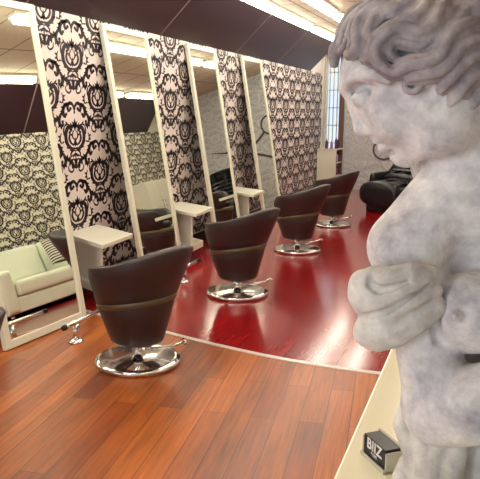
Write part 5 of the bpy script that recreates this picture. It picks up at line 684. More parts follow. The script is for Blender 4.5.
  ['c',[[-0.0672,0.1103,0.8081,0.0048],[-0.0631,0.1114,0.8095,0.0053],[-0.0591,0.1124,0.8109,0.0059],[-0.0551,0.1133,0.8123,0.0065],[-0.0506,0.1142,0.8138,0.007],[-0.0453,0.115,0.8153,0.0076],[-0.0389,0.1158,0.8169,0.0081],[-0.0314,0.1164,0.8183,0.0087],[-0.0237,0.1168,0.8198,0.0087],[-0.0164,0.117,0.8218,0.0087],[-0.0101,0.1169,0.8243,0.0087],[-0.0049,0.1168,0.8277,0.0087],[-0.0004,0.1165,0.8316,0.0087],[0.0036,0.1161,0.8359,0.0087],[0.0072,0.1154,0.8404,0.0087],[0.0107,0.1146,0.8448,0.0087],[0.0136,0.1135,0.8495,0.0087],[0.0158,0.1123,0.8544,0.0087],[0.0179,0.1108,0.8594,0.0087],[0.0204,0.109,0.864,0.0087],[0.024,0.1067,0.8679,0.0087],[0.0289,0.1038,0.8711,0.0087],[0.0347,0.1002,0.8738,0.0087],[0.0408,0.0958,0.8761,0.0087],[0.0467,0.0909,0.8779,0.0081],[0.0521,0.0856,0.8793,0.0076],[0.0569,0.08,0.8802,0.007],[0.0614,0.0739,0.8807,0.0065],[0.0655,0.0669,0.8807,0.0059],[0.069,0.0585,0.8805,0.0053],[0.0714,0.0474,0.8802,0.0048]],0.002,'+'],
  ['c',[[-0.0669,0.103,0.8025,0.0035],[-0.0624,0.104,0.8033,0.004],[-0.0582,0.1049,0.804,0.0044],[-0.0541,0.1057,0.8048,0.0048],[-0.0496,0.1065,0.8056,0.0052],[-0.0446,0.1072,0.8064,0.0056],[-0.0384,0.1079,0.8071,0.006],[-0.031,0.1085,0.8079,0.0065],[-0.023,0.1089,0.8095,0.0065],[-0.0148,0.1092,0.8117,0.0065],[-0.007,0.1093,0.8148,0.0065],[-0.0005,0.1092,0.819,0.0065],[0.0049,0.109,0.8237,0.0065],[0.0094,0.1085,0.8285,0.0065],[0.0132,0.1079,0.8332,0.0065],[0.0169,0.107,0.8381,0.0065],[0.0203,0.1058,0.8435,0.0065],[0.0227,0.1044,0.849,0.0065],[0.0246,0.1031,0.8535,0.0065],[0.0264,0.1018,0.8568,0.0065],[0.0287,0.1004,0.8593,0.0065],[0.0324,0.0982,0.8618,0.0065],[0.0375,0.0952,0.8642,0.0065],[0.0431,0.0914,0.8663,0.0065],[0.0486,0.0868,0.8686,0.006],[0.0536,0.0818,0.8707,0.0056],[0.0579,0.0767,0.8722,0.0052],[0.062,0.071,0.8733,0.0048],[0.0659,0.0644,0.874,0.0044],[0.0694,0.0563,0.8745,0.004],[0.0719,0.0459,0.8749,0.0035]],0.002,'+'],
  ['c',[[-0.0752,-0.1027,0.7842,0.0035],[-0.0734,-0.104,0.788,0.004],[-0.0716,-0.1051,0.7918,0.0045],[-0.0697,-0.106,0.7956,0.005],[-0.0678,-0.1067,0.7993,0.0055],[-0.0658,-0.1072,0.8031,0.006],[-0.0639,-0.1074,0.8067,0.0065],[-0.0615,-0.1074,0.8101,0.0065],[-0.0588,-0.1073,0.8136,0.0065],[-0.0557,-0.1068,0.8173,0.0065],[-0.0522,-0.106,0.821,0.0065],[-0.0483,-0.1049,0.8246,0.0065],[-0.0441,-0.1035,0.8283,0.0065],[-0.0393,-0.1017,0.8321,0.0065],[-0.0339,-0.0993,0.8357,0.0065],[-0.0277,-0.0964,0.8389,0.0065],[-0.021,-0.0931,0.8415,0.0065],[-0.014,-0.0894,0.8435,0.0065],[-0.0067,-0.0854,0.8451,0.0065],[0.0006,-0.0811,0.8464,0.0065],[0.0081,-0.0765,0.8469,0.006],[0.0159,-0.0714,0.847,0.0055],[0.0237,-0.0661,0.8466,0.005],[0.0314,-0.0604,0.8461,0.0045],[0.0393,-0.054,0.8455,0.004],[0.0477,-0.0462,0.8452,0.0035]],0.002,'+'],
  ['c',[[-0.0728,-0.1077,0.7811,0.0048],[-0.0705,-0.1089,0.7845,0.0055],[-0.0681,-0.1099,0.7879,0.0061],[-0.0657,-0.1107,0.7912,0.0068],[-0.0632,-0.1113,0.7946,0.0075],[-0.0607,-0.1117,0.798,0.0081],[-0.0582,-0.1119,0.8013,0.0087],[-0.0558,-0.1119,0.8048,0.0087],[-0.0532,-0.1118,0.8082,0.0087],[-0.0504,-0.1114,0.8115,0.0087],[-0.0472,-0.1108,0.8149,0.0087],[-0.0436,-0.1098,0.8183,0.0087],[-0.0396,-0.1085,0.8218,0.0087],[-0.0353,-0.1068,0.8252,0.0087],[-0.0306,-0.1049,0.8283,0.0087],[-0.0255,-0.1025,0.8309,0.0087],[-0.02,-0.0999,0.8331,0.0087],[-0.0139,-0.0968,0.8348,0.0087],[-0.0074,-0.0933,0.8362,0.0087],[-0.0006,-0.0894,0.8373,0.0087],[0.0062,-0.0852,0.8383,0.0081],[0.0131,-0.0807,0.8389,0.0075],[0.0202,-0.0757,0.8391,0.0068],[0.0277,-0.0702,0.8392,0.0061],[0.0355,-0.0637,0.8393,0.0055],[0.0439,-0.056,0.8396,0.0048]],0.002,'+'],
  ['c',[[-0.0667,-0.0999,0.7784,0.0035],[-0.0637,-0.101,0.7814,0.004],[-0.0608,-0.1018,0.7844,0.0045],[-0.0577,-0.1024,0.7874,0.005],[-0.0547,-0.1029,0.7904,0.0055],[-0.0515,-0.1031,0.7935,0.006],[-0.0484,-0.1032,0.7967,0.0065],[-0.0459,-0.1033,0.8002,0.0065],[-0.0435,-0.1032,0.8034,0.0065],[-0.041,-0.1029,0.8065,0.0065],[-0.0381,-0.1023,0.8095,0.0065],[-0.0346,-0.1014,0.8128,0.0065],[-0.0308,-0.1003,0.8161,0.0065],[-0.0269,-0.0988,0.8192,0.0065],[-0.023,-0.0972,0.8219,0.0065],[-0.0189,-0.0954,0.824,0.0065],[-0.0144,-0.0933,0.8257,0.0065],[-0.0091,-0.0907,0.8272,0.0065],[-0.0033,-0.0877,0.8284,0.0065],[0.0029,-0.0842,0.8294,0.0065],[0.0091,-0.0805,0.8308,0.006],[0.0152,-0.0765,0.8319,0.0055],[0.0217,-0.0719,0.8328,0.005],[0.0289,-0.0666,0.8335,0.0045],[0.0368,-0.0602,0.8342,0.004],[0.0453,-0.0525,0.8351,0.0035]],0.002,'+'],
  ['c',[[-0.0165,0.1027,0.7913,0.0035],[-0.0135,0.104,0.7959,0.004],[-0.0106,0.1051,0.8006,0.0045],[-0.0078,0.106,0.8053,0.005],[-0.005,0.1067,0.8099,0.0055],[-0.0023,0.1072,0.8145,0.006],[0.0002,0.1074,0.8189,0.0065],[0.0032,0.1074,0.8231,0.0065],[0.0063,0.1073,0.8274,0.0065],[0.0097,0.1068,0.8318,0.0065],[0.0135,0.106,0.8361,0.0065],[0.0174,0.1049,0.8403,0.0065],[0.0215,0.1035,0.8446,0.0065],[0.026,0.1017,0.8488,0.0065],[0.0308,0.0993,0.8527,0.0065],[0.0361,0.0964,0.856,0.0065],[0.0417,0.0931,0.8584,0.0065],[0.0472,0.0894,0.8601,0.0065],[0.0527,0.0854,0.8611,0.0065],[0.058,0.0811,0.8617,0.0065],[0.0631,0.0765,0.8614,0.006],[0.0681,0.0714,0.8604,0.0055],[0.0728,0.0661,0.859,0.005],[0.0769,0.0604,0.8572,0.0045],[0.0805,0.054,0.8554,0.004],[0.0834,0.0462,0.8536,0.0035]],0.002,'+'],
  ['c',[[-0.0104,0.1077,0.7879,0.0048],[-0.0068,0.1089,0.7921,0.0055],[-0.0033,0.1099,0.7963,0.0061],[0.0002,0.1107,0.8005,0.0068],[0.0036,0.1113,0.8046,0.0075],[0.007,0.1117,0.8088,0.0081],[0.0102,0.1119,0.813,0.0087],[0.0132,0.1119,0.8172,0.0087],[0.0162,0.1118,0.8213,0.0087],[0.0194,0.1114,0.8254,0.0087],[0.0228,0.1108,0.8294,0.0087],[0.0266,0.1098,0.8334,0.0087],[0.0305,0.1085,0.8375,0.0087],[0.0345,0.1068,0.8413,0.0087],[0.0388,0.1049,0.8448,0.0087],[0.0432,0.1025,0.8476,0.0087],[0.0479,0.0999,0.8496,0.0087],[0.0529,0.0968,0.8511,0.0087],[0.058,0.0933,0.8522,0.0087],[0.0629,0.0894,0.8528,0.0087],[0.0676,0.0852,0.8531,0.0081],[0.0721,0.0807,0.8529,0.0075],[0.0764,0.0757,0.8523,0.0068],[0.0805,0.0702,0.8513,0.0061],[0.0841,0.0637,0.8503,0.0055],[0.0872,0.056,0.8492,0.0048]],0.002,'+'],
  ['c',[[-0.008,0.0999,0.7841,0.0035],[-0.0039,0.101,0.7878,0.004],[0.0003,0.1018,0.7914,0.0045],[0.0043,0.1024,0.7951,0.005],[0.0083,0.1029,0.7987,0.0055],[0.0123,0.1031,0.8025,0.006],[0.0161,0.1032,0.8063,0.0065],[0.0192,0.1033,0.8106,0.0065],[0.022,0.1032,0.8145,0.0065],[0.0249,0.1029,0.8182,0.0065],[0.028,0.1023,0.8218,0.0065],[0.0315,0.1014,0.8256,0.0065],[0.0352,0.1003,0.8294,0.0065],[0.0388,0.0988,0.8329,0.0065],[0.0424,0.0972,0.8358,0.0065],[0.0459,0.0954,0.8381,0.0065],[0.0497,0.0933,0.8397,0.0065],[0.054,0.0907,0.841,0.0065],[0.0585,0.0877,0.842,0.0065],[0.0631,0.0842,0.8426,0.0065],[0.0673,0.0805,0.8435,0.006],[0.0712,0.0765,0.8442,0.0055],[0.0751,0.0719,0.8444,0.005],[0.079,0.0666,0.8442,0.0045],[0.0827,0.0602,0.8439,0.004],[0.0859,0.0525,0.8436,0.0035]],0.002,'+'],
  ['c',[[-0.1333,-0.0822,0.8907,0.0033],[-0.1291,-0.0828,0.8915,0.0041],[-0.1249,-0.0834,0.892,0.0049],[-0.1212,-0.0836,0.8928,0.0056],[-0.1182,-0.0836,0.8934,0.0061],[-0.116,-0.0836,0.8939,0.0061],[-0.1139,-0.0832,0.8948,0.0061],[-0.1117,-0.0825,0.896,0.0061],[-0.1096,-0.0813,0.8977,0.0061],[-0.1073,-0.0796,0.8999,0.0061],[-0.1048,-0.0772,0.9028,0.0061],[-0.102,-0.0736,0.9068,0.0061],[-0.0983,-0.0685,0.9118,0.0056],[-0.0937,-0.0616,0.9177,0.0049],[-0.0884,-0.0525,0.9245,0.0041],[-0.0823,-0.0408,0.9315,0.0033]],0.002,'+'],
  ['c',[[-0.1353,-0.0913,0.8852,0.0045],[-0.1314,-0.0926,0.8849,0.0055],[-0.1275,-0.0939,0.8844,0.0065],[-0.1236,-0.0949,0.8841,0.0076],[-0.1198,-0.0956,0.8841,0.0082],[-0.1162,-0.0956,0.8848,0.0082],[-0.1128,-0.0951,0.8862,0.0082],[-0.1097,-0.0941,0.888,0.0082],[-0.1066,-0.0926,0.8904,0.0082],[-0.1036,-0.0905,0.8934,0.0082],[-0.1004,-0.0876,0.8971,0.0082],[-0.0971,-0.0834,0.9018,0.0082],[-0.0936,-0.0778,0.9076,0.0076],[-0.0898,-0.0705,0.9141,0.0065],[-0.0854,-0.0614,0.921,0.0055],[-0.0804,-0.05,0.9283,0.0045]],0.002,'+'],
  ['c',[[-0.1345,-0.0881,0.8814,0.0033],[-0.1309,-0.0899,0.8801,0.0041],[-0.1272,-0.0917,0.8785,0.0049],[-0.123,-0.0934,0.8771,0.0056],[-0.1182,-0.0945,0.8766,0.0061],[-0.1132,-0.0947,0.8776,0.0061],[-0.1086,-0.0941,0.8794,0.0061],[-0.1045,-0.0929,0.8819,0.0061],[-0.1005,-0.0911,0.885,0.0061],[-0.0966,-0.0886,0.8887,0.0061],[-0.0928,-0.0853,0.8932,0.0061],[-0.0889,-0.0807,0.8987,0.0061],[-0.0856,-0.0746,0.9053,0.0056],[-0.0826,-0.067,0.9124,0.0049],[-0.0792,-0.058,0.9197,0.0041],[-0.0752,-0.0468,0.9272,0.0033]],0.002,'+'],
  ['c',[[-0.0967,0.0822,0.9135,0.0033],[-0.0915,0.0828,0.9145,0.0041],[-0.0864,0.0834,0.9153,0.0049],[-0.0818,0.0836,0.9163,0.0056],[-0.0784,0.0836,0.917,0.0061],[-0.0758,0.0836,0.9175,0.0061],[-0.0736,0.0832,0.9185,0.0061],[-0.0715,0.0825,0.9197,0.0061],[-0.0696,0.0813,0.9212,0.0061],[-0.0679,0.0796,0.9233,0.0061],[-0.0663,0.0772,0.9259,0.0061],[-0.065,0.0736,0.9293,0.0061],[-0.0636,0.0685,0.9333,0.0056],[-0.0621,0.0616,0.9377,0.0049],[-0.0612,0.0525,0.942,0.0041],[-0.0609,0.0408,0.9455,0.0033]],0.002,'+'],
  ['c',[[-0.0946,0.0913,0.9097,0.0045],[-0.0894,0.0926,0.9097,0.0055],[-0.0841,0.0939,0.9095,0.0065],[-0.0789,0.0949,0.9094,0.0076],[-0.0741,0.0956,0.9096,0.0082],[-0.0697,0.0956,0.9105,0.0082],[-0.0661,0.0951,0.912,0.0082],[-0.0628,0.0941,0.9139,0.0082],[-0.06,0.0926,0.9162,0.0082],[-0.0576,0.0905,0.9191,0.0082],[-0.0555,0.0876,0.9225,0.0082],[-0.0539,0.0834,0.9267,0.0082],[-0.053,0.0778,0.9315,0.0076],[-0.0527,0.0705,0.9365,0.0065],[-0.053,0.0614,0.9413,0.0055],[-0.0538,0.05,0.9452,0.0045]],0.002,'+'],
  ['c',[[-0.0953,0.0881,0.9043,0.0033],[-0.0901,0.0899,0.9032,0.0041],[-0.0848,0.0917,0.9019,0.0049],[-0.079,0.0934,0.9007,0.0056],[-0.0727,0.0945,0.9004,0.0061],[-0.0667,0.0947,0.9016,0.0061],[-0.0616,0.0941,0.9037,0.0061],[-0.0573,0.0929,0.9062,0.0061],[-0.0536,0.0911,0.9093,0.0061],[-0.0505,0.0886,0.913,0.0061],[-0.0479,0.0853,0.9173,0.0061],[-0.046,0.0807,0.9223,0.0061],[-0.0457,0.0746,0.9278,0.0056],[-0.0466,0.067,0.9334,0.0049],[-0.048,0.058,0.9385,0.0041],[-0.0499,0.0468,0.9429,0.0033]],0.002,'+'],
  ['c',[[-0.1526,-0.0663,0.898,0.0033],[-0.1487,-0.0659,0.9007,0.0041],[-0.1448,-0.0653,0.9034,0.0049],[-0.141,-0.0643,0.906,0.0056],[-0.1374,-0.0633,0.9083,0.0061],[-0.1341,-0.0627,0.91,0.0061],[-0.131,-0.0616,0.912,0.0061],[-0.128,-0.06,0.9141,0.0061],[-0.1251,-0.0581,0.9164,0.0061],[-0.1223,-0.0557,0.9188,0.0061],[-0.1198,-0.053,0.9213,0.0061],[-0.1176,-0.0499,0.9238,0.0061],[-0.1149,-0.0466,0.9263,0.0056],[-0.1117,-0.0425,0.9292,0.0049],[-0.1079,-0.0368,0.9328,0.0041],[-0.1037,-0.0298,0.9365,0.0033]],0.002,'+'],
  ['c',[[-0.1528,-0.0769,0.8926,0.0045],[-0.1489,-0.0776,0.8941,0.0055],[-0.1448,-0.0782,0.8957,0.0065],[-0.1407,-0.0785,0.8973,0.0076],[-0.1368,-0.0784,0.899,0.0082],[-0.133,-0.0778,0.901,0.0082],[-0.1295,-0.0768,0.9032,0.0082],[-0.1262,-0.0753,0.9055,0.0082],[-0.1229,-0.0735,0.9081,0.0082],[-0.1198,-0.0711,0.9108,0.0082],[-0.1169,-0.0684,0.9137,0.0082],[-0.1141,-0.0649,0.9169,0.0082],[-0.1114,-0.0608,0.9204,0.0076],[-0.1088,-0.0558,0.9241,0.0065],[-0.1059,-0.05,0.928,0.0055],[-0.1027,-0.043,0.9321,0.0045]],0.002,'+'],
  ['c',[[-0.1506,-0.0751,0.8888,0.0033],[-0.1464,-0.0767,0.8894,0.0041],[-0.1421,-0.0782,0.8899,0.0049],[-0.1377,-0.0794,0.8905,0.0056],[-0.1332,-0.0799,0.8918,0.0061],[-0.129,-0.0794,0.894,0.0061],[-0.125,-0.0784,0.8965,0.0061],[-0.1213,-0.077,0.8991,0.0061],[-0.1177,-0.0751,0.9019,0.0061],[-0.1142,-0.0728,0.905,0.0061],[-0.1107,-0.0699,0.9084,0.0061],[-0.1073,-0.0662,0.9123,0.0061],[-0.1047,-0.0613,0.9167,0.0056],[-0.1027,-0.0558,0.9212,0.0049],[-0.1008,-0.0498,0.9255,0.0041],[-0.0985,-0.0428,0.93,0.0033]],0.002,'+'],
  ['c',[[-0.126,0.0663,0.917,0.0033],[-0.1218,0.0659,0.9199,0.0041],[-0.1176,0.0653,0.9227,0.0049],[-0.1138,0.0643,0.9254,0.0056],[-0.1102,0.0633,0.9276,0.0061],[-0.1068,0.0627,0.9294,0.0061],[-0.1039,0.0616,0.9312,0.0061],[-0.1012,0.06,0.9331,0.0061],[-0.0989,0.0581,0.935,0.0061],[-0.097,0.0557,0.9368,0.0061],[-0.0955,0.053,0.9386,0.0061],[-0.0945,0.0499,0.9403,0.0061],[-0.0932,0.0466,0.9419,0.0056],[-0.0917,0.0425,0.9437,0.0049],[-0.0904,0.0368,0.9454,0.0041],[-0.0894,0.0298,0.9469,0.0033]],0.002,'+'],
  ['c',[[-0.1217,0.0769,0.914,0.0045],[-0.1168,0.0776,0.916,0.0055],[-0.1118,0.0782,0.918,0.0065],[-0.107,0.0785,0.9199,0.0076],[-0.1025,0.0784,0.9219,0.0082],[-0.0985,0.0778,0.924,0.0082],[-0.0949,0.0768,0.9262,0.0082],[-0.0918,0.0753,0.9284,0.0082],[-0.089,0.0735,0.9307,0.0082],[-0.0866,0.0711,0.933,0.0082],[-0.0846,0.0684,0.9354,0.0082],[-0.0832,0.0649,0.9378,0.0082],[-0.0823,0.0608,0.9403,0.0076],[-0.0819,0.0558,0.9427,0.0065],[-0.0817,0.05,0.9449,0.0055],[-0.0817,0.043,0.9469,0.0045]],0.002,'+'],
  ['c',[[-0.1198,0.0751,0.9092,0.0033],[-0.1144,0.0767,0.9103,0.0041],[-0.1088,0.0782,0.9113,0.0049],[-0.1031,0.0794,0.9124,0.0056],[-0.0977,0.0799,0.914,0.0061],[-0.093,0.0794,0.9164,0.0061],[-0.089,0.0784,0.9189,0.0061],[-0.0854,0.077,0.9215,0.0061],[-0.0822,0.0751,0.9242,0.0061],[-0.0793,0.0728,0.927,0.0061],[-0.0769,0.0699,0.9299,0.0061],[-0.075,0.0662,0.933,0.0061],[-0.0746,0.0613,0.9364,0.0056],[-0.0752,0.0558,0.9395,0.0049],[-0.0762,0.0498,0.9422,0.0041],[-0.0773,0.0428,0.9446,0.0033]],0.002,'+'],
  ['c',[[-0.0616,-0.0963,0.8651,0.0033],[-0.0592,-0.093,0.871,0.0041],[-0.0567,-0.089,0.8773,0.0049],[-0.0537,-0.0841,0.8839,0.0056],[-0.0494,-0.078,0.8906,0.0061],[-0.0433,-0.0708,0.8969,0.0061],[-0.0358,-0.0625,0.9027,0.0061],[-0.0275,-0.0531,0.9078,0.0061],[-0.0186,-0.0421,0.9126,0.0061],[-0.0089,-0.028,0.9174,0.0061],[0.0046,-0.0013,0.9239,0.0061],[0.0091,-0.0013,0.9259,0.0061],[0.0136,-0.0013,0.9268,0.0056],[0.0178,-0.0013,0.9269,0.0049],[0.0216,-0.0013,0.9268,0.0041],[0.0255,-0.0013,0.9269,0.0033]],0.002,'+'],
  ['c',[[-0.0593,-0.1022,0.8625,0.0045],[-0.0559,-0.0988,0.8681,0.0055],[-0.0524,-0.0947,0.8739,0.0065],[-0.0487,-0.0901,0.8798,0.0076],[-0.0444,-0.0849,0.8854,0.0082],[-0.0395,-0.0792,0.8905,0.0082],[-0.0336,-0.0729,0.895,0.0082],[-0.0266,-0.0656,0.8993,0.0082],[-0.019,-0.0572,0.9033,0.0082],[-0.0109,-0.0472,0.9073,0.0082],[-0.0023,-0.0347,0.9113,0.0082],[0.0095,-0.0115,0.9166,0.0082],[0.0146,-0.0073,0.9186,0.0076],[0.0181,-0.0073,0.9196,0.0065],[0.0216,-0.0073,0.9205,0.0055],[0.0251,-0.0073,0.9216,0.0045]],0.002,'+'],
  ['c',[[-0.0533,-0.096,0.8613,0.0033],[-0.0489,-0.0925,0.8666,0.0041],[-0.0444,-0.0883,0.8721,0.0049],[-0.0399,-0.0839,0.8772,0.0056],[-0.0356,-0.0794,0.8818,0.0061],[-0.0318,-0.0751,0.8858,0.0061],[-0.0272,-0.0704,0.8893,0.0061],[-0.0215,-0.0647,0.8928,0.0061],[-0.0148,-0.058,0.8962,0.0061],[-0.0076,-0.05,0.8997,0.0061],[-0.0003,-0.041,0.9031,0.0061],[0.0063,-0.0319,0.906,0.0061],[0.0133,-0.0196,0.9094,0.0056],[0.0225,-0.0013,0.9141,0.0049],[0.0257,-0.0013,0.916,0.0041],[0.0289,-0.0013,0.9181,0.0033]],0.002,'+'],
  ['c',[[-0.0043,0.0963,0.8872,0.0033],[-0.0036,0.093,0.8934,0.0041],[-0.0033,0.089,0.8997,0.0049],[-0.003,0.0841,0.906,0.0056],[-0.002,0.078,0.912,0.0061],[0.0003,0.0708,0.9171,0.0061],[0.0032,0.0625,0.9211,0.0061],[0.0062,0.0531,0.9238,0.0061],[0.0086,0.0421,0.9255,0.0061],[0.0095,0.028,0.9261,0.0061],[0.0055,0.0013,0.9243,0.0061],[0.01,0.0013,0.9263,0.0061],[0.0145,0.0013,0.9272,0.0056],[0.0187,0.0013,0.9273,0.0049],[0.0225,0.0013,0.9273,0.0041],[0.0264,0.0013,0.9273,0.0033]],0.002,'+'],
  ['c',[[0.0023,0.1022,0.8856,0.0045],[0.0041,0.0988,0.8914,0.0055],[0.0056,0.0947,0.8973,0.0065],[0.0069,0.0901,0.9029,0.0076],[0.0083,0.0849,0.908,0.0082],[0.0102,0.0792,0.9123,0.0082],[0.0128,0.0729,0.9156,0.0082],[0.0156,0.0656,0.9182,0.0082],[0.0184,0.0572,0.9201,0.0082],[0.0204,0.0472,0.9214,0.0082],[0.021,0.0347,0.9218,0.0082],[0.0173,0.0115,0.9201,0.0082],[0.0196,0.0073,0.9208,0.0076],[0.0231,0.0073,0.9218,0.0065],[0.0266,0.0073,0.9228,0.0055],[0.0302,0.0073,0.9239,0.0045]],0.002,'+'],
  ['c',[[0.0053,0.096,0.8826,0.0033],[0.0082,0.0925,0.888,0.0041],[0.0107,0.0883,0.8934,0.0049],[0.013,0.0839,0.8982,0.0056],[0.0148,0.0794,0.9023,0.0061],[0.0163,0.0751,0.9057,0.0061],[0.0183,0.0704,0.9083,0.0061],[0.0209,0.0647,0.9106,0.0061],[0.0236,0.058,0.9125,0.0061],[0.026,0.05,0.914,0.0061],[0.0276,0.041,0.915,0.0061],[0.0282,0.0319,0.9153,0.0061],[0.0269,0.0196,0.9152,0.0056],[0.0234,0.0013,0.9145,0.0049],[0.0266,0.0013,0.9164,0.0041],[0.0299,0.0013,0.9185,0.0033]],0.002,'+'],
  ['c',[[-0.0601,-0.0904,0.7618,0.0038],[-0.0581,-0.0934,0.767,0.0044],[-0.056,-0.096,0.7723,0.0051],[-0.0538,-0.0981,0.7775,0.0057],[-0.0515,-0.0997,0.7825,0.0064],[-0.0493,-0.1008,0.787,0.0068],[-0.0471,-0.1014,0.7906,0.0068],[-0.0451,-0.1019,0.7944,0.0068],[-0.0426,-0.1021,0.7986,0.0068],[-0.0392,-0.1019,0.8031,0.0068],[-0.0344,-0.101,0.8073,0.0068],[-0.0286,-0.0993,0.8107,0.0068],[-0.0222,-0.0971,0.8135,0.0068],[-0.0154,-0.0944,0.8159,0.0068],[-0.0083,-0.0911,0.818,0.0068],[-0.001,-0.0875,0.8198,0.0068],[0.0069,-0.0831,0.8207,0.0064],[0.0151,-0.0782,0.8209,0.0057],[0.0234,-0.0729,0.8209,0.0051],[0.0318,-0.0669,0.8208,0.0044],[0.0405,-0.0599,0.821,0.0038]],0.002,'+'],
  ['c',[[-0.0572,-0.0946,0.7586,0.0051],[-0.0544,-0.0973,0.7633,0.0059],[-0.0515,-0.0997,0.768,0.0068],[-0.0485,-0.1015,0.7727,0.0077],[-0.0455,-0.1029,0.7772,0.0086],[-0.0427,-0.1039,0.7815,0.0092],[-0.0402,-0.1047,0.7856,0.0092],[-0.0381,-0.1052,0.7896,0.0092],[-0.036,-0.1055,0.7934,0.0092],[-0.0333,-0.1054,0.7968,0.0092],[-0.0298,-0.1047,0.8,0.0092],[-0.0251,-0.1035,0.8027,0.0092],[-0.0196,-0.1016,0.8051,0.0092],[-0.0135,-0.0992,0.8072,0.0092],[-0.007,-0.0962,0.8091,0.0092],[-0.0003,-0.0929,0.8107,0.0092],[0.0066,-0.0891,0.812,0.0086],[0.0141,-0.0846,0.813,0.0077],[0.0219,-0.0794,0.8138,0.0068],[0.0302,-0.0734,0.8145,0.0059],[0.0388,-0.0665,0.8155,0.0051]],0.002,'+'],
  ['c',[[-0.0501,-0.0851,0.7556,0.0038],[-0.0465,-0.0875,0.7598,0.0044],[-0.0428,-0.0895,0.764,0.0051],[-0.0389,-0.091,0.7682,0.0057],[-0.035,-0.0921,0.7723,0.0064],[-0.0314,-0.0929,0.7765,0.0068],[-0.0287,-0.0938,0.781,0.0068],[-0.0265,-0.0945,0.7852,0.0068],[-0.0246,-0.0948,0.7886,0.0068],[-0.0227,-0.0948,0.7912,0.0068],[-0.0204,-0.0944,0.7933,0.0068],[-0.0168,-0.0934,0.7953,0.0068],[-0.0122,-0.0919,0.7974,0.0068],[-0.0067,-0.0897,0.7993,0.0068],[-0.0006,-0.087,0.801,0.0068],[0.0055,-0.084,0.8025,0.0068],[0.0116,-0.0808,0.8042,0.0064],[0.0182,-0.0769,0.8059,0.0057],[0.0257,-0.072,0.8075,0.0051],[0.0339,-0.0662,0.8091,0.0044],[0.0424,-0.0593,0.8109,0.0038]],0.002,'+'],
  ['c',[[-0.0064,0.0904,0.7639,0.0038],[-0.0021,0.0934,0.7702,0.0044],[0.0021,0.096,0.7766,0.0051],[0.0062,0.0981,0.7829,0.0057],[0.0099,0.0997,0.789,0.0064],[0.0133,0.1008,0.7944,0.0068],[0.0164,0.1014,0.7989,0.0068],[0.0192,0.1019,0.8035,0.0068],[0.0223,0.1021,0.8086,0.0068],[0.0263,0.1019,0.8139,0.0068],[0.0314,0.101,0.8189,0.0068],[0.0372,0.0993,0.8228,0.0068],[0.0432,0.0971,0.8258,0.0068],[0.0493,0.0944,0.8283,0.0068],[0.0552,0.0911,0.8303,0.0068],[0.061,0.0875,0.8319,0.0068],[0.0669,0.0831,0.8322,0.0064],[0.0726,0.0782,0.8318,0.0057],[0.0778,0.0729,0.831,0.0051],[0.0825,0.0669,0.83,0.0044],[0.0867,0.0599,0.8291,0.0038]],0.002,'+'],
  ['c',[[-0.0002,0.0946,0.7603,0.0051],[0.0049,0.0973,0.7659,0.0059],[0.0099,0.0997,0.7716,0.0068],[0.0148,0.1015,0.7773,0.0077],[0.0194,0.1029,0.7829,0.0086],[0.0235,0.1039,0.7881,0.0092],[0.0271,0.1047,0.7931,0.0092],[0.03,0.1052,0.798,0.0092],[0.0328,0.1055,0.8026,0.0092],[0.0359,0.1054,0.8068,0.0092],[0.0397,0.1047,0.8105,0.0092],[0.0444,0.1035,0.8136,0.0092],[0.0496,0.1016,0.8163,0.0092],[0.0551,0.0992,0.8186,0.0092],[0.0607,0.0962,0.8204,0.0092],[0.066,0.0929,0.8219,0.0092],[0.0712,0.0891,0.823,0.0086],[0.0764,0.0846,0.8235,0.0077],[0.0814,0.0794,0.8237,0.0068],[0.086,0.0734,0.8238,0.0059],[0.0901,0.0665,0.8239,0.0051]],0.002,'+'],
  ['c',[[0.0018,0.0851,0.7565,0.0038],[0.0076,0.0875,0.7615,0.0044],[0.0134,0.0895,0.7665,0.0051],[0.019,0.091,0.7715,0.0057],[0.0243,0.0921,0.7764,0.0064],[0.0292,0.0929,0.7813,0.0068],[0.0331,0.0938,0.7868,0.0068],[0.0362,0.0945,0.7919,0.0068],[0.0386,0.0948,0.7959,0.0068],[0.0409,0.0948,0.799,0.0068],[0.0434,0.0944,0.8014,0.0068],[0.0469,0.0934,0.8038,0.0068],[0.0512,0.0919,0.806,0.0068],[0.0561,0.0897,0.808,0.0068],[0.0611,0.087,0.8097,0.0068],[0.066,0.084,0.8112,0.0068],[0.0705,0.0808,0.8128,0.0064],[0.0751,0.0769,0.8143,0.0057],[0.0797,0.072,0.8156,0.0051],[0.0843,0.0662,0.8167,0.0044],[0.0883,0.0593,0.8178,0.0038]],0.002,'+'],
  ['c',[[-0.0384,-0.0771,0.7477,0.0038],[-0.0362,-0.0811,0.7534,0.0046],[-0.0338,-0.0846,0.7591,0.0055],[-0.0311,-0.0873,0.7649,0.0063],[-0.0275,-0.089,0.7702,0.0068],[-0.0229,-0.0896,0.7746,0.0068],[-0.0183,-0.0894,0.7785,0.0068],[-0.0136,-0.0889,0.782,0.0068],[-0.0083,-0.0877,0.7854,0.0068],[-0.0023,-0.0857,0.7884,0.0068],[0.0047,-0.0829,0.7911,0.0068],[0.0129,-0.0788,0.7933,0.0068],[0.0221,-0.0733,0.7943,0.0063],[0.0318,-0.0666,0.7945,0.0055],[0.0419,-0.0589,0.7947,0.0046],[0.0525,-0.0494,0.795,0.0038]],0.002,'+'],
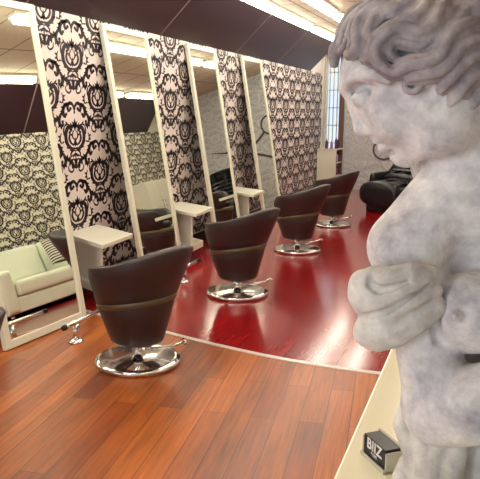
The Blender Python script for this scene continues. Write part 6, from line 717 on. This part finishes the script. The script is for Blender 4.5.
  ['c',[[-0.0352,-0.0795,0.7442,0.0051],[-0.0319,-0.083,0.7491,0.0062],[-0.0284,-0.0859,0.7541,0.0074],[-0.0247,-0.0881,0.759,0.0085],[-0.0208,-0.0895,0.7636,0.0092],[-0.0166,-0.0901,0.7677,0.0092],[-0.0123,-0.0901,0.7713,0.0092],[-0.0079,-0.0896,0.7746,0.0092],[-0.0033,-0.0886,0.7776,0.0092],[0.0019,-0.0869,0.7802,0.0092],[0.0079,-0.0844,0.7825,0.0092],[0.0151,-0.0808,0.7844,0.0092],[0.0233,-0.0759,0.7859,0.0085],[0.0323,-0.0697,0.7871,0.0074],[0.0421,-0.062,0.7884,0.0062],[0.0525,-0.0526,0.7898,0.0051]],0.002,'+'],
  ['c',[[-0.0275,-0.068,0.7406,0.0038],[-0.023,-0.0707,0.7448,0.0046],[-0.0183,-0.0729,0.7491,0.0055],[-0.0135,-0.0743,0.7532,0.0063],[-0.0091,-0.0752,0.7571,0.0068],[-0.0052,-0.076,0.761,0.0068],[-0.0011,-0.0761,0.7644,0.0068],[0.0029,-0.0757,0.7675,0.0068],[0.007,-0.0748,0.7701,0.0068],[0.0115,-0.0734,0.7723,0.0068],[0.0166,-0.0712,0.7743,0.0068],[0.0227,-0.068,0.7759,0.0068],[0.0299,-0.0638,0.7778,0.0063],[0.0383,-0.0582,0.7801,0.0055],[0.0479,-0.0509,0.7825,0.0046],[0.0581,-0.0416,0.7851,0.0038]],0.002,'+'],
  ['c',[[0.0101,0.0771,0.7474,0.0038],[0.0154,0.0811,0.7539,0.0046],[0.0206,0.0846,0.7607,0.0055],[0.0257,0.0873,0.7675,0.0063],[0.0311,0.089,0.7738,0.0068],[0.0369,0.0896,0.779,0.0068],[0.0422,0.0894,0.7835,0.0068],[0.0473,0.0889,0.7877,0.0068],[0.0526,0.0877,0.7915,0.0068],[0.0581,0.0857,0.7949,0.0068],[0.0641,0.0829,0.7978,0.0068],[0.0704,0.0788,0.8,0.0068],[0.0766,0.0733,0.8007,0.0063],[0.0824,0.0666,0.8003,0.0055],[0.0873,0.0589,0.7997,0.0046],[0.0913,0.0494,0.7993,0.0038]],0.002,'+'],
  ['c',[[0.0154,0.0795,0.7433,0.0051],[0.0217,0.083,0.749,0.0062],[0.0278,0.0859,0.7548,0.0074],[0.0336,0.0881,0.7606,0.0085],[0.0393,0.0895,0.766,0.0092],[0.0447,0.0901,0.7709,0.0092],[0.0498,0.0901,0.7752,0.0092],[0.0545,0.0896,0.779,0.0092],[0.0592,0.0886,0.7824,0.0092],[0.064,0.0869,0.7854,0.0092],[0.0691,0.0844,0.7879,0.0092],[0.0745,0.0808,0.7899,0.0092],[0.08,0.0759,0.7912,0.0085],[0.0854,0.0697,0.7921,0.0074],[0.0901,0.062,0.7929,0.0062],[0.0939,0.0526,0.7938,0.0051]],0.002,'+'],
  ['c',[[0.0163,0.068,0.7394,0.0038],[0.0233,0.0707,0.7441,0.0046],[0.0302,0.0729,0.749,0.0055],[0.0367,0.0743,0.7536,0.0063],[0.0424,0.0752,0.7581,0.0068],[0.0474,0.076,0.7626,0.0068],[0.0522,0.0761,0.7665,0.0068],[0.0565,0.0757,0.77,0.0068],[0.0606,0.0748,0.773,0.0068],[0.0646,0.0734,0.7755,0.0068],[0.0687,0.0712,0.7776,0.0068],[0.0731,0.068,0.7793,0.0068],[0.0779,0.0638,0.7813,0.0063],[0.0829,0.0582,0.7835,0.0055],[0.0874,0.0509,0.7856,0.0046],[0.0909,0.0416,0.7878,0.0038]],0.002,'+'],
  ['c',[[-0.1005,-0.0974,0.8067,0.0066],[-0.1003,-0.0988,0.8038,0.0065],[-0.0998,-0.1001,0.8008,0.0064],[-0.0994,-0.1012,0.7978,0.0064],[-0.0992,-0.102,0.795,0.0063],[-0.0995,-0.1023,0.7924,0.0062],[-0.1004,-0.1022,0.7899,0.0061],[-0.1016,-0.1016,0.7876,0.006],[-0.1032,-0.1007,0.7854,0.0059],[-0.1049,-0.0995,0.7837,0.0059],[-0.1065,-0.098,0.7825,0.0058],[-0.1084,-0.0966,0.7819,0.0057],[-0.1107,-0.0952,0.7818,0.0056],[-0.113,-0.0939,0.7822,0.0055],[-0.1152,-0.093,0.7829,0.0054],[-0.117,-0.0925,0.784,0.0054],[-0.1184,-0.0924,0.7858,0.0053],[-0.1196,-0.0928,0.7882,0.0052],[-0.1205,-0.0935,0.7909,0.0051],[-0.1211,-0.0946,0.7934,0.005],[-0.1214,-0.096,0.7953,0.0049],[-0.121,-0.0974,0.7965,0.0049],[-0.12,-0.0989,0.7974,0.0048],[-0.1187,-0.1002,0.798,0.0047],[-0.1172,-0.1013,0.7986,0.0046],[-0.1158,-0.102,0.7993,0.0045]],0.0025,'+'],
  ['c',[[-0.0501,0.0974,0.8178,0.0066],[-0.049,0.0988,0.8144,0.0065],[-0.0477,0.1001,0.8109,0.0064],[-0.0466,0.1012,0.8075,0.0064],[-0.0459,0.102,0.8041,0.0063],[-0.0461,0.1023,0.8011,0.0062],[-0.0472,0.1022,0.7981,0.0061],[-0.0491,0.1016,0.7952,0.006],[-0.0514,0.1007,0.7926,0.0059],[-0.0542,0.0995,0.7904,0.0059],[-0.0569,0.098,0.7889,0.0058],[-0.06,0.0966,0.7881,0.0057],[-0.0634,0.0952,0.7879,0.0056],[-0.0669,0.0939,0.7882,0.0055],[-0.07,0.093,0.789,0.0054],[-0.0723,0.0925,0.7903,0.0054],[-0.074,0.0924,0.7923,0.0053],[-0.0753,0.0928,0.7952,0.0052],[-0.076,0.0935,0.7985,0.0051],[-0.0762,0.0946,0.8015,0.005],[-0.0757,0.096,0.8039,0.0049],[-0.0745,0.0974,0.8056,0.0049],[-0.0726,0.0989,0.8067,0.0048],[-0.0703,0.1002,0.8076,0.0047],[-0.0679,0.1013,0.8085,0.0046],[-0.0659,0.102,0.8094,0.0045]],0.0025,'+'],
  ['c',[[-0.0226,0.0759,0.726,0.0165],[-0.042,0.0726,0.6882,0.0149],[-0.0497,0.0693,0.6572,0.0149],[-0.0398,0.066,0.6227,0.0132]],0.0066,'+']],
 'drapery':[
  ['c',[[-0.0556,-0.0792,0.5005,0.0132],[-0.0945,-0.0858,0.4938,0.0231],[-0.1243,-0.0759,0.4796,0.0297],[-0.1501,-0.0561,0.4691,0.0297]],0.0099,'+'],
  ['c',[[-0.0611,-0.0858,0.5085,0.0099],[-0.0971,-0.0924,0.5113,0.0132],[-0.1268,-0.0891,0.5023,0.0149],[-0.1483,-0.0726,0.4996,0.0149],[-0.1637,-0.0561,0.4872,0.0149]],0.0083,'+'],
  ['c',[[-0.1658,-0.0561,0.4606,0.0198],[-0.155,-0.0693,0.4529,0.0181],[-0.1366,-0.0858,0.4627,0.0165],[-0.109,-0.0974,0.4823,0.014],[-0.072,-0.094,0.4977,0.0107]],0.0083,'+'],
  ['c',[[-0.1579,-0.0825,0.4972,0.0041],[-0.1543,-0.0825,0.4859,0.0074],[-0.1435,-0.0924,0.4806,0.0074],[-0.1258,-0.1023,0.4866,0.0058],[-0.1022,-0.104,0.496,0.0033]],0.0049,'-'],
  ['c',[[-0.0521,-0.0825,0.4788,0.0115],[-0.0906,-0.0891,0.4657,0.0181],[-0.1163,-0.0825,0.4473,0.0181],[-0.1407,-0.066,0.4338,0.0181]],0.0066,'+'],
  ['c',[[-0.1447,-0.0528,0.4008,0.028],[-0.1181,-0.0709,0.4088,0.0272],[-0.087,-0.0825,0.4311,0.0215],[-0.0465,-0.0792,0.4552,0.0132]],0.0099,'+'],
  ['c',[[-0.1344,-0.0627,0.3822,0.0132],[-0.1074,-0.0825,0.3995,0.0132],[-0.0756,-0.0891,0.4235,0.0115],[-0.0436,-0.0825,0.4447,0.0083]],0.0083,'+'],
  ['c',[[-0.1773,-0.0561,0.4253,0.0066],[-0.1554,-0.0759,0.4334,0.0066],[-0.1394,-0.0891,0.4409,0.0074],[-0.1157,-0.0974,0.4614,0.0074],[-0.0942,-0.1007,0.4785,0.0058],[-0.07,-0.099,0.4926,0.0033]],0.0049,'-'],
  ['c',[[-0.1337,-0.099,0.4115,0.0041],[-0.1019,-0.104,0.4362,0.0058],[-0.0585,-0.0974,0.4652,0.0041]],0.0066,'-'],
  ['c',[[-0.1616,-0.0462,0.478,0.0198],[-0.1326,0.0165,0.462,0.0215],[-0.0802,0.0627,0.4487,0.0231],[-0.0152,0.0792,0.4543,0.0231]],0.0132,'+'],
  ['c',[[-0.1536,-0.0462,0.4445,0.0215],[-0.1229,0.0198,0.4147,0.0231],[-0.0706,0.0627,0.4023,0.0231],[-0.0019,0.0792,0.4169,0.0231]],0.0132,'+'],
  ['c',[[-0.1482,-0.0462,0.3968,0.0198],[-0.1138,0.0198,0.3713,0.0198],[-0.0664,0.0561,0.3631,0.0198],[-0.0015,0.0726,0.3811,0.0198]],0.0132,'+'],
  ['c',[[0.1988,0.0297,0.1986,0.0149],[0.2346,0.033,0.1084,0.0181],[0.2475,0.0347,-0.0151,0.0215]],0.0099,'+'],
  ['c',[[0.177,0.0019,0.2121,0.0149],[0.2165,0.0002,0.127,0.0181],[0.232,0.0002,0.0082,0.0215]],0.0099,'+'],
  ['c',[[0.1431,-0.0216,0.2234,0.0149],[0.1559,-0.0277,0.1423,0.0181],[0.1621,-0.0291,0.0273,0.0215]],0.0099,'+'],
  ['c',[[0.1026,-0.0374,0.2307,0.0149],[0.115,-0.0463,0.1525,0.0181],[0.1238,-0.0486,0.0402,0.0215]],0.0099,'+'],
  ['c',[[0.0613,-0.0429,0.2331,0.0149],[0.0725,-0.0528,0.1558,0.0181],[0.0839,-0.0554,0.0445,0.0215]],0.0099,'+'],
  ['c',[[0.0245,-0.0374,0.23,0.0149],[0.009,-0.0463,0.1514,0.0181],[0.0123,-0.0486,0.0391,0.0215]],0.0099,'+'],
  ['c',[[-0.0035,-0.0216,0.2219,0.0149],[-0.0168,-0.0277,0.1405,0.0181],[-0.0097,-0.0291,0.0256,0.0215]],0.0099,'+'],
  ['c',[[-0.0186,0.0019,0.2102,0.0149],[-0.0278,0.0002,0.1245,0.0181],[-0.0169,0.0002,0.0056,0.0215]],0.0099,'+'],
  ['c',[[-0.0183,0.0297,0.1965,0.0149],[-0.0474,0.033,0.1055,0.0181],[-0.0441,0.0346,-0.0181,0.0215]],0.0099,'+'],
  ['c',[[-0.0014,0.0575,0.1829,0.0149],[-0.017,0.0658,0.0871,0.0181],[-0.0084,0.0691,-0.0412,0.0215]],0.0099,'+'],
  ['c',[[0.0305,0.081,0.1716,0.0149],[0.0314,0.0937,0.0717,0.0181],[0.0453,0.0984,-0.0605,0.0215]],0.0099,'+'],
  ['c',[[0.073,0.0968,0.1643,0.0149],[0.0643,0.1123,0.0614,0.0181],[0.071,0.1179,-0.0735,0.0215]],0.0099,'+'],
  ['c',[[0.1192,0.1023,0.162,0.0149],[0.134,0.1188,0.0583,0.0181],[0.1471,0.1247,-0.0774,0.0215]],0.0099,'+'],
  ['c',[[0.161,0.0968,0.1652,0.0149],[0.1961,0.1123,0.0627,0.0181],[0.2141,0.1179,-0.072,0.0215]],0.0099,'+'],
  ['c',[[0.191,0.081,0.1733,0.0149],[0.2139,0.0937,0.0735,0.0181],[0.2237,0.0984,-0.0586,0.0215]],0.0099,'+'],
  ['c',[[0.2041,0.0575,0.185,0.0149],[0.2421,0.0658,0.0897,0.0181],[0.2565,0.0691,-0.0384,0.0215]],0.0099,'+'],
  ['c',[[0.0931,0.033,0.1764,0.0858],[0.1065,0.033,0.0053,0.1023]],0.0198,'+'],
  ['c',[[-0.0623,0.0165,0.2465,0.0115],[-0.0687,0.0099,0.2057,0.0165],[-0.0455,0.0132,0.156,0.0198],[-0.0312,0.0132,0.0973,0.0215],[-0.0253,0.0132,-0.0033,0.0215]],0.0066,'+'],
  ['c',[[-0.0391,0,0.2014,0.0198],[-0.0293,-0.0066,0.1572,0.0231],[-0.0069,0,0.026,0.0264]],0.0066,'+'],
  ['c',[[-0.0541,0.0231,0.127,0.0132],[-0.0594,0.0231,0.0911,0.0198],[-0.0493,0.0264,-0.0125,0.0231]],0.0066,'+']]}
def sdf_mesh(prims,h):
    lo=np.array([1e9]*3);hi=-lo
    for p in prims:
        if p[0]=='e': c=np.array(p[1]);r=max(p[2]); a,bb=c-r,c+r
        else:
            q=np.array(p[1]); a=(q[:,:3]-q[:,3:4]).min(0);bb=(q[:,:3]+q[:,3:4]).max(0)
        if p[-1]=='+': lo=np.minimum(lo,a);hi=np.maximum(hi,bb)
    lo-=4*h+.006;hi+=4*h+.006
    n=np.ceil((hi-lo)/h).astype(int)+1
    F=np.full(n,1.0,np.float32)
    ax=[lo[i]+h*np.arange(n[i]) for i in range(3)]
    for p in prims:
        k=p[-2]
        if p[0]=='e':
            c=np.array(p[1]);r=np.array(p[2]);a,bb=c-max(r),c+max(r)
        else:
            q=np.array(p[1]); a=(q[:,:3]-q[:,3:4]).min(0);bb=(q[:,:3]+q[:,3:4]).max(0)
        pad_=k+2*h+.004
        i0=np.maximum(((a-pad_-lo)/h).astype(int),0);i1=np.minimum(((bb+pad_-lo)/h).astype(int)+2,n)
        if (i1<=i0).any(): continue
        X,Y,Z=np.meshgrid(*[ax[i][i0[i]:i1[i]] for i in range(3)],indexing='ij')
        if p[0]=='e':
            x,y,z=X-c[0],Y-c[1],Z-c[2]
            an=p[3]   # rotation about the view axis (y), then about z
            ca,sa=math.cos(an),math.sin(an); x,z=ca*x+sa*z,-sa*x+ca*z
            k0=np.sqrt((x/r[0])**2+(y/r[1])**2+(z/r[2])**2); k1=np.sqrt((x/r[0]**2)**2+(y/r[1]**2)**2+(z/r[2]**2)**2)+1e-9
            d=k0*(k0-1)/k1
        else:
            d=np.full(X.shape,9.0)
            for s0,s1 in zip(p[1][:-1],p[1][1:]):
                A=np.array(s0[:3]);B=np.array(s1[:3]);ba=B-A;L2=ba@ba+1e-12
                t_=np.clip(((X-A[0])*ba[0]+(Y-A[1])*ba[1]+(Z-A[2])*ba[2])/L2,0,1)
                dd=np.sqrt((X-A[0]-t_*ba[0])**2+(Y-A[1]-t_*ba[1])**2+(Z-A[2]-t_*ba[2])**2)-(s0[3]+t_*(s1[3]-s0[3]))
                d=np.minimum(d,dd)
        S=F[i0[0]:i1[0],i0[1]:i1[1],i0[2]:i1[2]]
        if p[-1]=='+':
            hh=np.maximum(k-np.abs(S-d),0)/k; R=np.minimum(S,d)-hh*hh*k*.25
        else:
            hh=np.maximum(k-np.abs(S+d),0)/k; R=np.maximum(S,-d)+hh*hh*k*.25
        F[i0[0]:i1[0],i0[1]:i1[1],i0[2]:i1[2]]=R
    # naive surface nets
    ins=F<0
    c=np.zeros(n-1,np.int8)
    for dx in (0,1):
        for dy in (0,1):
            for dz in (0,1): c+=ins[dx:n[0]-1+dx,dy:n[1]-1+dy,dz:n[2]-1+dz]
    act=(c>0)&(c<8); idx=np.argwhere(act); vid=np.full(act.shape,-1,np.int64); vid[act]=np.arange(len(idx))
    pos=np.zeros((len(idx),3));cnt=np.zeros(len(idx))
    cor=[(dx,dy,dz) for dx in (0,1) for dy in (0,1) for dz in (0,1)]
    val={q:F[idx[:,0]+q[0],idx[:,1]+q[1],idx[:,2]+q[2]] for q in cor}
    for q in cor:
        for a_ in range(3):
            if q[a_]==0:
                w=list(q);w[a_]=1;w=tuple(w);f0=val[q];f1=val[w];m=(f0<0)!=(f1<0)
                t_=np.where(m,f0/(f0-f1+1e-20),0); P=np.array(q,float)[None]+np.zeros((len(idx),3)); P[:,a_]+=t_
                pos[m]+=P[m];cnt[m]+=1
    V=lo+h*(idx+pos/cnt[:,None]); V[:,2]=np.maximum(V[:,2],.02)
    faces=[]
    for a_ in range(3):
        b_,c_=(a_+1)%3,(a_+2)%3
        sl0=[slice(None)]*3;sl1=[slice(None)]*3; sl0[a_]=slice(0,-1);sl1[a_]=slice(1,None)
        A0=ins[tuple(sl0)];A1=ins[tuple(sl1)]; E=np.argwhere(A0!=A1)
        ok=(E[:,b_]>0)&(E[:,c_]>0)&(E[:,b_]<n[b_]-1)&(E[:,c_]<n[c_]-1); E=E[ok]
        def g(db,dc):
            G=E.copy();G[:,b_]-=db;G[:,c_]-=dc; return vid[G[:,0],G[:,1],G[:,2]]
        Q=np.stack([g(1,1),g(0,1),g(0,0),g(1,0)],1)
        fl=A0[E[:,0],E[:,1],E[:,2]]
        Q[~fl]=Q[~fl][:,::-1]; faces.append(Q)
    return V,np.concatenate(faces)
def sdf_obj(name,prims,h,m,parent,smooth=3):
    V,Q=sdf_mesh(prims,h)
    me=bpy.data.meshes.new(name); me.vertices.add(len(V)); me.vertices.foreach_set('co',V.astype(np.float32).ravel())
    me.loops.add(Q.size); me.loops.foreach_set('vertex_index',Q.ravel().astype(np.int32))
    me.polygons.add(len(Q)); me.polygons.foreach_set('loop_start',np.arange(0,Q.size,4,dtype=np.int32))
    me.polygons.foreach_set('use_smooth',np.ones(len(Q),bool))
    me.update(calc_edges=True); me.validate(); me.materials.append(m)
    o=bpy.data.objects.new(name,me); COL.objects.link(o); o.parent=parent
    sm=o.modifiers.new('smooth','SMOOTH'); sm.factor=.5; sm.iterations=smooth
    return o
t=thing('stone_statue','weathered white stone statue of a woman looking down, on the cream counter','statue',(-0.0454,1.1565,CZ),0.3555)
sdf_obj('body',STATUE['body'],.0021,M_stone,t,2)
sdf_obj('hair',STATUE['hair'],.0021,M_hair,t,2)
sdf_obj('drapery',STATUE['drapery'],.0024,M_drape,t,2)
b=MB(); b.lathe([(.155,0),(.155,.014),(.145,.018),(.14,.03)],48,sx=1,sy=.75,M=Matrix.Translation((.055,.03,.0005))); b.build('base',M_stone,t)

# ------------------------------------------------------------------ light, world, camera
def area(name,loc,rot,sx,sy,p,col):
    l=bpy.data.lights.new(name,'AREA'); l.shape='RECTANGLE'; l.size=sx; l.size_y=sy; l.energy=p; l.color=col
    o=bpy.data.objects.new(name,l); COL.objects.link(o); o.location=loc; o.rotation_euler=rot; return o
area('shopfront_daylight',(-2.2,YF+.05,1.5),(PI/2,0,0),1.5,2.2,34,(.92,.95,1))
w=bpy.data.worlds.new('world'); SC.world=w; w.use_nodes=True
bg=w.node_tree.nodes['Background']; bg.inputs['Color'].default_value=(.78,.86,1,1); bg.inputs['Strength'].default_value=0.8
cam=bpy.data.cameras.new('camera'); co=bpy.data.objects.new('camera',cam); COL.objects.link(co); SC.camera=co
cam.sensor_fit='HORIZONTAL'; cam.sensor_width=36; cam.lens=36*670.1/480; cam.clip_start=.05
p,yw,rl=0.18796,0.35555,0.00933
fw=Vector((-math.sin(yw)*math.cos(p),math.cos(yw)*math.cos(p),-math.sin(p))); rt=Vector((math.cos(yw),math.sin(yw),0)); up=rt.cross(fw)
rt2=rt*math.cos(rl)-up*math.sin(rl)*-1; up2=rt2.cross(fw)
Mx=Matrix((rt2,up2,-fw)).transposed().to_4x4(); Mx.translation=(0,0,1.6); co.matrix_world=Mx
SC.view_settings.view_transform='Standard'; SC.view_settings.look='None'; SC.view_settings.gamma=1; SC.view_settings.exposure=0.66
SC.cycles.use_denoising=True; SC.cycles.max_bounces=10; SC.cycles.sample_clamp_indirect=8
